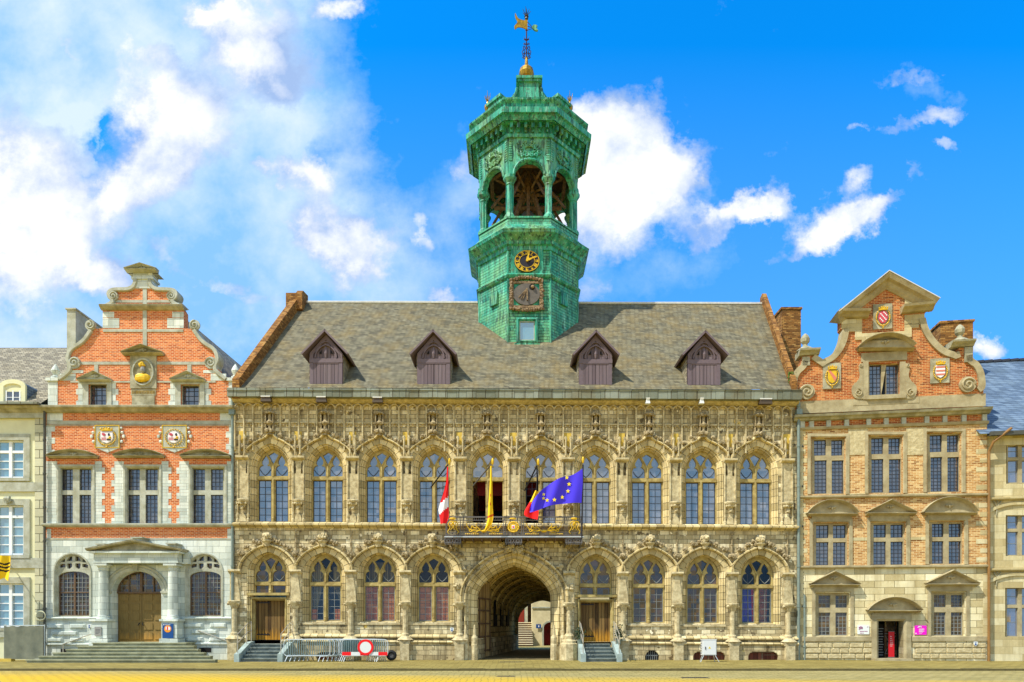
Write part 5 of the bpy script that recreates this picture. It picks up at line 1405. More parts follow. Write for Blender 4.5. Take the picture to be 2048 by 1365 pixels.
def coat(parent, fr, cx, cy, w, h, style, panel=True):
    s = fr.p(cx+1, cy)[0]-fr.p(cx, cy)[0]; u, z = fr.p(cx, cy)
    r_ = empty('coat_of_arms', (u, 0, z), parent=parent); w *= s; h *= s
    if panel:
        m = MB(); m.box(-w/2, w/2, -.06, -.001, -h/2, h/2); m.build('panel', M['lime_dark'] if style > 1 else M['lime_trim'], r_)
        if style <= 1:
            m = MB(); m.sweep(rect(-w/2, w/2, -h/2, h/2)[::-1], [(-.01, -.061), (-.01, -.085), (-.04, -.085), (-.04, -.061)], closed=True); m.build('gilt_border', M['gold'], r_)
    sw, sh = w*.24, h*.24; cz = -h*.04
    shield = [(-sw, sh), (sw, sh), (sw, -sh*.3), (sw*.7, -sh*.8), (0, -sh*1.1), (-sw*.7, -sh*.8), (-sw, -sh*.3)]
    if style in (1, 2): shield = circ(0, 0, sw, 16, rz=sh*1.05)
    shield = [(x, zz+cz) for x, zz in shield]
    base = {0: 'flag_w', 1: 'flag_w', 2: 'coat_r', 3: 'gold', 4: 'flag_w'}[style]
    m = MB(); m.prism(shield, -.12, -.061); sh_ = m.build('shield', M[base], r_)
    m = MB()
    if style in (0, 1):
        m.mi = 0
        for q in (0, 1): m.box(-sw*.85, -sw*.05, -.132, -.121, cz-sh*(.25+.3*q), cz-sh*(.12+.3*q))
        m.blob((-sw*.45, -.13, cz+sh*.45), (sw*.3, .03, sh*.25), 2, 6, 4, .4)
        m.mi = 1; m.blob((sw*.45, -.13, cz-sh*.45), (sw*.4, .03, sh*.15), 5, 6, 4, .4); m.blob((sw*.4, -.13, cz+sh*.4), (sw*.2, .03, sh*.3), 7, 6, 4, .4)
        m.mi = 2; m.box(sw*.1, sw*.8, -.132, -.121, cz-sh*.3, cz-sh*.15); m.blob((sw*.55, -.13, cz), (sw*.2, .03, sh*.15), 9, 6, 4, .3)
        m.build('charge', [M['coat_r'], M['black'], M['gold']], sh_)
    elif style == 2:
        for q in (-1, 0, 1):
            for e in range(5): a = (-.42+.21*e); x_ = (a+q*.32)*sw*1.3; z_ = (-a+q*.42)*sh*1.15; (x_/sw)**2+(z_/sh)**2 < .8 and m.obox((x_, -.13, cz+z_), (sw*.11, 0, -sh*.07), (0, .01, 0), (sw*.05, 0, sh*.08))
        m.build('charge', M['flag_w'], sh_)
    elif style == 3:
        m.prism([(-sw*.95, cz+sh*.95), (-sw*.5, cz+sh*.98), (sw*.95, cz-sh*.25), (sw*.6, cz-sh*.85)], -.13, -.121); m.build('charge', M['coat_p'], sh_)
    else:
        for q in range(3): zz = cz+sh*(.72-.62*q); m.box(-sw*.98, sw*.98, -.13, -.121, zz-sh*.16, zz+sh*.12)
        m.build('charge', M['coat_p'], sh_)
    m = MB()
    if style != 1:
        z0 = cz+sh*1.12
        m.box(-sw*.9, sw*.9, -.16, -.061, z0, z0+h*.045)
        for q in range(5): x_ = sw*(-.9+.45*q); m.blob((x_, -.13, z0+h*.08+h*.02*(2-abs(q-2))), (sw*.18, .05, h*.045), q, 6, 4, .2)
        m.blob((0, -.12, z0+h*.06), (sw*.7, .05, h*.05), 8, 8, 4, .2)
        m.build('crown', M['gold'], r_)
    m = MB(); N = 22
    for q in range(N):
        a = (-.5*pi)+2*pi*(q+.5)/N if style == 1 else (pi*.80)+(1.4*pi)*q/(N-1)
        m.blob((sw*1.48*cos(a), -.10, cz+sh*1.42*sin(a)), (w*.035, .04, h*.03), q, 5, 4, .2)
    m.blob((0, -.10, cz-sh*1.75), (w*.04, .04, h*.04), 3, 6, 4, .2)
    m.build('gilt_collar', M['gold'], r_)
    return r_
M['coat_r'] = plain('heraldic_red', C_(196,70,84), .6); M['coat_p'] = plain('heraldic_rose', C_(206,120,96), .6)
def volute(m, cx, cz, r, a0, dirn, t=1.6, y=-.06, w=.04):
    m.prism(circ(cx, cz, r, 18), y-.03, 0)
    sp = spiral(cx, cz, r*.88, t, a0, dirn, 26, .12); m.tube([(x, y-.05, z) for x, z in sp], w, 5)
def quoins(m, fr, xa, wl, ws, y0, y1, n, side, pr=.012, jag=True):
    """toothed edge: from xa towards side, alternately wl and ws wide"""
    for i in range(n):
        t = y0+(y1-y0)*i/n; q = y0+(y1-y0)*(i+1)/n; w = wl if i % 2 == 0 else ws
        a, b = (xa, xa+w) if side > 0 else (xa-w, xa); slab(m, fr, a, b, t, q-.3, pr)

# ================================================================ left brick house
L_ = Frame(X(92), 0, 0)
lh = empty('gabled_brick_house', (L_.ox, 0, 0), label='orange brick house with scrolled gable, gilt bust and pale stone portal', cat='house')
lx = lambda p: L_.p(p, 1250)[0]; lz = lambda p: L_.p(1024, p)[1]
up_l = [[(122.5, 145.6, 938.6, 981), (158.8, 182, 938.6, 981), (122.5, 145.6, 990, 1049), (158.8, 182, 990, 1049)],
        [(255.7, 279.5, 938.6, 981), (291, 315.4, 938.6, 981), (255.7, 279.5, 990, 1049), (291, 315.4, 990, 1049)],
        [(386, 410, 938.6, 981), (421.6, 446, 938.6, 981), (386, 410, 990, 1049), (421.6, 446, 990, 1049)]]
wh = [hole(L_, w[0][0]-6, w[1][1]+6, 932, 1050) for w in up_l]
m = MB(); m.prism(rect(lx(92), lx(468), lz(1078), lz(815)), 0, .5, wh)
m.build('brick_wall', M['brick_or'], lh)
# stone storey with arched windows and door
gw = [(145.3, 33), (409, 33)]
hs = [opening(lx(c), lz(1234), lz(1145), px(h+2), px(36), 10, .05) for c, h in gw] + [opening(lx(277), -.3, lz(1186), px(51), px(46), 12)]
m = MB(); m.prism(rect(lx(92), lx(468), -.4, lz(1077)), -.02, .5, hs); m.build('stone_wall', M['blue_stone'], lh)
for w in up_l:
    win(lh, L_, w, 3, 0, M['lime_trim'], M['pane_md'], M['lead'], out=(w[0][0]-7, w[1][1]+7, 931, 1051), y0=.14)
# surrounds: plain jambs then toothed blocks
m = MB()
for w in up_l:
    a, b = w[0][0], w[1][1]
    m.sweep([(lx(a-8), lz(1050)), (lx(a-8), lz(930)), (lx(b+8), lz(930)), (lx(b+8), lz(1050))], [(0, 0), (0, -.05), (-.08, -.05), (-.14, .02), (-.14, .16)])
m.build('window_surround', M['lime_trim'], lh)
m = MB()
for a, b in ((92.5, 114.4), (190, 204), (229, 247.6), (323.5, 337), (359, 378), (454, 467.8)):
    side_r = a in (190, 323.5); side_l = a in (229, 359)
    for i in range(10):
        t = 923+12.6*i; e = 6 if i % 2 else 0
        slab(m, L_, a-(e if side_l else 0), b+(e if side_r else 0), t, t+12.3, .012)
for i in range(5):
    t = 852+12*i; slab(m, L_, 92.5, 103 if i % 2 else 110, t, t+11.7, .012); slab(m, L_, 452 if i % 2 else 458, 467, t, t+11.7, .012)
slab(m, L_, 94, 126, 826, 842, .012); slab(m, L_, 440, 467, 826, 842, .012); slab(m, L_, 94, 102, 1058, 1078, .015); slab(m, L_, 455, 467, 1058, 1078, .015)
m.build('quoin_blocks', M['blue_stone'], lh)
m = MB(); slab(m, L_, 94, 467, 842.5, 849, .03); slab(m, L_, 94, 467, 850, 852, .045)
m.build('stone_band', M['lime_trim'], lh)
for w, ap, yb in ((up_l[0], (149, 903), 918), (up_l[1], (281, 902), 917), (up_l[2], (414, 903), 918)):
    hood(lh, L_, ap[0]-49, ap[0]+49, ap[0], ap[1], yb, 'seg', M['lime_dark'], .3, th=1.0)
def course(parent, fr, x0, x1, py_, prof, mat, name, y2=None):
    m = MB(); m.sweep([fr.p(x0, py_), fr.p(x1, y2 if y2 else py_)], prof); return m.build(name, mat, parent)
course(lh, L_, 89, 470, 1055, [(0, 0), (.02, -.16), (.10, -.22), (.16, -.22), (.18, 0)], M['lime_trim'], 'sill_course')
course(lh, L_, 92, 468, 1080, [(0, 0), (0, -.04), (.08, -.04), (.08, 0)], M['lime_trim'], 'stone_string')
course(lh, L_, 88, 471, 827, [(0, 0), (.04, -.14), (.12, -.22), (.18, -.36), (.26, -.38), (.29, -.34), (.29, 0)], M['lime_dark'], 'main_cornice')
# gable
GX = 286.5
half = [(190, 815), (190, 763), (170, 763), (168.5, 757), (151.5, 744), (147.5, 735), (152, 722), (151.5, 712), (147.5, 702), (139.5, 694), (129.5, 688), (118.5, 679), (110.5, 668), (105.5, 660), (95, 657.5), (81, 657.5), (81, 622), (74.5, 611), (63, 604), (68, 598), (70.5, 590), (67.5, 583), (60.5, 579), (46.5, 577.5), (31.5, 577.3), (22.5, 574), (18, 567), (18, 560)]
gl = [(lx(GX-h), lz(y)) for h, y in half] + [(lx(GX+h), lz(y)) for h, y in half[::-1]]
gw_px = [(180.6, 212, 770, 811), (365, 397.5, 772, 812)]
gh2 = [hole(L_, a-4, b+4, t-4, q+1) for a, b, t, q in gw_px]
m = MB(); m.prism(gl, -.0, .45, gh2, back=True); m.build('gable_wall', M['brick_or'], lh)
for a, b, t, q in gw_px:
    w = win(lh, L_, [(a, b, t, q)], 3, 4, M['lime_trim'], M['pane_md'], M['lead'], out=(a-5, b+5, t-5, q+2), y0=.14)
    hood(lh, L_, a-21, b+13 if a < 300 else b+14, (a+b)/2-4, 745, 765, 'tri', M['lime_trim'], .26, th=.8)
    m = MB(); slab(m, L_, a-14, a-3, 766, 813, .05); slab(m, L_, b+3, b+12, 766, 813, .05); slab(m, L_, a-3, b+3, 766, 769.6, .05); m.build('window_surround', M['lime_trim'], lh)
    m = MB()
    for i in range(4): slab(m, L_, a-24-(4 if i % 2 else 0), a-14.3, 766+12*i, 777.6+12*i, .012); slab(m, L_, b+12.3, b+20+(5 if i % 2 else 0), 766+12*i, 777.6+12*i, .012)
    m.build('quoin_blocks', M['blue_stone'], lh)
m = MB()
curve = spline([(lx(GX-h), lz(y)) for h, y in half[3:14]], 4)
curve2 = spline([(lx(GX-h), lz(y)) for h, y in half[17:]], 3)
cop = [(-.02, .47), (-.02, -.09), (.0, -.13), (.14, -.13), (.17, -.09), (.17, .0)]
for cv in (curve, curve2):
    mir = [(2*lx(GX)-x, z) for x, z in cv[::-1]]
    for c_ in (cv, mir):
        # profile n is left of the way: going up the left side that is outward, so the band is turned inward
        m.sweep(c_, [(-n, y) for n, y in cop][::-1])
m.build('gable_coping', M['lime_trim'], lh)
m = MB()
for s in (-1, 1):
    f = lambda h: lx(GX+s*h)
    volute(m, f(136), lz(727), px(12), 0 if s < 0 else pi, -s, 1.6)
    volute(m, f(104), lz(652), px(10.5), pi/2, s, 1.6); volute(m, f(58), lz(594), px(9.5), 0 if s < 0 else pi, -s, 1.6)
m.build('gable_volutes', M['lime_trim'], lh)
m = MB()
for s in (-1, 1):
    a, b = sorted((GX+s*190, GX+s*171)); slab(m, L_, a, b, 763, 815, .02, .5); slab(m, L_, a-3, b+3, 757, 763, .10, .55)
    for i in range(4): a2, b2 = sorted((GX+s*172, GX+s*(160 if i % 2 else 166))); 
    for (h0, h1, t, q) in ((81, 58, 624, 636), (81, 48, 637, 657), (72, 55, 606, 612), (150, 120, 741, 747), (166, 135, 748, 762)):
        a2, b2 = sorted((GX+s*h0, GX+s*h1)); slab(m, L_, a2, b2, t, q-.3, .012)
    pt = L_.p(GX+s*181, 757); m.lathe(pt[0], .2, [(.2, pt[1]), (.2, pt[1]+.12), (.08, pt[1]+.2), (.17, pt[1]+.34), (.19, pt[1]+.42), (.12, pt[1]+.58), (.02, pt[1]+.75)], 10)
m.build('gable_pier', M['blue_stone'], lh)
m = MB()
slab(m, L_, GX-.5, GX+7.5, 577, 693, .03)
for (h, t, q) in ((62, 601, 606), (80, 659.5, 664.5)): slab(m, L_, GX-h, GX-.7, t, q, .03); slab(m, L_, GX+7.7, GX+h, t, q, .03)
for (h, t, q) in ((124, 724, 730), (145, 762.5, 766)): slab(m, L_, GX-h, 261, t, q, .03); slab(m, L_, 314.5, GX+h, t, q, .03)
for c in (193, 379): slab(m, L_, c-4, c+4, 730.3, 746, .028)
m.build('stone_strips', M['lime_trim'], lh)
course(lh, L_, GX-83, GX+83, 622, [(0, 0), (.03, -.10), (.12, -.22), (.20, -.26), (.24, -.2), (.24, .45)], M['lime_dark'], 'gable_cornice')
m = MB(); slab(m, L_, GX-19, GX+19, 543, 578, .05, .5); slab(m, L_, GX-22, GX+22, 556, 560, .1, .55); m.build('gable_cap', M['blue_stone'], lh)
hood(lh, L_, GX-31, GX+31, GX, 532, 548, 'tri', M['lime_trim'], .34, name='gable_pediment', th=1.0)
m = MB(); m.prism([L_.p(GX-30, 548), L_.p(GX+30, 548), L_.p(GX, 533)], -.02, .55, back=True); m.build('gable_cap', M['lime_trim'], lh)
# portrait niche
m = MB(); slab(m, L_, 261.5, 314, 712, 778, .07); slab(m, L_, 263, 312, 779, 792, .04); slab(m, L_, 265, 310, 793, 813, .06); ni = m.build('portrait_niche', M['lime_dark'], lh)
hood(lh, L_, 249, 329, 288, 693, 713, 'tri', M['lime_dark'], .34, th=.9)
m = MB(); cx_, cz_ = L_.p(288, 746); m.sweep(circ(cx_, cz_, px(19), 24, rz=px(24)), [(0, -.07), (0, -.14), (-.07, -.14), (-.07, -.07)], closed=True); m.build('niche_ring', M['lime_trim'], ni)
m = MB(); m.blob((cx_, -.12, cz_-px(12)), (px(17), .12, px(9)), 4, 10, 6, .12); m.blob((cx_-px(1), -.16, cz_+px(14)), (px(7), .1, px(5)), 5, 8, 5, .2); m.build('gilt_bust', M['gold'], ni)
m = MB(); m.blob((cx_+px(1), -.15, cz_+px(4)), (px(5), .1, px(7)), 6, 8, 6, .1); m.build('bust_head', M['greyp'], ni)
m = MB()
for i in range(17): x_ = L_.p(266+i*2.7, 785)[0]; m.box(x_-.012, x_+.012, -.052, -.041, lz(789), lz(782)); i % 2 and m.box(x_-.012, x_+.04, -.051, -.041, lz(785.6), lz(784.6))
m.build('gilt_inscription', M['gold_d'], ni)
for cx_, st in ((216, 0), (350, 1)):
    coat(lh, L_, cx_, 874, 50, 46, st)
    m = MB()
    for s in (-1, 1):
        for (dx, y_, rr) in ((29, 866, 3.2), (32, 874, 3.8), (28, 884, 3.2), (27, 857, 2.5)): p_ = L_.p(cx_+s*dx, y_); m.blob((p_[0], -.04, p_[1]), (px(rr), .05, px(rr)), int(dx+y_), 6, 4, .2)
    p_ = L_.p(cx_, 897); m.prism([(p_[0]-px(23), p_[1]), (p_[0]-px(10), p_[1]-px(5)), (p_[0], p_[1]-px(9)), (p_[0]+px(10), p_[1]-px(5)), (p_[0]+px(23), p_[1])], -.05, -.001)
    m.build('panel_scrollwork', M['blue_stone'], lh)
# ground floor windows
for c, h in gw:
    xc = lx(c); w = empty('arched_window', (xc, 0, 0), parent=lh)
    O = opening(0, lz(1234), lz(1145), px(35), px(36), 12, .05); I = opening(0, lz(1232), lz(1154), px(31), px(11), 10, .0)
    hl = [I]
    for s in (-1, 1):
        for (a, b, t, q) in ((3, 14, 1113.5, 1122), (17.5, 26, 1117, 1124), (3, 14, 1127, 1138), (17, 28, 1128, 1135)):
            x0_, x1_ = sorted((s*px(a), s*px(b))); cut = .35 if t < 1120 else 0
            pl = [(x0_, lz(q)), (x1_, lz(q)), (x1_, lz(t)), (x0_, lz(t))]
            if t < 1120: pl = [(s*px(a), lz(q)), (s*px(b), lz(q)), (s*px(b-1), lz(q-2.5)), (s*px(a+(b-a)*.6), lz(t+.5)), (s*px(a), lz(t-(1.5 if a < 5 else -1)))]
            if a == 3 and t > 1120: pl = [(s*px(3.5), lz(q-4)), (s*px(8), lz(q)), (s*px(13), lz(q-1)), (s*px(14), lz(t+2)), (s*px(13), lz(t)), (s*px(3), lz(t))]
            if a == 17 and t > 1120: pl = [(s*px(17), lz(q-1)), (s*px(28), lz(q+1.5)), (s*px(29), lz(t+3)), (s*px(25), lz(t)), (s*px(17), lz(t))]
            hl.append(pl)
    m = MB(); m.prism(O, .08, .26, hl); m.build('tracery', M['lime_trim'], w)
    m = MB(); m.sweep(opening(0, lz(1234), lz(1145), px(38), px(39), 12, .05), [(0, -.021), (0, -.06), (-.06, -.06), (-.08, .0), (-.10, .0), (-.12, .1), (-.12, .3), (0, .3)]); m.build('surround', M['lime_trim'], w)
    m = MB(); m.prism(opening(0, lz(1233), lz(1145), px(34), px(35), 10, .05), .20, .22); m.build('pane', M['pane_dk'], w)
    m = MB()
    m.box(-.04, .04, .15, .195, lz(1232), lz(1145)); m.box(-px(31), px(31), .14, .194, lz(1186), lz(1184)); m.box(-px(31), px(31), .14, .19, lz(1233), lz(1230))
    for s in (-1, 1): a, b = sorted((s*px(31), s*px(29))); m.box(a, b, .14, .19, lz(1230), lz(1150))
    m.build('window_frame', M['frame_br'], w)
    m = MB()
    for i in range(1, 8):
        if i != 4: x_ = -px(30)+i*px(7.5); m.box(x_-.012, x_+.012, .17, .1985, lz(1230), lz(1147))
    for i in range(1, 9): zz = lz(1230)+(lz(1147)-lz(1230))*i/9; m.box(-px(29), px(29), .172, .198, zz-.012, zz+.012)
    m.build('leading', M['lead_l'], w)
course(lh, L_, 96, 196, 1239, [(0, 0), (.0, -.12), (.06, -.14), (.10, -.06), (.1, 0)], M['blue_stone'], 'window_sill'); course(lh, L_, 360, 466, 1239, [(0, 0), (.0, -.12), (.06, -.14), (.10, -.06), (.1, 0)], M['blue_stone'], 'window_sill')
# bossed blocks of the basement
m = MB()
for (a, b, t, q) in ((94, 128, 1249, 1254), (140, 173, 1249, 1254), (104, 158, 1263, 1268), (94, 128, 1276, 1281), (140, 172, 1276, 1281), (367, 408, 1247, 1252), (420, 454, 1247, 1252), (382, 437, 1260, 1265), (372, 408, 1275, 1280), (418, 456, 1275, 1280)):
    x0_, z0_ = L_.p(a, q+4); x1_, z1_ = L_.p(b, t); b_ = len(m.v)
    e = .10
    m.v += [(x0_, -.021, z0_), (x1_, -.021, z0_), (x1_, -.021, z1_), (x0_, -.021, z1_), (x0_+e, -.11, z0_+e*.6), (x1_-e, -.11, z0_+e*.6), (x1_-e, -.11, z1_-e*.3), (x0_+e, -.11, z1_-e*.3)]
    for f in ((0, 1, 5, 4), (1, 2, 6, 5), (2, 3, 7, 6), (3, 0, 4, 7), (4, 5, 6, 7)): m._f([b_+i for i in f])
m.build('bossed_blocks', M['blue_stone'], lh)
course(lh, L_, 92, 180, 1290, [(0, 0), (.0, -.10), (.06, -.10), (.10, 0)], M['blue_stone'], 'plinth_course'); course(lh, L_, 362, 467, 1289, [(0, 0), (.0, -.10), (.06, -.10), (.10, 0)], M['blue_stone'], 'plinth_course')
m = MB(); slab(m, L_, 122, 143, 1298, 1305, .03); slab(m, L_, 399, 423, 1296, 1305, .03); m.build('cellar_vent', M['dark'], lh)
# portal
po = empty('portal', (lx(277), 0, 0), parent=lh); q_ = lambda p: H.x(p, -.55)-X(277)
qq = lambda p: lx(p)-lx(277)
m = MB(); m.prism([(qq(198), lz(1285)), (qq(198), lz(1130)), (qq(360), lz(1130)), (qq(360), lz(1285)), (px(49), lz(1285))] + arch(0, lz(1186), px(49), px(43), 14)[::-1] + [(-px(49), lz(1285))], -.16, .5)
m.build('portal_wall', M['blue_stone'], po)
m = MB(); m.sweep(opening(0, lz(1186), lz(1186), px(64), px(56), 14)[1:-1], [(0, -.16), (0, -.22), (-.05, -.24), (-.13, -.2), (-.16, -.24), (-.3, -.2), (-.33, -.16)])
m.box(-px(4.5), px(4.5), -.30, -.161, lz(1143), lz(1129)); 
for s in (-1, 1): a, b = sorted((s*px(49), s*px(66))); m.box(a, b, -.25, -.161, lz(1187), lz(1183))
m.build('archivolt', M['lime_trim'], po)
for s, c in ((-1, 204), (1, 343)):
    m = MB(); x_ = q_(c); y_ = -.42
    m.lathe(x_, y_, [(.30, lz(1240)), (.30, lz(1237)), (.25, lz(1236)), (.26, lz(1233)), (.225, lz(1231)), (.225, lz(1200)), (.20, lz(1143)), (.23, lz(1141)), (.21, lz(1139)), (.28, lz(1134))], 20)
    m.box(x_-.31, x_+.31, y_-.31, 0, lz(1134), lz(1130)); m.smooth = False
    m.build('column', M['blue_stone'], po)
    m = MB(); m.box(x_-.36, x_+.36, y_-.36, -.1, lz(1276), lz(1243)+.001); m.box(x_-.43, x_+.43, y_-.43, -.1, lz(1243), lz(1239)); m.box(x_-.43, x_+.43, y_-.43, -.1, -.1, lz(1277)); m.build('pedestal', M['blue_stone'], po)
m = MB(); 
m.box(q_(188), q_(359), -.70, .0, lz(1129), lz(1126)); m.box(q_(190), q_(357), -.66, 0, lz(1126)+.001, lz(1110)); m.box(q_(184), q_(364), -.80, 0, lz(1110)+.001, lz(1106)); m.box(q_(359), q_(371), -.2, 0, lz(1129), lz(1106)); m.build('entablature', M['blue_stone'], po)
m = MB()
zt0 = lz(1106)
m.sweep([(q_(180), zt0), (q_(272), lz(1089)), (q_(366), zt0)], [(.0, 0), (0, -.80), (.05, -.9), (.12, -.92), (.13, 0)]); m.prism([(q_(183), zt0), (q_(272), lz(1088.5)), (q_(363), zt0)], -.62, 0)
m.build('pediment', M['lime_dark'], po)
m = MB()
for a, b, t, q in ((193, 212, 1093, 1103), (334, 354, 1092, 1103), (264, 287, 1080, 1090)): m.box(q_(a)+.06, q_(b)-.06, -.6, 0, lz(q)-.15, lz(t)); m.box(q_(a), q_(b), -.68, 0, lz(t), lz(t)+.06)
m.build('pedestal_block', M['lime_trim'], po)
for s in (-1, 1):
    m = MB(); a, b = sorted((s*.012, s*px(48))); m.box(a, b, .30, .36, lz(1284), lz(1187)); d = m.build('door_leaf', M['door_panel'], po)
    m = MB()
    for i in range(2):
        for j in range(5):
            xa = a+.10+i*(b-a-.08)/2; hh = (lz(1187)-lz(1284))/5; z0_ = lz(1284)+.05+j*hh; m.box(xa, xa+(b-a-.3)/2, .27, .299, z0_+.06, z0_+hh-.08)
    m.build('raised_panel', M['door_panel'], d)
    m = MB(); m.tube([(s*px(3), .27, lz(1246)), (s*px(3), .2, lz(1247)), (s*px(5.5), .18, lz(1252))], .02, 5); m.build('handle', M['iron'], d)
m = MB(); m.prism(arch(0, lz(1184), px(48), px(41), 14), .30, .33); fl = m.build('fanlight', M['pane_dk'], po)
m = MB(); m.box(-px(48), px(48), .2, .36, lz(1187), lz(1183.5)); m.box(-px(2.5), px(2.5), .22, .299, lz(1183.5), lz(1146)); m.box(-px(26), -px(24), .24, .299, lz(1183.5), lz(1152)); m.box(px(24), px(26), .24, .299, lz(1183.5), lz(1152))
m.sweep(arch(0, lz(1184), px(48.5), px(42), 14), [(0, .24), (0, .31), (-.06, .31), (-.06, .24)]); m.build('fanlight_frame', M['frame_br'], po)
m = MB()
for i in range(-5, 6): 
    if i % 2: m.box(px(i*8)-.01, px(i*8)+.01, .28, .298, lz(1183), lz(1184)+px(41)*sqrt(max(0, 1-(i*8/48)**2)))
m.box(-px(44), px(44), .281, .297, lz(1172), lz(1171)); m.box(-px(36), px(36), .281, .297, lz(1160), lz(1159)); m.build('fanlight_leading', M['lead_l'], po)
# flight of steps widening to the ground
m = MB(); nst = 6; ztp = lz(1284.5)
stp = empty('entrance_steps', (-17.2-L_.ox, 0, 0), parent=lh)
for i in range(nst):
    t = i/(nst-1); z1 = ztp*(nst-i)/nst; yy = -1.0-.30*i; hw = (2.15, 2.65, 2.97, 3.37, 3.79, 4.13)[i]
    m = MB(); m.box(-hw, hw, yy, .2 if i == 0 else yy+.31, 0, z1-.05); m.box(-hw-.03, hw+.03, yy-.04, .2 if i == 0 else yy+.26, z1-.049, z1); m.build('step', M['step_l'], stp)
m = MB()
for s in (-1, 1):
    x0_ = s*2.3; m.tube([(x0_, -.12, ztp+.55), (s*4.1, -.12, .75)], .025, 6); m.tube([(s*4.1, -.12, .75), (s*4.1, -.12, .3)], .025, 6); m.tube([(x0_, -.12, ztp+.55), (x0_, -.02, ztp+.55)], .025, 6)
m.build('handrail', M['steel'], stp)
# roof behind the gable, fire wall
m = MB(); rz_ = lz(566); hw_ = px(176); ze_ = lz(768)
for s_ in (-1, 1):
    xe = lx(GX)+s_*hw_; a = [(lx(GX), .46, rz_), (xe, .46, ze_), (xe, 12, ze_), (lx(GX)+.6, 12, rz_)]; m.poly(a if s_ < 0 else a[::-1])
m.poly([(lx(GX)-hw_, 12, ze_), (lx(GX)+.6, 12, rz_), (lx(GX)+hw_, 12, ze_)])
m.box(lx(94), lx(466), .5, 12, lz(830), ze_-.02)
m.build('roof', M['slate_gr'], lh)
m = MB(); m.box(lx(121), lx(139), .46, 6.3, lz(790), lz(611)); m.box(lx(119), lx(141), .40, 6.4, lz(611), lz(608)); m.build('fire_wall', M['fire'] if 'fire' in M else M['lime_trim'], lh)
for c in (92.5,):
    m = MB(); m.tube([(lx(c), -.12, 0), (lx(c), -.12, lz(822))], .055, 8)
    for k in range(8): m.tube([(lx(c), -.12, .8+1.6*k), (lx(c), -.12, .88+1.6*k)], .075, 8)
    m.tube([(lx(c), -.12, lz(822)), (lx(88), -.4, lz(812))], .055, 8); m.build('drainpipe', M['pipe_dk'], lh)

# ================================================================ far left stucco house
fl_ = Frame(X(-330), .06, 0); fh = empty('stucco_house', (X(-330), .06, 0), label='cream stucco house with white casements and grey stone trim', cat='house')
fx = lambda p: fl_.p(p, 1250)[0]; fz = lambda p: fl_.p(1024, p)[1]
cols = [(19, 29), (-95, 29), (-210, 29)]
rows = [(880, 957, False), (1010, 1111, True), (1166, 1256, True)]
hs = [opening(fx(c), fz(b), fz(t+4), px(h), px(4), 6) if ar else hole(fl_, c-h, c+h, t, b) for c, h in cols for t, b, ar in rows]
m = MB(); m.prism(rect(fx(-325), fx(91), -.4, fz(815)), 0, .5, hs); m.build('wall', M['stucco'], fh)
for c, h in cols:
    for k, (t, b, ar) in enumerate(rows):
        w = empty('casement_window', (fx(c), 0, 0), parent=fh)
        m = MB(); m.sweep([(-px(h), fz(b)), (-px(h), fz(t+2)), (px(h), fz(t+2)), (px(h), fz(b))], [(px(13), 0), (px(13), -.06), (.02, -.06), (0, .0), (0, .3)][::-1]); m.box(-px(h+14), px(h+14), -.12, .2, fz(b+6), fz(b)); m.build('surround', M['lime_dark'] if 0 else M['lime_trim'], w)
        m = MB(); m.box(-px(h), px(h), .16, .18, fz(b), fz(t-4)); m.build('pane', M['pane_lb'], w)
        m = MB(); m.box(-.07, .07, .06, .159, fz(b), fz(t)); 
        for s in (-1, 1): a, b_ = sorted((s*px(h), s*px(h-4))); m.box(a, b_, .08, .159, fz(b), fz(t))
        m.box(-px(h), px(h), .08, .158, fz(b), fz(b-4)); m.box(-px(h), px(h), .08, .158, fz(t+4), fz(t-3)); m.box(-px(h), px(h), .07, .1575, fz(t+26), fz(t+21))
        for i in range(1, 4): zz = fz(b-4)+(fz(t+26)-fz(b-4))*i/(4 if k else 3.); i < (4 if k else 3) and m.box(-px(h-4), px(h-4), .12, .157, zz-.022, zz+.022)
        for s in (-1, 1): x_ = s*px(h/2); 
        m.build('casement_frame', M['white'], w)
        if k == 1: m = MB(); [m.blob((.07*s, -.12, fz(t-9)), (.11, .1, .17), 3+s, 6, 5, .3) for s in (-1, 1)]; m.build('keystone_carving', M['lime_trim'], w)
m = MB(); m.box(fx(72), fx(90), -.08, 0, -.3, fz(815)); m.build('quoin_pilaster', M['quoin'], fh)
for py_, hh, pr, mt in ((984, 18, .05, 'lime_trim'), (1137, 20, .05, 'lime_trim'), (838, 12, .10, 'lime_trim'), (1275, 14, .06, 'lime_trim')):
    m = MB(); m.box(fx(-325), fx(90.5), -pr-.04, 0, fz(py_), fz(py_-hh)); m.build('stone_band', M[mt], fh)
course(fh, fl_, -325, 92, 829, [(0, 0), (.03, -.16), (.14, -.26), (.2, -.42), (.32, -.46), (.36, 0)], M['lime_dark'], 'cornice')
m = MB(); m.box(fx(-325), fx(92), -.62, -.2, fz(817), fz(812)); m.build('gutter', M['gutter'], fh)
m = MB(); ez, rz_ = fz(813), CAMZ+(HY-695)*(37.5)/FOC
m.poly([(fx(-325), -.4, ez), (fx(92), -.4, ez), (fx(92)+1.0, 5, rz_), (fx(-325)+1, 5, rz_)]); m.poly([(fx(-325)+1, 5, rz_), (fx(92)+1.0, 5, rz_), (fx(92)+1.5, 11, ez), (fx(-325)+1.5, 11, ez)]); m.build('roof', M['slate_gr'], fh)
dr = empty('arched_dormer', (fx(31), -.1, 0), parent=fh)
m = MB(); m.prism(opening(0, fz(811), fz(776), px(25), px(13), 10), 0, 2.2); m.build('dormer_body', M['slate_bl'], dr)
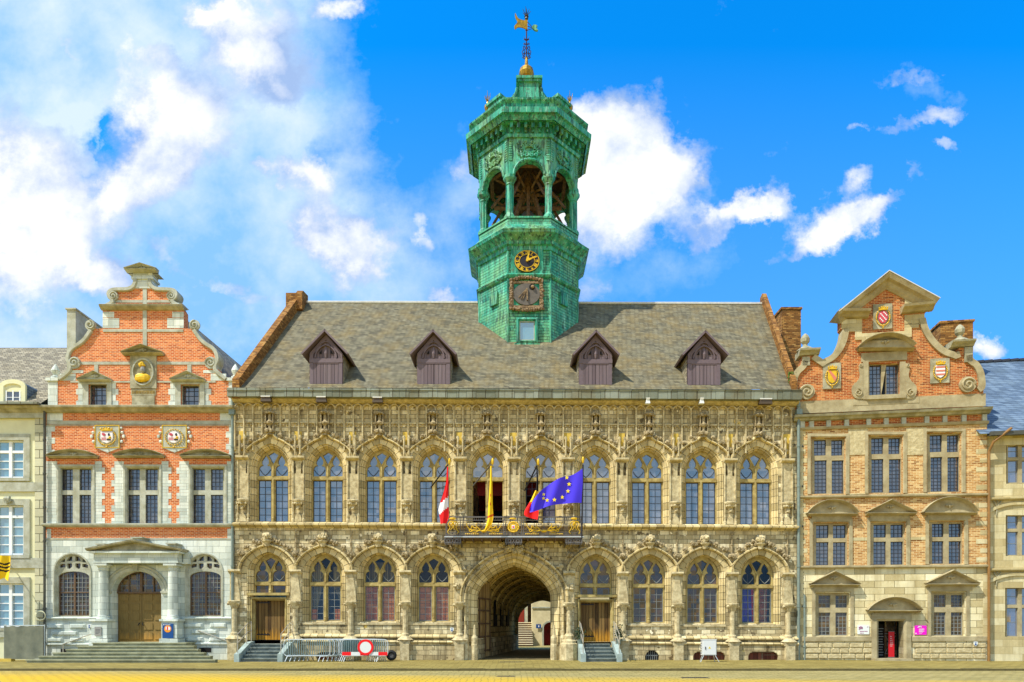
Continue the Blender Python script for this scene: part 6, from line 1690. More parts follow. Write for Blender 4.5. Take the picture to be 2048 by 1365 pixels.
m = MB(); m.sweep(opening(0, fz(811), fz(776), px(26), px(14), 10), [(0, 0), (0, -.12), (-.2, -.12), (-.26, -.02), (-.26, 0)]); m.prism(arch(0, fz(786), px(20), px(16), 8), -.05, -.002); m.build('dormer_frame', M['stucco'], dr)
m = MB(); m.box(-px(14), px(14), -.04, -.01, fz(810), fz(785)); m.build('pane', M['pane_md'], dr)
m = MB(); m.box(-.03, .03, -.07, -.041, fz(810), fz(784)); m.box(-px(15), px(15), -.069, -.041, fz(798), fz(797))
for s in (-1, 1): a, b = sorted((s*px(15), s*px(12.5))); m.box(a, b, -.068, -.04, fz(810), fz(784))
m.build('casement_frame', M['white'], dr)

# ================================================================ right gabled house
R_ = Frame(X(1596), -.02, radians(-8.07)); rh = empty('gabled_stone_house', (R_.ox, R_.oy, 0), R_.a, label='brown brick and pale stone gabled house with three painted coats of arms', cat='house')
r = R_.p; XE = 1974
gwin = [[(1637, 1660.6, 1191, 1216), (1671, 1694, 1191, 1216), (1637, 1660.6, 1225.5, 1271), (1671, 1694, 1225.5, 1271)], [(1868, 1891.6, 1190, 1215), (1902, 1925, 1190, 1215), (1868, 1891.6, 1225, 1271), (1902, 1925, 1225, 1271)]]
m1 = [[(1632, 1657, 1051, 1077), (1666, 1691.5, 1051, 1077), (1632, 1657, 1085, 1131), (1666, 1691.5, 1085, 1131)], [(1747, 1772, 1050, 1076), (1781, 1806, 1050, 1076), (1747, 1772, 1084, 1130), (1781, 1806, 1084, 1130)], [(1864, 1887, 1048, 1075), (1897.6, 1922, 1048, 1075), (1864, 1887, 1083, 1128), (1897.6, 1922, 1083, 1128)]]
m2 = [[(1628, 1652, 881, 912), (1662.6, 1685, 881, 912), (1629, 1653.5, 921.5, 988), (1663.5, 1687, 921.5, 988)], [(1742.6, 1766.6, 877, 909), (1777, 1800, 877, 909), (1743, 1767, 919, 986), (1778, 1801.5, 919, 986)], [(1859.5, 1884, 871, 905), (1894, 1916.7, 871, 905), (1861, 1884.5, 915, 984), (1895, 1918, 915, 984)]]
def rhole(w, e=5): return [r(w[0][0]-e, w[-1][3]+1), r(w[1][1]+e, w[-1][3]+1), r(w[1][1]+e, w[0][2]-e), r(w[0][0]-e, w[0][2]-e)]
door_h = [r(1756, 1321.5), r(1806.5, 1321.5), r(1806.5, 1242.5), r(1756, 1242.5)]
zl_ = lambda a, b, x: a+(b-a)*(x-1594)/(XE-1594)
def line(y0, y1, n=2): return [r(1594+(XE-1594)*i/(n-1), y0+(y1-y0)*i/(n-1)) for i in range(n)]
top2 = line(835, 818); b2 = line(993, 991.5)[0:2]; b1 = line(1136, 1134)
m = MB(); P0, P1 = line(1340, 1340), line(1136, 1134); m.prism([P0[0], P0[1], P1[1], P1[0]], 0, .5, [rhole(w) for w in gwin]+[door_h]); m.build('stone_wall', M['r_stone'], rh)
m = MB(); Q = line(835, 816); m.prism([P1[0], P1[1], Q[1], Q[0]], .004, .5, [rhole(w) for w in m1+m2]); m.build('brick_wall', M['brick_bl'], rh)
for w in gwin: win(rh, R_, w, 3, 0, M['r_trim'], M['pane_dk'], M['lead_l'], out=(w[0][0]-6, w[1][1]+6, w[0][2]-6, w[-1][3]+2), y0=.14)
for w in m1+m2: win(rh, R_, w, 3, 0, M['r_trim'], M['pane_md'], M['lead'], out=(w[0][0]-6, w[1][1]+6, w[0][2]-6, w[-1][3]+2), y0=.14)
for w in gwin+m1+m2:
    a = r(w[0][0]-6, w[-1][3]+1); b = r(w[0][0]-6, w[0][2]-6); c = r(w[1][1]+6, w[1][2]-6); d_ = r(w[1][1]+6, w[-1][3]+1)
    m = MB(); m.sweep([a, b, c, d_], [(.16, .0), (.16, -.05), (.03, -.06), (0, .0), (0, .15)][::-1]); m.build('window_surround', M['r_trim'], rh)
for (a, b, ax_, ay_, yb, k) in ((1618.6, 1716, 1667, 1143, 1174, 'tri'), (1849.6, 1952.7, 1902, 1141, 1173, 'tri'), (1614, 1712, 1662, 1003, 1033, 'seg'), (1730, 1828, 1779, 1001, 1032, 'tri'), (1845, 1949, 1898, 998, 1031, 'seg')):
    hood(rh, R_, a, b, ax_, ay_, yb, k, M['r_trim'], .32, th=1.1)
    m = MB(); slab(m, R_, a+9, b-9, yb, yb+9, .06); m.build('hood_frieze', M['r_trim'], rh)
hood(rh, R_, 1734, 1837, 1784, 1197, 1226, 'seg', M['r_trim'], .36, name='door_hood', th=1.2)
m = MB(); a, b, c, d_ = r(1756, 1321.5), r(1756, 1242.5), r(1806.5, 1242.5), r(1806.5, 1321.5); m.sweep([a, b, c, d_], [(px(13), 0), (px(13), -.10), (px(4), -.12), (0, -.04), (0, .5)][::-1]); slab(m, R_, 1744, 1822, 1227, 1240, .08); m.build('door_surround', M['r_trim'], rh)
m = MB(); m.box(r(1745, 1300)[0], r(1822, 1300)[0], -.35, .5, 0, .10); m.build('doorstep', M['r_trim'], rh)
m = MB(); a = r(1756, 1321)[0]; b = r(1806.5, 1321)[0]; zt_ = r(1780, 1242)[1]; m.box(a-.1, b+.1, 1.5, 1.55, 0, zt_+.2); m.box(a-.1, a-.05, .5, 1.5, 0, zt_+.2); m.box(b+.05, b+.1, .5, 1.5, 0, zt_+.2); m.box(a-.1, b+.1, .5, 1.5, zt_+.15, zt_+.2); m.build('doorway_interior', plain('dark_teal_interior', C_(22,52,50), .9), rh)
m = MB(); m.obox((b-.32, .62, zt_/2), (.30, .08, 0), (.01, -.03, 0), (0, 0, zt_/2-.02)); dl = m.build('glazed_door', M['pane_dk'], rh)
m = MB()
for q in (-1, 1):
    m.tube([(b-.6, .5, .35), (b-.1, .62, 1.15)] if q > 0 else [(b-.1, .62, .35), (b-.6, .5, 1.15)], .02, 5)
m.tube([(b-.35, .52, .75+.14*cos(t*.5)) if 0 else (b-.35+.14*cos(t*.5), .53+.03*cos(t*.5), .75+.2*sin(t*.5)) for t in range(13)], .02, 5); m.tube([(b-.62, .5, .3), (b-.08, .64, .3)], .025, 5); m.tube([(b-.62, .5, 1.25), (b-.08, .64, 1.25)], .025, 5)
m.build('door_ironwork', M['iron_g'], dl)
m = MB()
for i in range(26): zz = .25+i*.08; m.box(a+.04, a+.04+.35*abs(sin(i*3.1))+.05, .60, .62, zz, zz+.02)
# strings
def rcourse(y0, y1, prof, mat, name, x0=1592, x1=1977):
    m = MB(); m.sweep([r(x0, y0), r(x1, y1)], prof); return m.build(name, mat, rh)
rcourse(998, 993, [(0, 0), (.0, -.10), (.05, -.16), (.12, -.16), (.15, 0)], M['r_trim'], 'string_course')
rcourse(1138, 1136, [(0, 0), (.0, -.10), (.05, -.16), (.12, -.16), (.15, 0)], M['r_trim'], 'string_course')
rcourse(1283, 1282, [(0, 0), (.0, -.08), (.20, -.08), (.24, 0)], M['r_trim'], 'plinth_course', 1594, 1745); rcourse(1283, 1282, [(0, 0), (.0, -.08), (.20, -.08), (.24, 0)], M['r_trim'], 'plinth_course', 1823, XE)
m = MB(); rr_ = random.Random(5)
for j in range(3):
    for (xs, xe) in ((1603, 1744), (1824, 1972)):
        x_ = xs - (12 if j % 2 else 0)
        while x_ < xe-6:
            w_ = rr_.choice((18, 28, 34)); a = max(xs, x_)+.7; b = min(xe, x_+w_)-.7
            if b-a > 5:
                u0, z0_ = r(a, 1295.5+11*j+.0); u1, z1_ = r(b, 1286+11*j); e = .03; b_ = len(m.v)
                m.v += [(u0, -.002, z0_), (u1, -.002, z0_), (u1, -.002, z1_), (u0, -.002, z1_), (u0+e, -.06, z0_+e), (u1-e, -.06, z0_+e), (u1-e, -.06, z1_-e), (u0+e, -.06, z1_-e)]
                for f in ((0, 1, 5, 4), (1, 2, 6, 5), (2, 3, 7, 6), (3, 0, 4, 7), (4, 5, 6, 7)): m._f([b_+i for i in f])
            x_ += w_
m.build('rusticated_blocks', M['r_rough'], rh)
m = MB()
for (a, b) in ((1695, 1735), (1811, 1853)): slab(m, R_, a+1, b, 857, 911, .03); slab(m, R_, a-1, b+1, 990, 988, .03)
m.build('rough_panel', M['r_rough'], rh)
m = MB()
for (a, b, t, q) in ((1708, 1742, 1076, 1082), (1818, 1860, 1075, 1081)): slab(m, R_, a-8, b-2, t, q, .01)
for i in range(16):
    t = 845+18*i; 
    if 985 < t < 998: continue
    slab(m, R_, 1952 if i % 2 else 1960, XE, t, t+9, .012); slab(m, R_, 1606, 1611 if i % 2 else 1614, t, t+9, .012)
m.build('quoin_blocks', M['fr_stone'], rh)
m = MB(); slab(m, R_, 1598, 1606, 835, 1321, .035); slab(m, R_, 1966, 1974.5, 1145, 1282, .01); m.build('corner_strip', M['fr_stone'], rh)
# cornice with brackets
rcourse(845, 829, [(0, 0), (.02, -.16), (.10, -.22), (.14, -.36), (.24, -.40), (.30, 0)], M['lime_dark'], 'main_cornice', 1586, 1977)
rcourse(862, 849, [(0, 0), (.02, -.08), (.14, -.12), (.16, 0)], M['r_trim'], 'frieze_moulding', 1590, 1976)
m = MB()
pa, pb = line(860, 847), line(845, 829); m.prism([pa[0], pa[1], pb[1], pb[0]], -.02, 0); m.build('frieze', M['brick_br'], rh)
m = MB()
for px_ in (1604, 1622, 1656, 1692, 1736, 1771, 1806, 1852, 1888, 1926, 1967):
    t = zl_(845, 830, px_); slab(m, R_, px_-4.5, px_+4.5, t, t+13, .12)
m.build('frieze_bracket', M['lime_trim'], rh)
# gable, every corner as measured
GO = lambda x, y: r(1560+x*.29309, 520+y*.29309)
lo = [(85, 1045), (80, 1000), (82, 950), (75, 860), (82, 800), (105, 755), (140, 720), (148, 660), (235, 640), (262, 660), (290, 685)]
li = spline([(290, 685), (340, 660), (385, 610), (415, 545), (428, 480)], 4)
lt = [(415, 470), (415, 395), (375, 375), (718, 118), (1050, 295), (985, 370), (985, 400)]
ri = spline([(985, 400), (1005, 470), (1050, 545), (1120, 610), (1195, 640)], 4)
ro = [(1210, 625), (1220, 600), (1308, 600), (1310, 680), (1345, 705), (1378, 760), (1392, 830), (1388, 900), (1390, 1000)]
gpts = [GO(*p) for p in lo]+[GO(*p) for p in li[1:]]+[GO(*p) for p in lt]+[GO(*p) for p in ri[1:]]+[GO(*p) for p in ro]
gpts = gpts[::-1]
gwn = [(1739, 1762.5, 731, 791.5), (1772.5, 1796.5, 731, 791.5)]
m = MB(); m.prism(gpts, 0, .5, [[r(1735, 792), r(1800, 792), r(1800, 727), r(1735, 727)]], back=True); m.build('gable_wall', M['brick_br'], rh)
win(rh, R_, gwn, 3, 7, M['r_trim'], M['pane_md'], M['lead'], out=(1733, 1802, 724, 793), y0=.14)
m = MB()
for (a, b, t, q) in ((1725, 1736, 725, 800), (1799, 1810, 725, 800), (1722, 1813, 708, 725.5), (1731, 1810, 793, 801)): slab(m, R_, a, b, t, q, .07 if t < 790 else .14)
slab(m, R_, 1595, 1971, 804, 828, .02); slab(m, R_, 1705, 1838, 801, 812, .035); m.build('window_surround', M['r_trim'], rh)
hood(rh, R_, 1714, 1825, 1769.5, 673, 704, 'seg', M['r_trim'], .34, th=1.1)
m = MB()
for s, xo in ((-1, 1725), (1, 1810)):
    c = 1717 if s < 0 else 1822
    pts = [(xo, 728), (xo+s*6, 730), (xo+s*8, 740), (xo+s*6, 752), (xo+s*10, 762), (xo+s*20, 772), (xo+s*22, 785), (xo+s*16, 797), (xo, 799)]
    q = [r(*p) for p in spline(pts, 3)]
    if s < 0: q = q[::-1]
    m.prism(q[::-1] if s > 0 else q[::-1], -.08, 0); 
    p_ = r(xo+s*10, 787); volute(m, p_[0], p_[1], px(9), pi/2, s, 1.5, -.06, .03); p_ = r(xo+s*4, 733); volute(m, p_[0], p_[1], px(4), pi/2, -s, 1.2, -.06, .02)
m.build('scroll_bracket', M['r_trim'], rh)
def band(pts, w, pr=.10, name='gable_coping', side=1):
    m = MB(); m.sweep([GO(*p) for p in pts], [(0.02*side, .52), (.02*side, -pr), (-w*side, -pr), (-w*side, -.0)]); return m.build(name, M['r_trim'], rh)
band(spline([(84, 940), (75, 860), (82, 800), (105, 755), (140, 722), (152, 690)], 3), .26)
band([(235, 650), (290, 688)]+li[1:], .26); band(ri+[(1215, 632)], .26); band(spline([(1302, 650), (1312, 682), (1345, 705), (1378, 760), (1392, 830), (1388, 880), (1360, 905)], 3), .26)
m = MB()
for (a, b, t, q) in ((150, 200, 668, 725), (1255, 1308, 602, 700)): u0, z1_ = GO(a, t); u1, z0_ = GO(b, q); m.box(u0, u1, -.10, .55, z0_, z1_)
for (cx_, cy_, hw_) in ((195, 655, 88), (1235, 598, 95)):
    u, z = GO(cx_, cy_); h_ = hw_*.29309*S*.93; m.sweep([(u-h_*.8, z), (u+h_*.8, z)], [(0, .6), (0, -.12), (.08, -.2), (.16, -.34), (.24, -.36), (.30, .6)])
    m.lathe(u-(.12 if cx_ < 500 else 0), .12, [(.42, z+.28), (.30, z+.38), (.12, z+.5), (.1, z+.58), (.2, z+.70), (.22, z+.85), (.14, z+1.0), (.08, z+1.06), (.04, z+1.1)], 8)
m.build('gable_pier', M['lime_dark'], rh)
m = MB()
for cx_, cy_, d_ in ((180, 905, 1), (1275, 855, -1)): u, z = GO(cx_, cy_); volute(m, u, z, .36, pi if d_ > 0 else 0, -d_, 1.7, -.08, .05)
m.build('gable_volutes', M['r_trim'], rh)
m = MB()       # raking pediment
m.sweep([GO(372, 392), GO(718, 130), GO(1052, 305)], [(.06, .7), (.06, -.50), (.0, -.46), (-.10, -.40), (-.16, -.22), (-.30, -.16), (-.42, -.05), (-.42, 0)][::-1])
for a, b in (((385, 395), (595, 395)), ((820, 366), (1035, 345))):
    pa = GO(*a); pb = GO(*b); m.sweep([pa, pb], [(-.06, 0), (-.04, -.2), (.06, -.30), (.12, -.46), (.22, -.5), (.24, 0)])
m.build('gable_pediment', M['r_trim'], rh)
m = MB(); m.sweep([GO(380, 385), GO(718, 112), GO(1058, 296)], [(.0, .7), (.0, -.50), (.035, -.50), (.035, .7)]); m.build('pediment_lead', M['ridge'], rh)
m = MB()
for (a, b, t, q) in ((418, 558, 412, 466), (848, 984, 380, 440), (512, 556, 468, 548), (848, 896, 440, 528), (556, 848, 506, 548), (440, 512, 468, 490), (896, 944, 440, 464)):
    u0, z1_ = GO(a, t); u1, z0_ = GO(b, q); m.box(u0, u1, -.05, 0, z0_, z1_)
m.prism([GO(445, 355), GO(556, 355), GO(556, 285)], -.045, 0); m.prism([GO(850, 325), GO(960, 320), GO(850, 250)], -.045, 0)
m.build('gable_stonework', M['fr_stone'], rh)
coat(rh, R_, 1560+352*.293, 520+795*.293, 36, 54, 3); coat(rh, R_, 1560+1088*.293, 520+760*.293, 38, 53, 4); coat(rh, R_, 1560+698*.293, 520+390*.293, 38, 53, 2)
m = MB(); u0 = r(1872, 700, 4)[0]; u1 = r(1936, 700, 4)[0]; m.box(u0, u1, 3.5, 5.2, 10, r(1900, 654, 4)[1]); m.box(u0-.06, u1+.06, 3.45, 5.25, r(1900, 654, 4)[1], r(1900, 650, 4)[1]); m.build('chimney', M['brick_chim'], rh)
m = MB(); u0, zb0 = r(1600, 835); u1 = r(1970, 835)[0]; um = (u0+u1)/2; zr_ = r(1772, 590)[1]; zb0 = r(1700, 812)[1]
for s, ue in ((-1, u0), (1, u1)): a = [(um, .48, zr_), (ue, .48, zb0), (ue, 10, zb0), (um, 10, zr_)]; m.poly(a if s < 0 else a[::-1])
m.box(u0, u1, .5, 10, zb0-1.0, zb0-.02); m.build('roof', M['slate_bl'], rh)
m = MB(); u = r(1975, 1200)[0]; zz = r(1975, 905)[1]; m.tube([(u, -.12, 0), (u, -.12, zz), (u+.1, -.3, zz+.4), (u+.75, -.5, zz+.95)], .06, 8); m.build('drainpipe', M['pipe_br'], rh)

# ================================================================ far right stone house
sh_ = empty('slate_roofed_house', (R_.ox, R_.oy, 0), R_.a, label='weathered plain stone house under a blue slate roof with heart shaped wall anchors', cat='house')
U0 = r(1977, 1250)[0]; U1 = U0+9
W_ = []
for c in (2040, 2150, 2255): W_ += [(c-25, c+25, 889, 967), (c-26, c+26, 1030, 1112), (c-27, c+27, 1176, 1274)]
m = MB(); zE = r(2000, 870)[1]; m.prism(rect(U0, U1, -.4, zE), .10, .6, [[r(a, q), r(b, q), r(b, t), r(a, t)] for a, b, t, q in W_]); m.build('wall', M['fr_stone'], sh_)
for a, b, t, q in W_:
    tr = t+(q-t)*.38; mid = (a+b)/2
    w = win(sh_, R_, [(a+1, mid-4, t+1, tr-3), (mid+4, b-1, t+1, tr-3), (a+1, mid-4, tr+3, q-1), (mid+4, b-1, tr+3, q-1)], 1, 2, M['frame_br'] if 0 else M['r_trim'], M['pane_fr'], M['lead_l'], out=(a-1, b+1, t-1, q+1), y0=.24)
for (yy) in (1001, 1143):
    m = MB(); a = r(1979, yy); b = (U1, a[1]+.05); m.sweep([a, b], [(0, .1), (.0, -.02), (.05, -.06), (.12, -.06), (.15, .1)]); m.build('string_course', M['fr_stone'], sh_)
for c, yb in ((2040, 1040), (2040, 1182), (2150, 1040), (2150, 1182)):
    u, z = r(c, yb); m = MB(); m.sweep(arch(u, z-.05, 1.45, .75, 10), [(0, .1), (0, .02), (.12, .02), (.12, .1)]); m.build('relieving_arch', M['fr_stone'], sh_)
    u2, z2 = r(c-44, yb-24); m = MB()
    for s in (-1, 1): m.tube([(u2+s*x, .06, z2+zz) for x, zz in ((0, .05), (.10, .2), (.16, .3), (.12, .4), (.03, .36), (0, .25))], .022, 5)
    m.tube([(u2, .06, z2+.05), (u2-.05, .06, z2-.35)], .025, 5); m.build('wall_anchor', M['lime_dark'], sh_)
m = MB(); m.box(U0-.1, U1, -.45, -.25, zE-.12, zE+.06); m.build('gutter', M['pipe_dk'], sh_)
m = MB(); zR = r(2000, 724, 5.5)[1]; m.poly([(U0-.5, -.3, zE), (U1, -.3, zE), (U1, 5.5, zR), (U0-1.2, 5.5, zR)]); m.poly([(U0-1.2, 5.5, zR), (U1, 5.5, zR), (U1, 11, zE), (U0-1, 11, zE)]); m.build('roof', M['slate_bl'], sh_)
m = MB()
for i in range(24): m.tube([(U0-1.2+i*.42, 5.5, zR+.03), (U0-1.2+i*.42+.38, 5.5, zR+.06)], .10, 6)
m.build('ridge_tiles', M['lead'], sh_)
# ================================================================ balcony of the hall
BY = -1.0
bx = lambda p: H.x(p, BY); bz = lambda p: H.z(p, BY)
ba = empty('balcony', (0, 0, 0), parent=hall)
bl, br_ = bx(891), bx(1165)
m = MB(); m.box(bl, br_, BY+.0, -.0, bz(1077.5), bz(1073.5)); m.box(bl-.04, br_+.04, BY-.05, BY+.04, bz(1076), bz(1072.5))
for i in range(14): x_ = bl+.4+i*(br_-bl-.8)/13; m.box(x_-.03, x_+.03, BY+.05, -.01, bz(1081), bz(1077.5)-.002)
m.build('balcony_floor', M['frame_br'], ba)
m = MB(); m.box(bl-.05, br_+.05, BY-.07, BY-.055, bz(1075.4), bz(1073.4)); m.build('floor_edge', M['galv_l'], ba)
for a, b in ((888.5, 922), (1010.5, 1044), (1131, 1164.5)):
    m = MB(); x0_, x1_ = bx(a), bx(b); t, q = bz(1077.6), bz(1087)
    m.sweep([(x0_, q), (x0_, t), (x1_, t), (x1_, q)], [(0, BY-.03), (0, BY+.06), (-.04, BY+.06), (-.04, BY-.03)], closed=True)
    m.box((x0_+x1_)/2-.02, (x0_+x1_)/2+.02, BY-.03, BY+.05, q, t)
    for c in (.25, .75):
        xc = x0_+(x1_-x0_)*c; zc = (t+q)/2
        m.prism(circ(xc, zc, .085, 12), BY-.02, BY+.03, [circ(xc, zc, .045, 12)])
        for s in (-1, 1): m.tube([(xc+s*.08, BY, zc), (xc+s*.17, BY, zc+.07)], .014, 4); m.tube([(xc+s*.08, BY, zc), (xc+s*.17, BY, zc-.07)], .014, 4)
    for k in range(9): m.box(x0_+.04+k*.083, x0_+.07+k*.083, BY-.02, BY+.03, q-.07, q)
    for x_ in (x0_+.03, x1_-.03): m.obox((x_, -.5, bz(1084)), (.03, 0, 0), (0, .5, -.08), (0, .01, .07))
    m.build('balcony_bracket', M['iron_g'], ba)
m = MB(); y = BY+.01
def hbar(z, w=.018): m.box(bl, br_, y-w, y+w, z-w, z+w)
hbar(bz(1034.5), .03); hbar(bz(1041), .014); hbar(bz(1050), .012); hbar(bz(1071), .02); hbar(bz(1066), .012)
for p_ in (892, 921, 926, 1007, 1010.5, 1043, 1047, 1130, 1134, 1164): m.box(bx(p_)-.016, bx(p_)+.016, y-.016, y+.016, bz(1074), bz(1034))
for p_ in (968, 1088): m.box(bx(p_)-.014, bx(p_)+.014, y-.012, y+.012, bz(1072), bz(1041))
for i in range(64): x_ = bl+.05+i*(br_-bl-.1)/63; m.box(x_-.009, x_+.009, y-.009, y+.009, bz(1041), bz(1034.5)); i % 2 and m.box(x_-.008, x_+.008, y-.008, y+.008, bz(1071), bz(1066))
for c in (968, 1088):
    for s in (-1, 1):
        for (dx, dz, r0, a0) in ((9, 1047, 3.4, 0), (15, 1056, 4, 2), (27, 1053, 3.5, 3), (24, 1063, 3, 1), (33, 1059, 4, 4)):
            sp = spiral(bx(c+s*dx), bz(dz), px(r0), 1.3, a0, s, 12, .3); m.tube([(x_, y, z_) for x_, z_ in sp], .013, 4)
        m.tube([(bx(c), y, bz(1052)), (bx(c+s*5), y, bz(1058)), (bx(c), y, bz(1064))], .013, 4)
for s_, xx in ((1, bl), (1, br_)):
    for z_ in (1034.5, 1071): m.box(xx-.02, xx+.02, BY, 0, bz(z_)-.02, bz(z_)+.02)
    for k in range(6): yy = BY+.15+k*.15; m.box(xx-.01, xx+.01, yy-.01, yy+.01, bz(1071), bz(1034.5))
m.build('railing', M['iron_g'], ba)
def gtube(m, pts, w=.04, y=BY-.03): m.tube([(bx(a), y, bz(b)) for a, b in spline(pts, 4)], w*.6, 5, w*.3)
for c in (968, 1088):
    m = MB()
    for s in (-1, 1):
        f = lambda L: [(c+s*a, b) for a, b in L]
        gtube(m, f([(0, 1064), (6, 1062), (12, 1056), (16, 1052), (14, 1047)]), .05); gtube(m, f([(8, 1062), (18, 1061), (27, 1060), (33, 1054), (35, 1047)]), .05)
        gtube(m, f([(14, 1057), (20, 1056), (24, 1052), (26, 1058), (30, 1062)]), .045); gtube(m, f([(22, 1061), (28, 1064), (30, 1058)]), .04); gtube(m, f([(10, 1061), (16, 1065), (24, 1065)]), .04)
        for q in range(7): m.blob((bx(c+s*(12+4*q)), BY-.03, bz(1068.5)), (.035, .03, .03), q, 5, 4, .1)
    m.blob((bx(c), BY-.03, bz(1063)), (.14, .05, .07), 3, 6, 4, .2)
    m.build('gilt_spray', M['gold'], ba)
for c in (906, 1149):
    m = MB()
    for s in (-1, 1):
        f = lambda L: [(c+s*a, b) for a, b in L]
        gtube(m, f([(1, 1043), (7, 1045), (9, 1050), (6, 1055), (8, 1060), (11, 1064), (8, 1068)]), .045); gtube(m, f([(3, 1049), (1, 1055), (5, 1061)]), .035)
        gtube(m, f([(2, 1052), (5, 1050), (4, 1046)]), .035)
    m.blob((bx(c), BY-.03, bz(1038)), (.16, .05, .06), 3, 8, 4, .3); m.blob((bx(c), BY-.03, bz(1047)), (.07, .05, .08), 5, 6, 4, .2)
    m.build('gilt_lyre', M['gold'], ba)
m = MB(); cx_, cz_ = bx(1026.5), bz(1054.5)
for q in range(20): a = 2*pi*q/20; m.blob((cx_+.235*cos(a), BY-.03, cz_+.225*sin(a)), (.05, .035, .045), q, 5, 4, .2)
m.blob((cx_, BY-.03, bz(1038)), (.16, .05, .05), 3, 8, 4, .3)
for q in range(5): m.blob((cx_-.16+.08*q, BY-.03, bz(1045)), (.035, .03, .03), q, 5, 4, .2)
me_ = m.build('gilt_wreath', M['gold'], ba)
m = MB(); m.prism(circ(cx_, cz_, .17, 16), BY-.04, BY-.01); m.build('wreath_disc', M['gold'], me_)
m = MB(); m.box(cx_-.07, cx_+.07, BY-.06, BY-.041, cz_-.08, cz_+.08); m.build('wreath_shield', M['flag_w'], me_)
m = MB(); m.box(cx_-.035, cx_+.035, BY-.072, BY-.061, cz_-.04, cz_+.03); m.build('shield_castle', M['red'], me_)

# ================================================================ flags
def cloth(fn, nu, nv, mats, matfn, name, parent, th=.012):
    m = MB()
    P_ = [[Vector(fn(i/nu, j/nv)) for j in range(nv+1)] for i in range(nu+1)]
    for off in (0, th):
        b = len(m.v)
        for i in range(nu+1):
            for j in range(nv+1): p = P_[i][j]; m.v.append((p.x, p.y+off, p.z))
        for i in range(nu):
            for j in range(nv):
                m.mi = matfn((i+.5)/nu, (j+.5)/nv); m.smooth = True; a = b+i*(nv+1)+j; q = [a, a+nv+1, a+nv+2, a+1]; m._f(q if off == 0 else q[::-1])
    return m.build(name, mats, parent)
def fp(p_, q_, y): return (H.x(p_, y), y, H.z(q_, y))
def pole(parent, a, b, tip=True, mat='iron'):
    m = MB(); m.tube([a, b], .035, 8); m.build('pole', M[mat], parent)
    if tip:
        m = MB(); d = (Vector(b)-Vector(a)).normalized(); m.blob(tuple(Vector(b)+d*.16+Vector((0, 0, .06))), (.06, .06, .16), 2, 8, 6, .05); m.build('pole_tip', M['gold'], parent)
def droop(L, R, y, amp, ph, n=7):
    """L, R: edge polylines in px from top to bottom"""
    def at(P, v):
        k = v*(len(P)-1); i = min(int(k), len(P)-2); f = k-i; return (P[i][0]+(P[i+1][0]-P[i][0])*f, P[i][1]+(P[i+1][1]-P[i][1])*f)
    def fn(u, v):
        a, b = at(L, v), at(R, v); p_ = a[0]+(b[0]-a[0])*u; q_ = a[1]+(b[1]-a[1])*u; yy = y+amp*sin(u*n+ph+v*2)*min(1, v*3+.2); return (H.x(p_, y), yy, H.z(q_, y))
    return fn
fl1 = empty('flag', (H.x(862, -.1), 0, 4), label='red and white striped flag drooping beside the end of the balcony railing', cat='flag', group='flags over the balcony')
def rel(parent, p): return tuple(Vector(p)-parent.location)
def relf(parent, fn): return lambda u, v: rel(parent, fn(u, v))
pole(fl1, rel(fl1, fp(862, 975, -.05)), rel(fl1, fp(896, 930, -1.5)))
cloth(relf(fl1, droop([(894, 934), (892, 965), (887, 985), (880, 1005), (876, 1020), (879, 1032), (881, 1048)], [(896.5, 934), (897, 965), (896.5, 985), (896.5, 1005), (897, 1020), (897, 1035), (893, 1047)], -1.5, .06, 0)), 12, 28,
      [M['flag_r'], M['flag_w']], lambda u, v: 1 if (.40+.12*(1-u) < v < .60+.20*(1-u) and v < .92) else 0, 'cloth', fl1)
fl2 = empty('flag', (H.x(946, -.1), 0, 4), label='yellow flag with red emblem hanging limp before the open dark window', cat='flag', group='flags over the balcony')
pole(fl2, rel(fl2, fp(946, 972, -.05)), rel(fl2, fp(982, 930, -1.5)), mat='iron_g')
cloth(relf(fl2, droop([(980.5, 932), (979.5, 965), (978, 990), (976, 1020), (975, 1040), (972, 1052), (968, 1062)], [(983.5, 932), (984.5, 965), (985, 990), (985.5, 1015), (986.5, 1035), (984, 1048), (974, 1060)], -1.5, .05, 1)), 12, 28,
      [M['flag_y'], plain('flag_orange', C_(206,90,20), .8)], lambda u, v: 1 if ((.32 < v < .52 and .3 < u < .55 and sin(v*60) > -.2) or (.60 < v < .63)) else 0, 'cloth', fl2)
fl3 = empty('flag', (H.x(1049, -.1), 0, 4), label='black, yellow and red flag hanging behind the blue starred flag', cat='flag', group='flags over the balcony')
pole(fl3, rel(fl3, fp(1049, 982, -.05)), rel(fl3, fp(1074, 932, -1.3)))
cloth(relf(fl3, droop([(1072.5, 934), (1073, 960), (1072, 978), (1062, 1000), (1049, 1022), (1048, 1030), (1052, 1034)], [(1075, 934), (1076.5, 960), (1076.5, 980), (1076.5, 1000), (1077, 1015), (1077, 1030), (1075, 1040)], -1.3, .05, 2)), 12, 28,
      [M['flag_k'], M['flag_y'], M['flag_r']], lambda u, v: 0 if v < .36 else (1 if v < .52+.12*u else 2), 'cloth', fl3)
fl4 = empty('flag', (H.x(1163.5, -1.0), 0, 4), label='large blue flag with a ring of yellow stars blowing from the balcony corner', cat='flag', group='flags over the balcony')
pole(fl4, rel(fl4, fp(1163.5, 1078, -1.05)), rel(fl4, fp(1166, 930, -1.15)))
Te = spline([(1060, 1018), (1066, 1002), (1082, 982), (1100, 968), (1122, 956), (1145, 950), (1167, 937)], 4)
Be = spline([(1060, 1025), (1068, 1024), (1082, 1018), (1100, 1012), (1122, 1008), (1145, 1006.5), (1163, 1006)], 4)
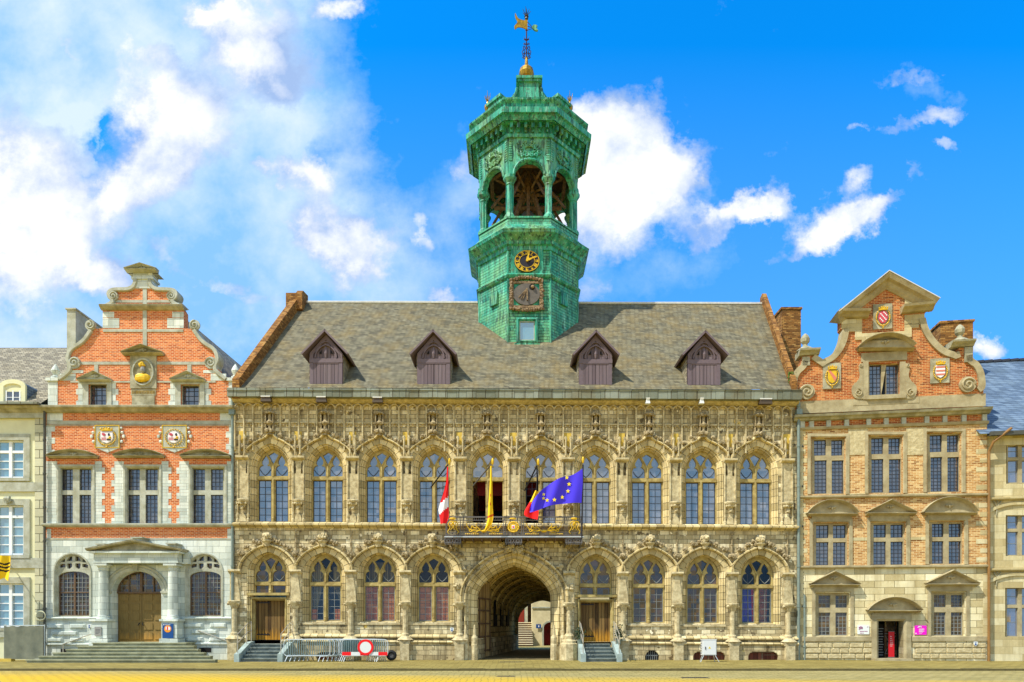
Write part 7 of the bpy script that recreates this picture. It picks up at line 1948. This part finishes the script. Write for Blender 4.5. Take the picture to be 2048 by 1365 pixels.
def eu(u, v):
    def at(P): k = u*(len(P)-1); i = min(int(k), len(P)-2); f = k-i; return (P[i][0]+(P[i+1][0]-P[i][0])*f, P[i][1]+(P[i+1][1]-P[i][1])*f)
    a, b = at(Te), at(Be); p_ = a[0]+(b[0]-a[0])*v; q_ = a[1]+(b[1]-a[1])*v; yb = -1.15-.55*(1-u)
    return (H.x(p_, yb), yb+.07*sin(u*17+v*2.5)*min(1, (1-u)*3+.15), H.z(q_, yb))
cf = cloth(relf(fl4, eu), 40, 18, [M['flag_b']], lambda u, v: 0, 'cloth', fl4)
for (sx_, sy_) in ((1134, 957), (1139, 970), (1134.8, 984), (1124, 995.5), (1109, 1000), (1094.6, 1000.8), (1086.3, 997), (1086.6, 989)):
    best = min(((abs(H.x(0, 0)*0+((eu(i/60, j/20)[0])/((eu(i/60, j/20)[1])-CAMY)*FOC+HX)-sx_)+abs((HY-(eu(i/60, j/20)[2]-CAMZ)/((eu(i/60, j/20)[1])-CAMY)*FOC)-sy_), i/60, j/20) for i in range(61) for j in range(21)))
    c = Vector(rel(fl4, eu(best[1], best[2]))); R_s = .105 if sx_ > 1090 else .085
    pts = [(c.x+(R_s if k % 2 == 0 else R_s*.42)*sin(k*pi/5), c.z+(R_s if k % 2 == 0 else R_s*.42)*cos(k*pi/5)) for k in range(10)]
    m = MB(); m.prism(pts[::-1], c.y-.035, c.y-.022, back=True); m.build('star', M['star'], fl4)

# ================================================================ floodlights under the cornice
first = None
for i, (p_, yy, wd) in enumerate(((533, 799, .5), (643.7, 800, .5), (755.8, 801, .5), (1295, 803, .22), (1402.5, 803, .22), (1530, 804, .62))):
    f = empty('floodlight', (X(p_, -.5), -.5, Z(yy, -.5)), label=['wide brown floodlight under the hall cornice above the first window from the left', 'wide brown floodlight under the hall cornice above the second window from the left', 'wide brown floodlight under the hall cornice above the third window from the left',
        'small white lamp under the hall cornice above the third window from the right', 'small white lamp under the hall cornice above the second window from the right', 'dark box floodlight under the hall cornice above the last window on the right'][i], cat='floodlight', group='lamps along the hall cornice')
    m = MB(); m.prism([(-wd/2, -.13), (wd/2, -.13), (wd/2-.05, .11), (-wd/2+.05, .11)], -.12, .10, back=True); m.build('casing', M['flood'] if i in (0, 1, 2, 5) else M['white'], f)
    m = MB(); m.box(-wd/2+.03, wd/2-.03, -.16, -.121, .07, .12); m.build('visor', M['floodw'], f)
    m = MB(); m.tube([(0, .10, 0), (0, .22, -.05)], .03, 6); m.build('mount', M['iron'], f)

# ================================================================ crowd barriers
def barrier():
    r_ = empty('crowd_barrier', (0, 0, 0), cat='barrier', group='galvanised barriers stacked before the hall')
    w, z0, z1 = 1.04, .27, 1.0
    m = MB(); fr_ = [(-w+.10, 0, z0), (-w+.02, 0, z0+.06), (-w, 0, z0+.14), (-w, 0, z1-.14), (-w+.04, 0, z1-.04), (-w+.14, 0, z1), (w-.14, 0, z1), (w-.04, 0, z1-.04), (w, 0, z1-.14), (w, 0, z0+.14), (w-.02, 0, z0+.06), (w-.10, 0, z0), (-w+.10, 0, z0)]
    m.tube(fr_, .022, 6); m.build('frame', M['galv_l'], r_)
    m = MB()
    for i in range(19): x_ = -w+.1*(i+1); m.tube([(x_, 0, z0), (x_, 0, z1)], .015, 4)
    m.build('bars', M['galv'], r_)
    for s in (-1, 1):
        m = MB(); x_ = s*.74; m.tube([(x_-.04, 0, z0), (x_-.12, -.06, z0-.03), (x_-.14, -.28, .02), (x_-.13, -.30, .012)], .02, 5); m.tube([(x_+.02, 0, z0), (x_+.13, .06, z0-.03), (x_+.17, .28, .02)], .02, 5); m.tube([(x_-.12, -.06, z0-.03), (x_+.13, .06, z0-.03)], .016, 5); m.build('foot', M['galv_l'], r_)
    return r_
b0 = barrier(); k_ = 0
D_ = -1.75
spots = []
for i in range(6): spots.append((H.x(613.5+7.5*i*.9, D_), D_+.16*i, 'left', i))
for i in range(6): spots.append((H.x(729-5.5*i, D_), D_+.05+.16*i, 'right', i))
ords = ['front', 'second', 'third', 'fourth', 'fifth', 'rearmost']
for x_, y_, sd_, i in spots:
    o = b0 if k_ == 0 else copy_tree(b0); k_ += 1
    o.location = (x_, y_, 0); o.rotation_euler = (radians(-3), 0, rnd.uniform(-.01, .01)); o['label'] = f'galvanised crowd barrier, {ords[i]} of the stack ' + ('beside the door stairs' if sd_ == 'left' else 'carrying the round red and white sign')
ns = empty('no_entry_sign', (H.x(731, D_-.1), D_-.08, 0), label='round white traffic sign with red ring on the barrier stack', cat='road sign')
zc = H.z(1295, D_-.1)
m = MB(); m.prism(circ(0, zc, .36, 32), -.03, -.015, [circ(0, zc, .255, 32)]); m.build('red_ring', M['red'], ns)
m = MB(); m.prism(circ(0, zc, .258, 32), -.026, 0, back=True); m.build('white_disc', M['whitep'], ns)
bs = empty('warning_board', (H.x(729.5, D_-.06), D_-.06, 0), label='long red and white striped board along the foot of the barrier', cat='board')
w_ = 2.04; z0_, z1_ = H.z(1311.5, D_-.1), H.z(1304.5, D_-.1)
m = MB()
for i in range(5): m.mi = i % 2; m.box(-w_/2+w_/5*i+.001, -w_/2+w_/5*(i+1), -.02, 0, z0_, z1_)
m.build('board', [M['red'], M['whitep']], bs)
m = MB()
for i in range(2): m.box(-w_/2+.1+i*(w_-.24), -w_/2+.14+i*(w_-.24), .001, .03, z0_, z1_)
m.build('clamp', M['galv'], bs)
ty = empty('tyre', (H.x(783, -.75), -.75, 0), label='black tyre leaning upright behind the right end of the barriers', cat='tyre')
m = MB(); m.smooth = True
R0, r1_ = .17, .075
for i in range(20):
    for j in range(8):
        a = 2*pi*i/20; b = 2*pi*j/8; rr2 = R0+r1_*cos(b); m.v.append((rr2*cos(a), r1_*sin(b), R0+r1_+rr2*sin(a)))
for i in range(20):
    for j in range(8): m._f([i*8+j, ((i+1) % 20)*8+j, ((i+1) % 20)*8+(j+1) % 8, i*8+(j+1) % 8])
m.build('tyre_body', M['black'], ty); m = MB(); m.lathe(0, 0, [(.10, -.02), (.10, .02)], 14); m.v = [(x, z, R0+r1_+y) for x, y, z in m.v]; m.build('hub', M['iron_g'], ty)

# ================================================================ electricity cabinet
cY = -1.95; ec = empty('electrical_cabinet', (H.x(1419, cY), cY, 0), label='light grey electrical cabinet on splayed legs in front of the right cellar hatches', cat='cabinet')
w_ = .315; z0_, z1_ = H.z(1311, cY), H.z(1280, cY)
m = MB(); m.box(-w_, w_, 0, .28, z0_, z1_); m.box(-w_-.015, w_+.015, -.02, .30, z1_, z1_+.02); m.build('casing', M['cabinet'], ec)
m = MB(); m.box(-w_+.03, w_-.03, -.018, -.001, z0_+.03, z1_-.03); d = m.build('door', M['cabinet'], ec)
m = MB(); m.box(-.20, -.17, -.04, -.019, z0_+.26, z0_+.38); m.build('handle', M['black'], d)
m = MB(); m.prism([(-.055, z0_+.30), (.055, z0_+.30), (0, z0_+.40)], -.024, -.019); wt = m.build('warning_triangle', M['star'], d)
m = MB(); m.prism([(.0, z0_+.37), (-.012, z0_+.34), (.004, z0_+.34), (-.004, z0_+.312), (.014, z0_+.35), (.002, z0_+.35)], -.0275, -.0245); m.build('lightning_mark', M['black'], wt)
m = MB()
for i in range(6): m.tube([(-w_-.02, .05, z0_+.06+i*.11), (-w_-.06, .05, z0_+.10+i*.11), (-w_-.02, .05, z0_+.12+i*.11)], .014, 5)
m.build('cable_sockets', M['iron_g'], ec)
for sx_ in (-1, 1):
    for yy, ex in ((.02, .16), (.26, .08)):
        m = MB(); m.tube([(sx_*(w_-.06), yy, z0_), (sx_*(w_+ex-.06), yy-.08 if yy < .1 else yy+.08, .0)], .016, 5); m.build('leg', M['galv_l'], ec)

# ================================================================ signs, posters and plaques
def sign(fr, name, x0, x1, t, b, mat, label, cat, pr=.03, y=0):
    u0, z1_ = fr.p(x0, t, y); u1, z0_ = fr.p(x1, b, y); um = (u0+u1)/2
    r_ = empty(name, fr.w(um, y-.005, (z0_+z1_)/2), fr.a, label=label, cat=cat); w, h = (u1-u0)/2, (z1_-z0_)/2
    m = MB(); m.box(-w, w, -pr, 0, -h, h); m.build('board', mat, r_); return r_, w, h, pr
def bars(r_, name, L, mat, w, h, pr):
    m = MB()
    for a, b, c, d in L: m.box(-w+2*w*a, -w+2*w*b, -pr-.006, -pr-.001, -h+2*h*c, -h+2*h*d)
    m.build(name, mat, r_)
s1 = sign(R_, 'wall_sign', 1714.5, 1738, 1251, 1269, M['whitep'], 'white sign with a purple swirl left of the shop doorway', 'sign')
m = MB(); m.tube([(x_, -.036, z_) for x_, z_ in [(-.20, .10), (-.12, .14), (-.05, .12), (-.05, .07), (-.12, .06), (-.2, .04), (-.18, .0)]], .022, 5, .012); m.build('swirl_mark', M['purple'], s1[0])
bars(s1[0], 'small_print', [(.2, .55, .30, .36), (.58, .85, .30, .36), (.2, .42, .10, .16), (.45, .52, .10, .16), (.82, .92, .78, .84)], M['purple'], *s1[1:])
s2 = sign(R_, 'wall_sign', 1829, 1852.5, 1251.5, 1270, M['magenta'], 'magenta sign with white print right of the shop doorway', 'sign')
m = MB(); m.tube([(x_, -.036, z_) for x_, z_ in [(-.12, .12), (-.06, .17), (.02, .17), (.03, .12), (-.04, .14), (-.13, .12)]], .016, 5, .008); m.build('swirl_mark', M['whitep'], s2[0])
bars(s2[0], 'small_print', [(.35, .8, .62, .655), (.35, .8, .54, .575), (.35, .72, .46, .495), (.35, .8, .36, .40), (.35, .68, .28, .315), (.35, .6, .14, .17), (.05, .14, .08, .20)], M['whitep'], *s2[1:])
s3 = sign(L_, 'poster_panel', 325.5, 347, 1248, 1277, M['signblue'], 'blue poster with an orange disc on the right pedestal of the portal', 'poster', y=-.79)
m = MB(); m.prism(circ(-.0, .10, .165, 20), -.038, -.031); m.build('poster_disc', plain('poster_orange', C_(240,150,30), .5), s3[0])
m = MB(); m.prism(circ(.05, .12, .08, 10), -.044, -.039); m.box(-.09, -.04, -.043, -.039, .06, .2); m.build('disc_figure', M['flag_w'], s3[0]); m = MB(); m.box(-.035, .02, -.05, -.045, .06, .18); m.build('disc_red_mark', M['red'], s3[0])
bars(s3[0], 'heading', [(.08, .15, .90, .96), (.18, .34, .915, .945), (.36, .50, .915, .945), (.52, .74, .915, .945)], M['whitep'], *s3[1:])
s4 = sign(L_, 'bronze_plaque', 190, 203, 1254, 1272, M['greyp'], 'small grey plaque on the left pedestal of the portal', 'plaque', y=-.79)
bars(s4[0], 'engraved_lines', [(.15, .85, .7, .73), (.15, .85, .55, .58), (.15, .85, .4, .43), (.15, .6, .25, .28)], M['lead'], *s4[1:])
for fr, a, t, lb, y in ((L_, 176, 1249, 'small blue and white monument shield on the white wall left of the portal', -.03), (R_, 1947, 1284, 'small blue and white monument shield low on the gabled stone house', -.06), (H, 900.5, 1256, 'small blue and white monument shield beside the gateway of the hall', -.03)):
    u, z = fr.p(a+3.5, t+4, y); r_ = empty('shield_sign', fr.w(u, y-.03, z), fr.a, label=lb, cat='sign', group=None)
    m = MB(); m.prism([(-.085, .1), (.085, .1), (.085, -.02), (0, -.12), (-.085, -.02)], -.012, 0); m.build('shield_plate', M['whitep'], r_)
    m = MB(); m.prism([(-.05, .06), (.05, .06), (0, 0)], -.018, -.0125); m.prism([(-.05, -.03), (0, -.0), (.05, -.03), (0, -.09)], -.018, -.0125); m.build('blue_field', M['signblue'], r_)
u, z = R_.p(1782, 1320.5, .45); rb = empty('roll_banner', R_.w(u, .42, .10), R_.a, label='tall crimson roll-up banner standing in the shop doorway', cat='banner')
hb = R_.p(1782, 1264, .45)[1]-.10
m = MB(); m.box(-.13, .13, -.02, 0, .05, hb); bb = m.build('banner_sheet', M['shred'], rb); m = MB(); m.box(-.15, .15, -.08, .06, 0, .05); m.box(-.135, .135, -.03, .01, hb, hb+.03); m.build('stand', M['iron_g'], rb)
m = MB(); [m.box(-.06, .04+.03*sin(i), -.026, -.021, hb*.45+i*.09, hb*.45+i*.09+.015) for i in range(6)]; m.build('print_lines', M['flag_w'], bb)
lb_ = empty('leaflet_rack', R_.w(R_.p(1763, 1320, .5)[0], .62, .10), R_.a, label='dark rack of leaflets inside the left of the shop doorway', cat='rack')
m = MB(); m.box(-.16, .16, 0, .05, 0, 1.6); m.build('back_board', M['dark'], lb_); m = MB()
for i in range(11): m.box(-.13+.04*(i % 3 == 0), .10+.03*sin(i*2), -.03, -.001, .12+.125*i, .15+.125*i)
m.build('leaflets', M['lead_l'], lb_)

# ================================================================ left edge: fence, banner, cable coil
cf_ = empty('site_fence', (H.x(40, -1.5), -1.5, 0), label='site fence of grey netting on steel frames before the cream house', cat='fence')
m = MB(); n = 26; a0_, a1_ = H.x(8, -1.5)-cf_.location.x, H.x(86, -1.5)-cf_.location.x; zt2 = H.z(1253, -1.5)
for i in range(n):
    xa, xb = a0_+(a1_-a0_)*i/n, a0_+(a1_-a0_)*(i+1)/n; ya, yb = .012*sin(i*.6), .012*sin((i+1)*.6)
    m.poly([(xa, ya, .12), (xb, yb, .12), (xb, yb, zt2-.02*sin(i)), (xa, ya, zt2-.02*sin(i-1))]); m.poly([(xa, ya+.01, .12), (xa, ya+.01, zt2-.02*sin(i-1)), (xb, yb+.01, zt2-.02*sin(i)), (xb, yb+.01, .12)])
m.build('netting', M['tarp'], cf_)
m = MB()
for x_ in (a0_, a1_, a0_-.05): m.tube([(x_, .1, 0), (x_, .1, zt2+.08)], .025, 6)
m.tube([(a0_, .1, zt2+.03), (a1_, .1, zt2+.03)], .02, 6); m.tube([(a0_, .1, .12), (a1_, .1, .12)], .02, 6)
m.build('frame', M['galv_l'], cf_)
for x_ in (a0_, a1_): m = MB(); m.box(x_-.35, x_+.35, -.05, .22, 0, .13); m.build('foot_block', M['skirt_y'] if x_ == a0_ else M['lime_trim'], cf_)
bn = empty('banner', (H.x(4, -.5), -.5, H.z(1118, -.5)), label='yellow hanging banner with black chevrons on the cream house', cat='banner')
def bfn(u, v):
    p_ = -14+34*u+1.5*sin(v*3); q_ = 1112+(44+18*abs(u-.62))*v; return (H.x(p_, -.9)-bn.location.x, -.45+.07*sin(u*8+v*3), H.z(q_, -.9)-bn.location.z)
cloth(bfn, 30, 40, [M['flag_y'], M['flag_k']], lambda u, v: 1 if any(.36+.15*k < v+abs(u-.66)*.42 < .44+.15*k for k in range(3)) and .36 < u < .97 else 0, 'cloth', bn)
m = MB(); m.tube([(-.2, .44, .1), (-.1, -.5, .16)], .025, 6); m.build('bracket', M['iron'], bn)
cb = empty('cable_coil', (H.x(80, -.3), -.3, H.z(1232, -.3)), label='cream cable coil hanging beside the drainpipe between cream and brick houses', cat='cable')
for k in range(4):
    m = MB(); R2 = .25-.012*k; m.tube([(.03*k+R2*cos(a), -.03*k, R2*.98*sin(a)) for a in [2*pi*i/24 for i in range(25)]], .017, 5); m.build('cable_loop', M['coil'], cb)

# ================================================================ plants on the stair cheeks of the second door
for i, (p_, lb) in enumerate(((1160, 'leafy plant in a pot on the left cheek of the right stairs'), (1238, 'leafy plant in a pot on the right cheek of the right stairs'))):
    r_ = empty('potted_plant', (H.x(p_, -.7), -.62, Z(1288)), label=lb, cat='plant', group='potted plants beside the right door stairs'); rr_ = random.Random(i)
    m = MB(); m.lathe(0, 0, [(.10, 0), (.14, .2), (.15, .22), (.12, .22)], 10); m.build('pot', M['lead_pipe'], r_)
    m = MB()
    for k in range(8): a = rr_.random()*6.28; m.tube([(0, 0, .2), (.1*cos(a), .1*sin(a), .45), (.17*cos(a), .17*sin(a), .5+.25*rr_.random())], .008, 4)
    m.build('stem', M['leaf_d'], r_)
    m = MB()
    for k in range(90):
        c = Vector((rr_.gauss(0, .10), rr_.gauss(0, .09), .5+rr_.gauss(0, .15))); a = Vector((rr_.random()-.5, rr_.random()-.5, rr_.random()-.3)).normalized()*.07; b = a.cross(Vector((rr_.random(), rr_.random(), .2))).normalized()*.035; m.poly([c-a, c+b, c+a, c-b])
    m.build('foliage', M['leaf_d'], r_)

# ================================================================ courtyard seen through the gateway
cy_ = empty('courtyard_building', (3, 22, 0), label='pale stone courtyard building with arched doorway seen through the gateway', cat='building')
Q = lambda a, b, y: (H.x(a, y)-3, H.z(b, y))
m = MB(); xa = Q(1064, 1250, 22)[0]; dr_ = opening(Q(1102.5, 1250, 22)[0], -.1, Q(0, 1256, 22)[1], .60, .45, 8)
m.prism([(xa, -.2), (xa+8, -.2), (xa+8, 9), (xa, 9)], 0, .5, [dr_]); m.box(xa, xa+.4, .5, 6, -.2, 9); m.build('wall', plain('sunlit_courtyard_stone', C_(232,218,176), .9, 0, 0, 1.5, C_(206,190,146)), cy_)  # sunlight that the hall blocks here is put into the paler wall colour
m = MB(); m.prism(dr_, .3, .35); m.build('doorway', M['dkred'], cy_)
m = MB(); m.sweep(dr_, [(0, -.0), (0, -.05), (.14, -.05), (.14, 0)]); m.build('door_arch', M['lime_trim'], cy_)
m = MB(); m.box(xa, xa+8, -.08, 0, Q(0, 1217, 22)[1], Q(0, 1217, 22)[1]+.12); m.build('string_course', M['lime_trim'], cy_)
m = MB(); m.box(xa+.6, xa+8, -.01, .3, 5.0, 6.5); m.build('upper_window', M['dark'], cy_)
ss = empty('shield_sign', (H.x(1077, 21.9), 21.9, H.z(1253, 21.9)), label='small blue direction sign on the courtyard wall beside its doorway', cat='sign')
m = MB(); m.box(-.2, .2, -.03, 0, -.16, .16); m.build('board', M['signblue'], ss); m = MB(); m.box(-.03, .06, -.036, -.031, -.07, .07); m.build('white_mark', M['flag_w'], ss)
M['lit_nose'] = plain('lit_step_nosing', C_(226,216,186), .8)  # light on the tread edges put into the colour
st = empty('courtyard_stairs', (H.x(1048, 20), 20, 0), label='stone stairs climbing at the back of the courtyard beyond the gateway', cat='stairs')
for i in range(11):
    m = MB(); hh = H.z(1245, 23)/11; m.mi = 0; m.box(-1.6, .70, i*.32, i*.32+.5, 0 if i == 0 else hh*i-.02, hh*(i+1)-.051); m.mi = 1; m.box(-1.6, .70, i*.32-.05, i*.32+.34, hh*(i+1)-.05, hh*(i+1)); m.build('step', [M['frame_br'], M['lit_nose']], st)  # dark risers and pale nosings paint the shading of the steps
ret = empty('courtyard_house', (3, 24.5, 0), label='dark rear courtyard house with a red door above the stairs', cat='building')
m = MB(); m.box(-12, 1.2, 0, .5, -.1, 9); m.build('wall', M['beam'], ret)
m = MB(); m.box(-2.75, -1.98, -.1, -.01, H.z(1245, 24), H.z(1185, 24)); m.build('door', plain('red_brown_door', C_(140,46,26), .7), ret)
m = MB(); m.box(-1.95, -1.70, -.5, -.01, H.z(1245, 24), 9); m.build('pillar', M['lime_trim'], ret)

bf = empty('flag', (X(1508), .75, Z(1243)), label='folded blue flag standing behind the panes of the last ground floor window', cat='flag')
def ff(u, v): return (-.30+.62*u-.1*v*(1-u), .06*sin(u*16+v), 1.75*v)
cloth(ff, 24, 10, [M['flag_b'], M['flag_r']], lambda u, v: 1 if u > .7 else 0, 'cloth', bf)
m = MB(); m.tube([(.0, .05, 0), (-.05, .05, 2.3)], .02, 5); m.build('pole', M['frame_br'], bf)

for i, (p_, q_, w_, lb) in enumerate(((1024, 1324.5, .55, 'narrow iron drain grating in the pavement before the gateway'), (1012, 1353, .30, 'small iron cover in the yellow setts in front of the gateway'), (1390, 1356, .45, 'long iron cover in the setts before the grey cabinet'))):
    zg = 0 if i == 0 else -.07; D = (CAMZ-zg)*FOC/(q_-HY); r_ = empty('drain_cover', ((p_-HX)*D/FOC, CAMY+D, zg), label=lb, cat='drain cover')
    m = MB(); m.box(-w_, w_, -.16, .16, 0, .006); m.build('frame', M['lead'], r_)
    m = MB(); [m.box(-w_+.03+k*(2*w_-.06)/12, -w_+.03+(k+.5)*(2*w_-.06)/12, -.13, .13, .0061, .012) for k in range(12)]; m.build('slats', M['iron'], r_)
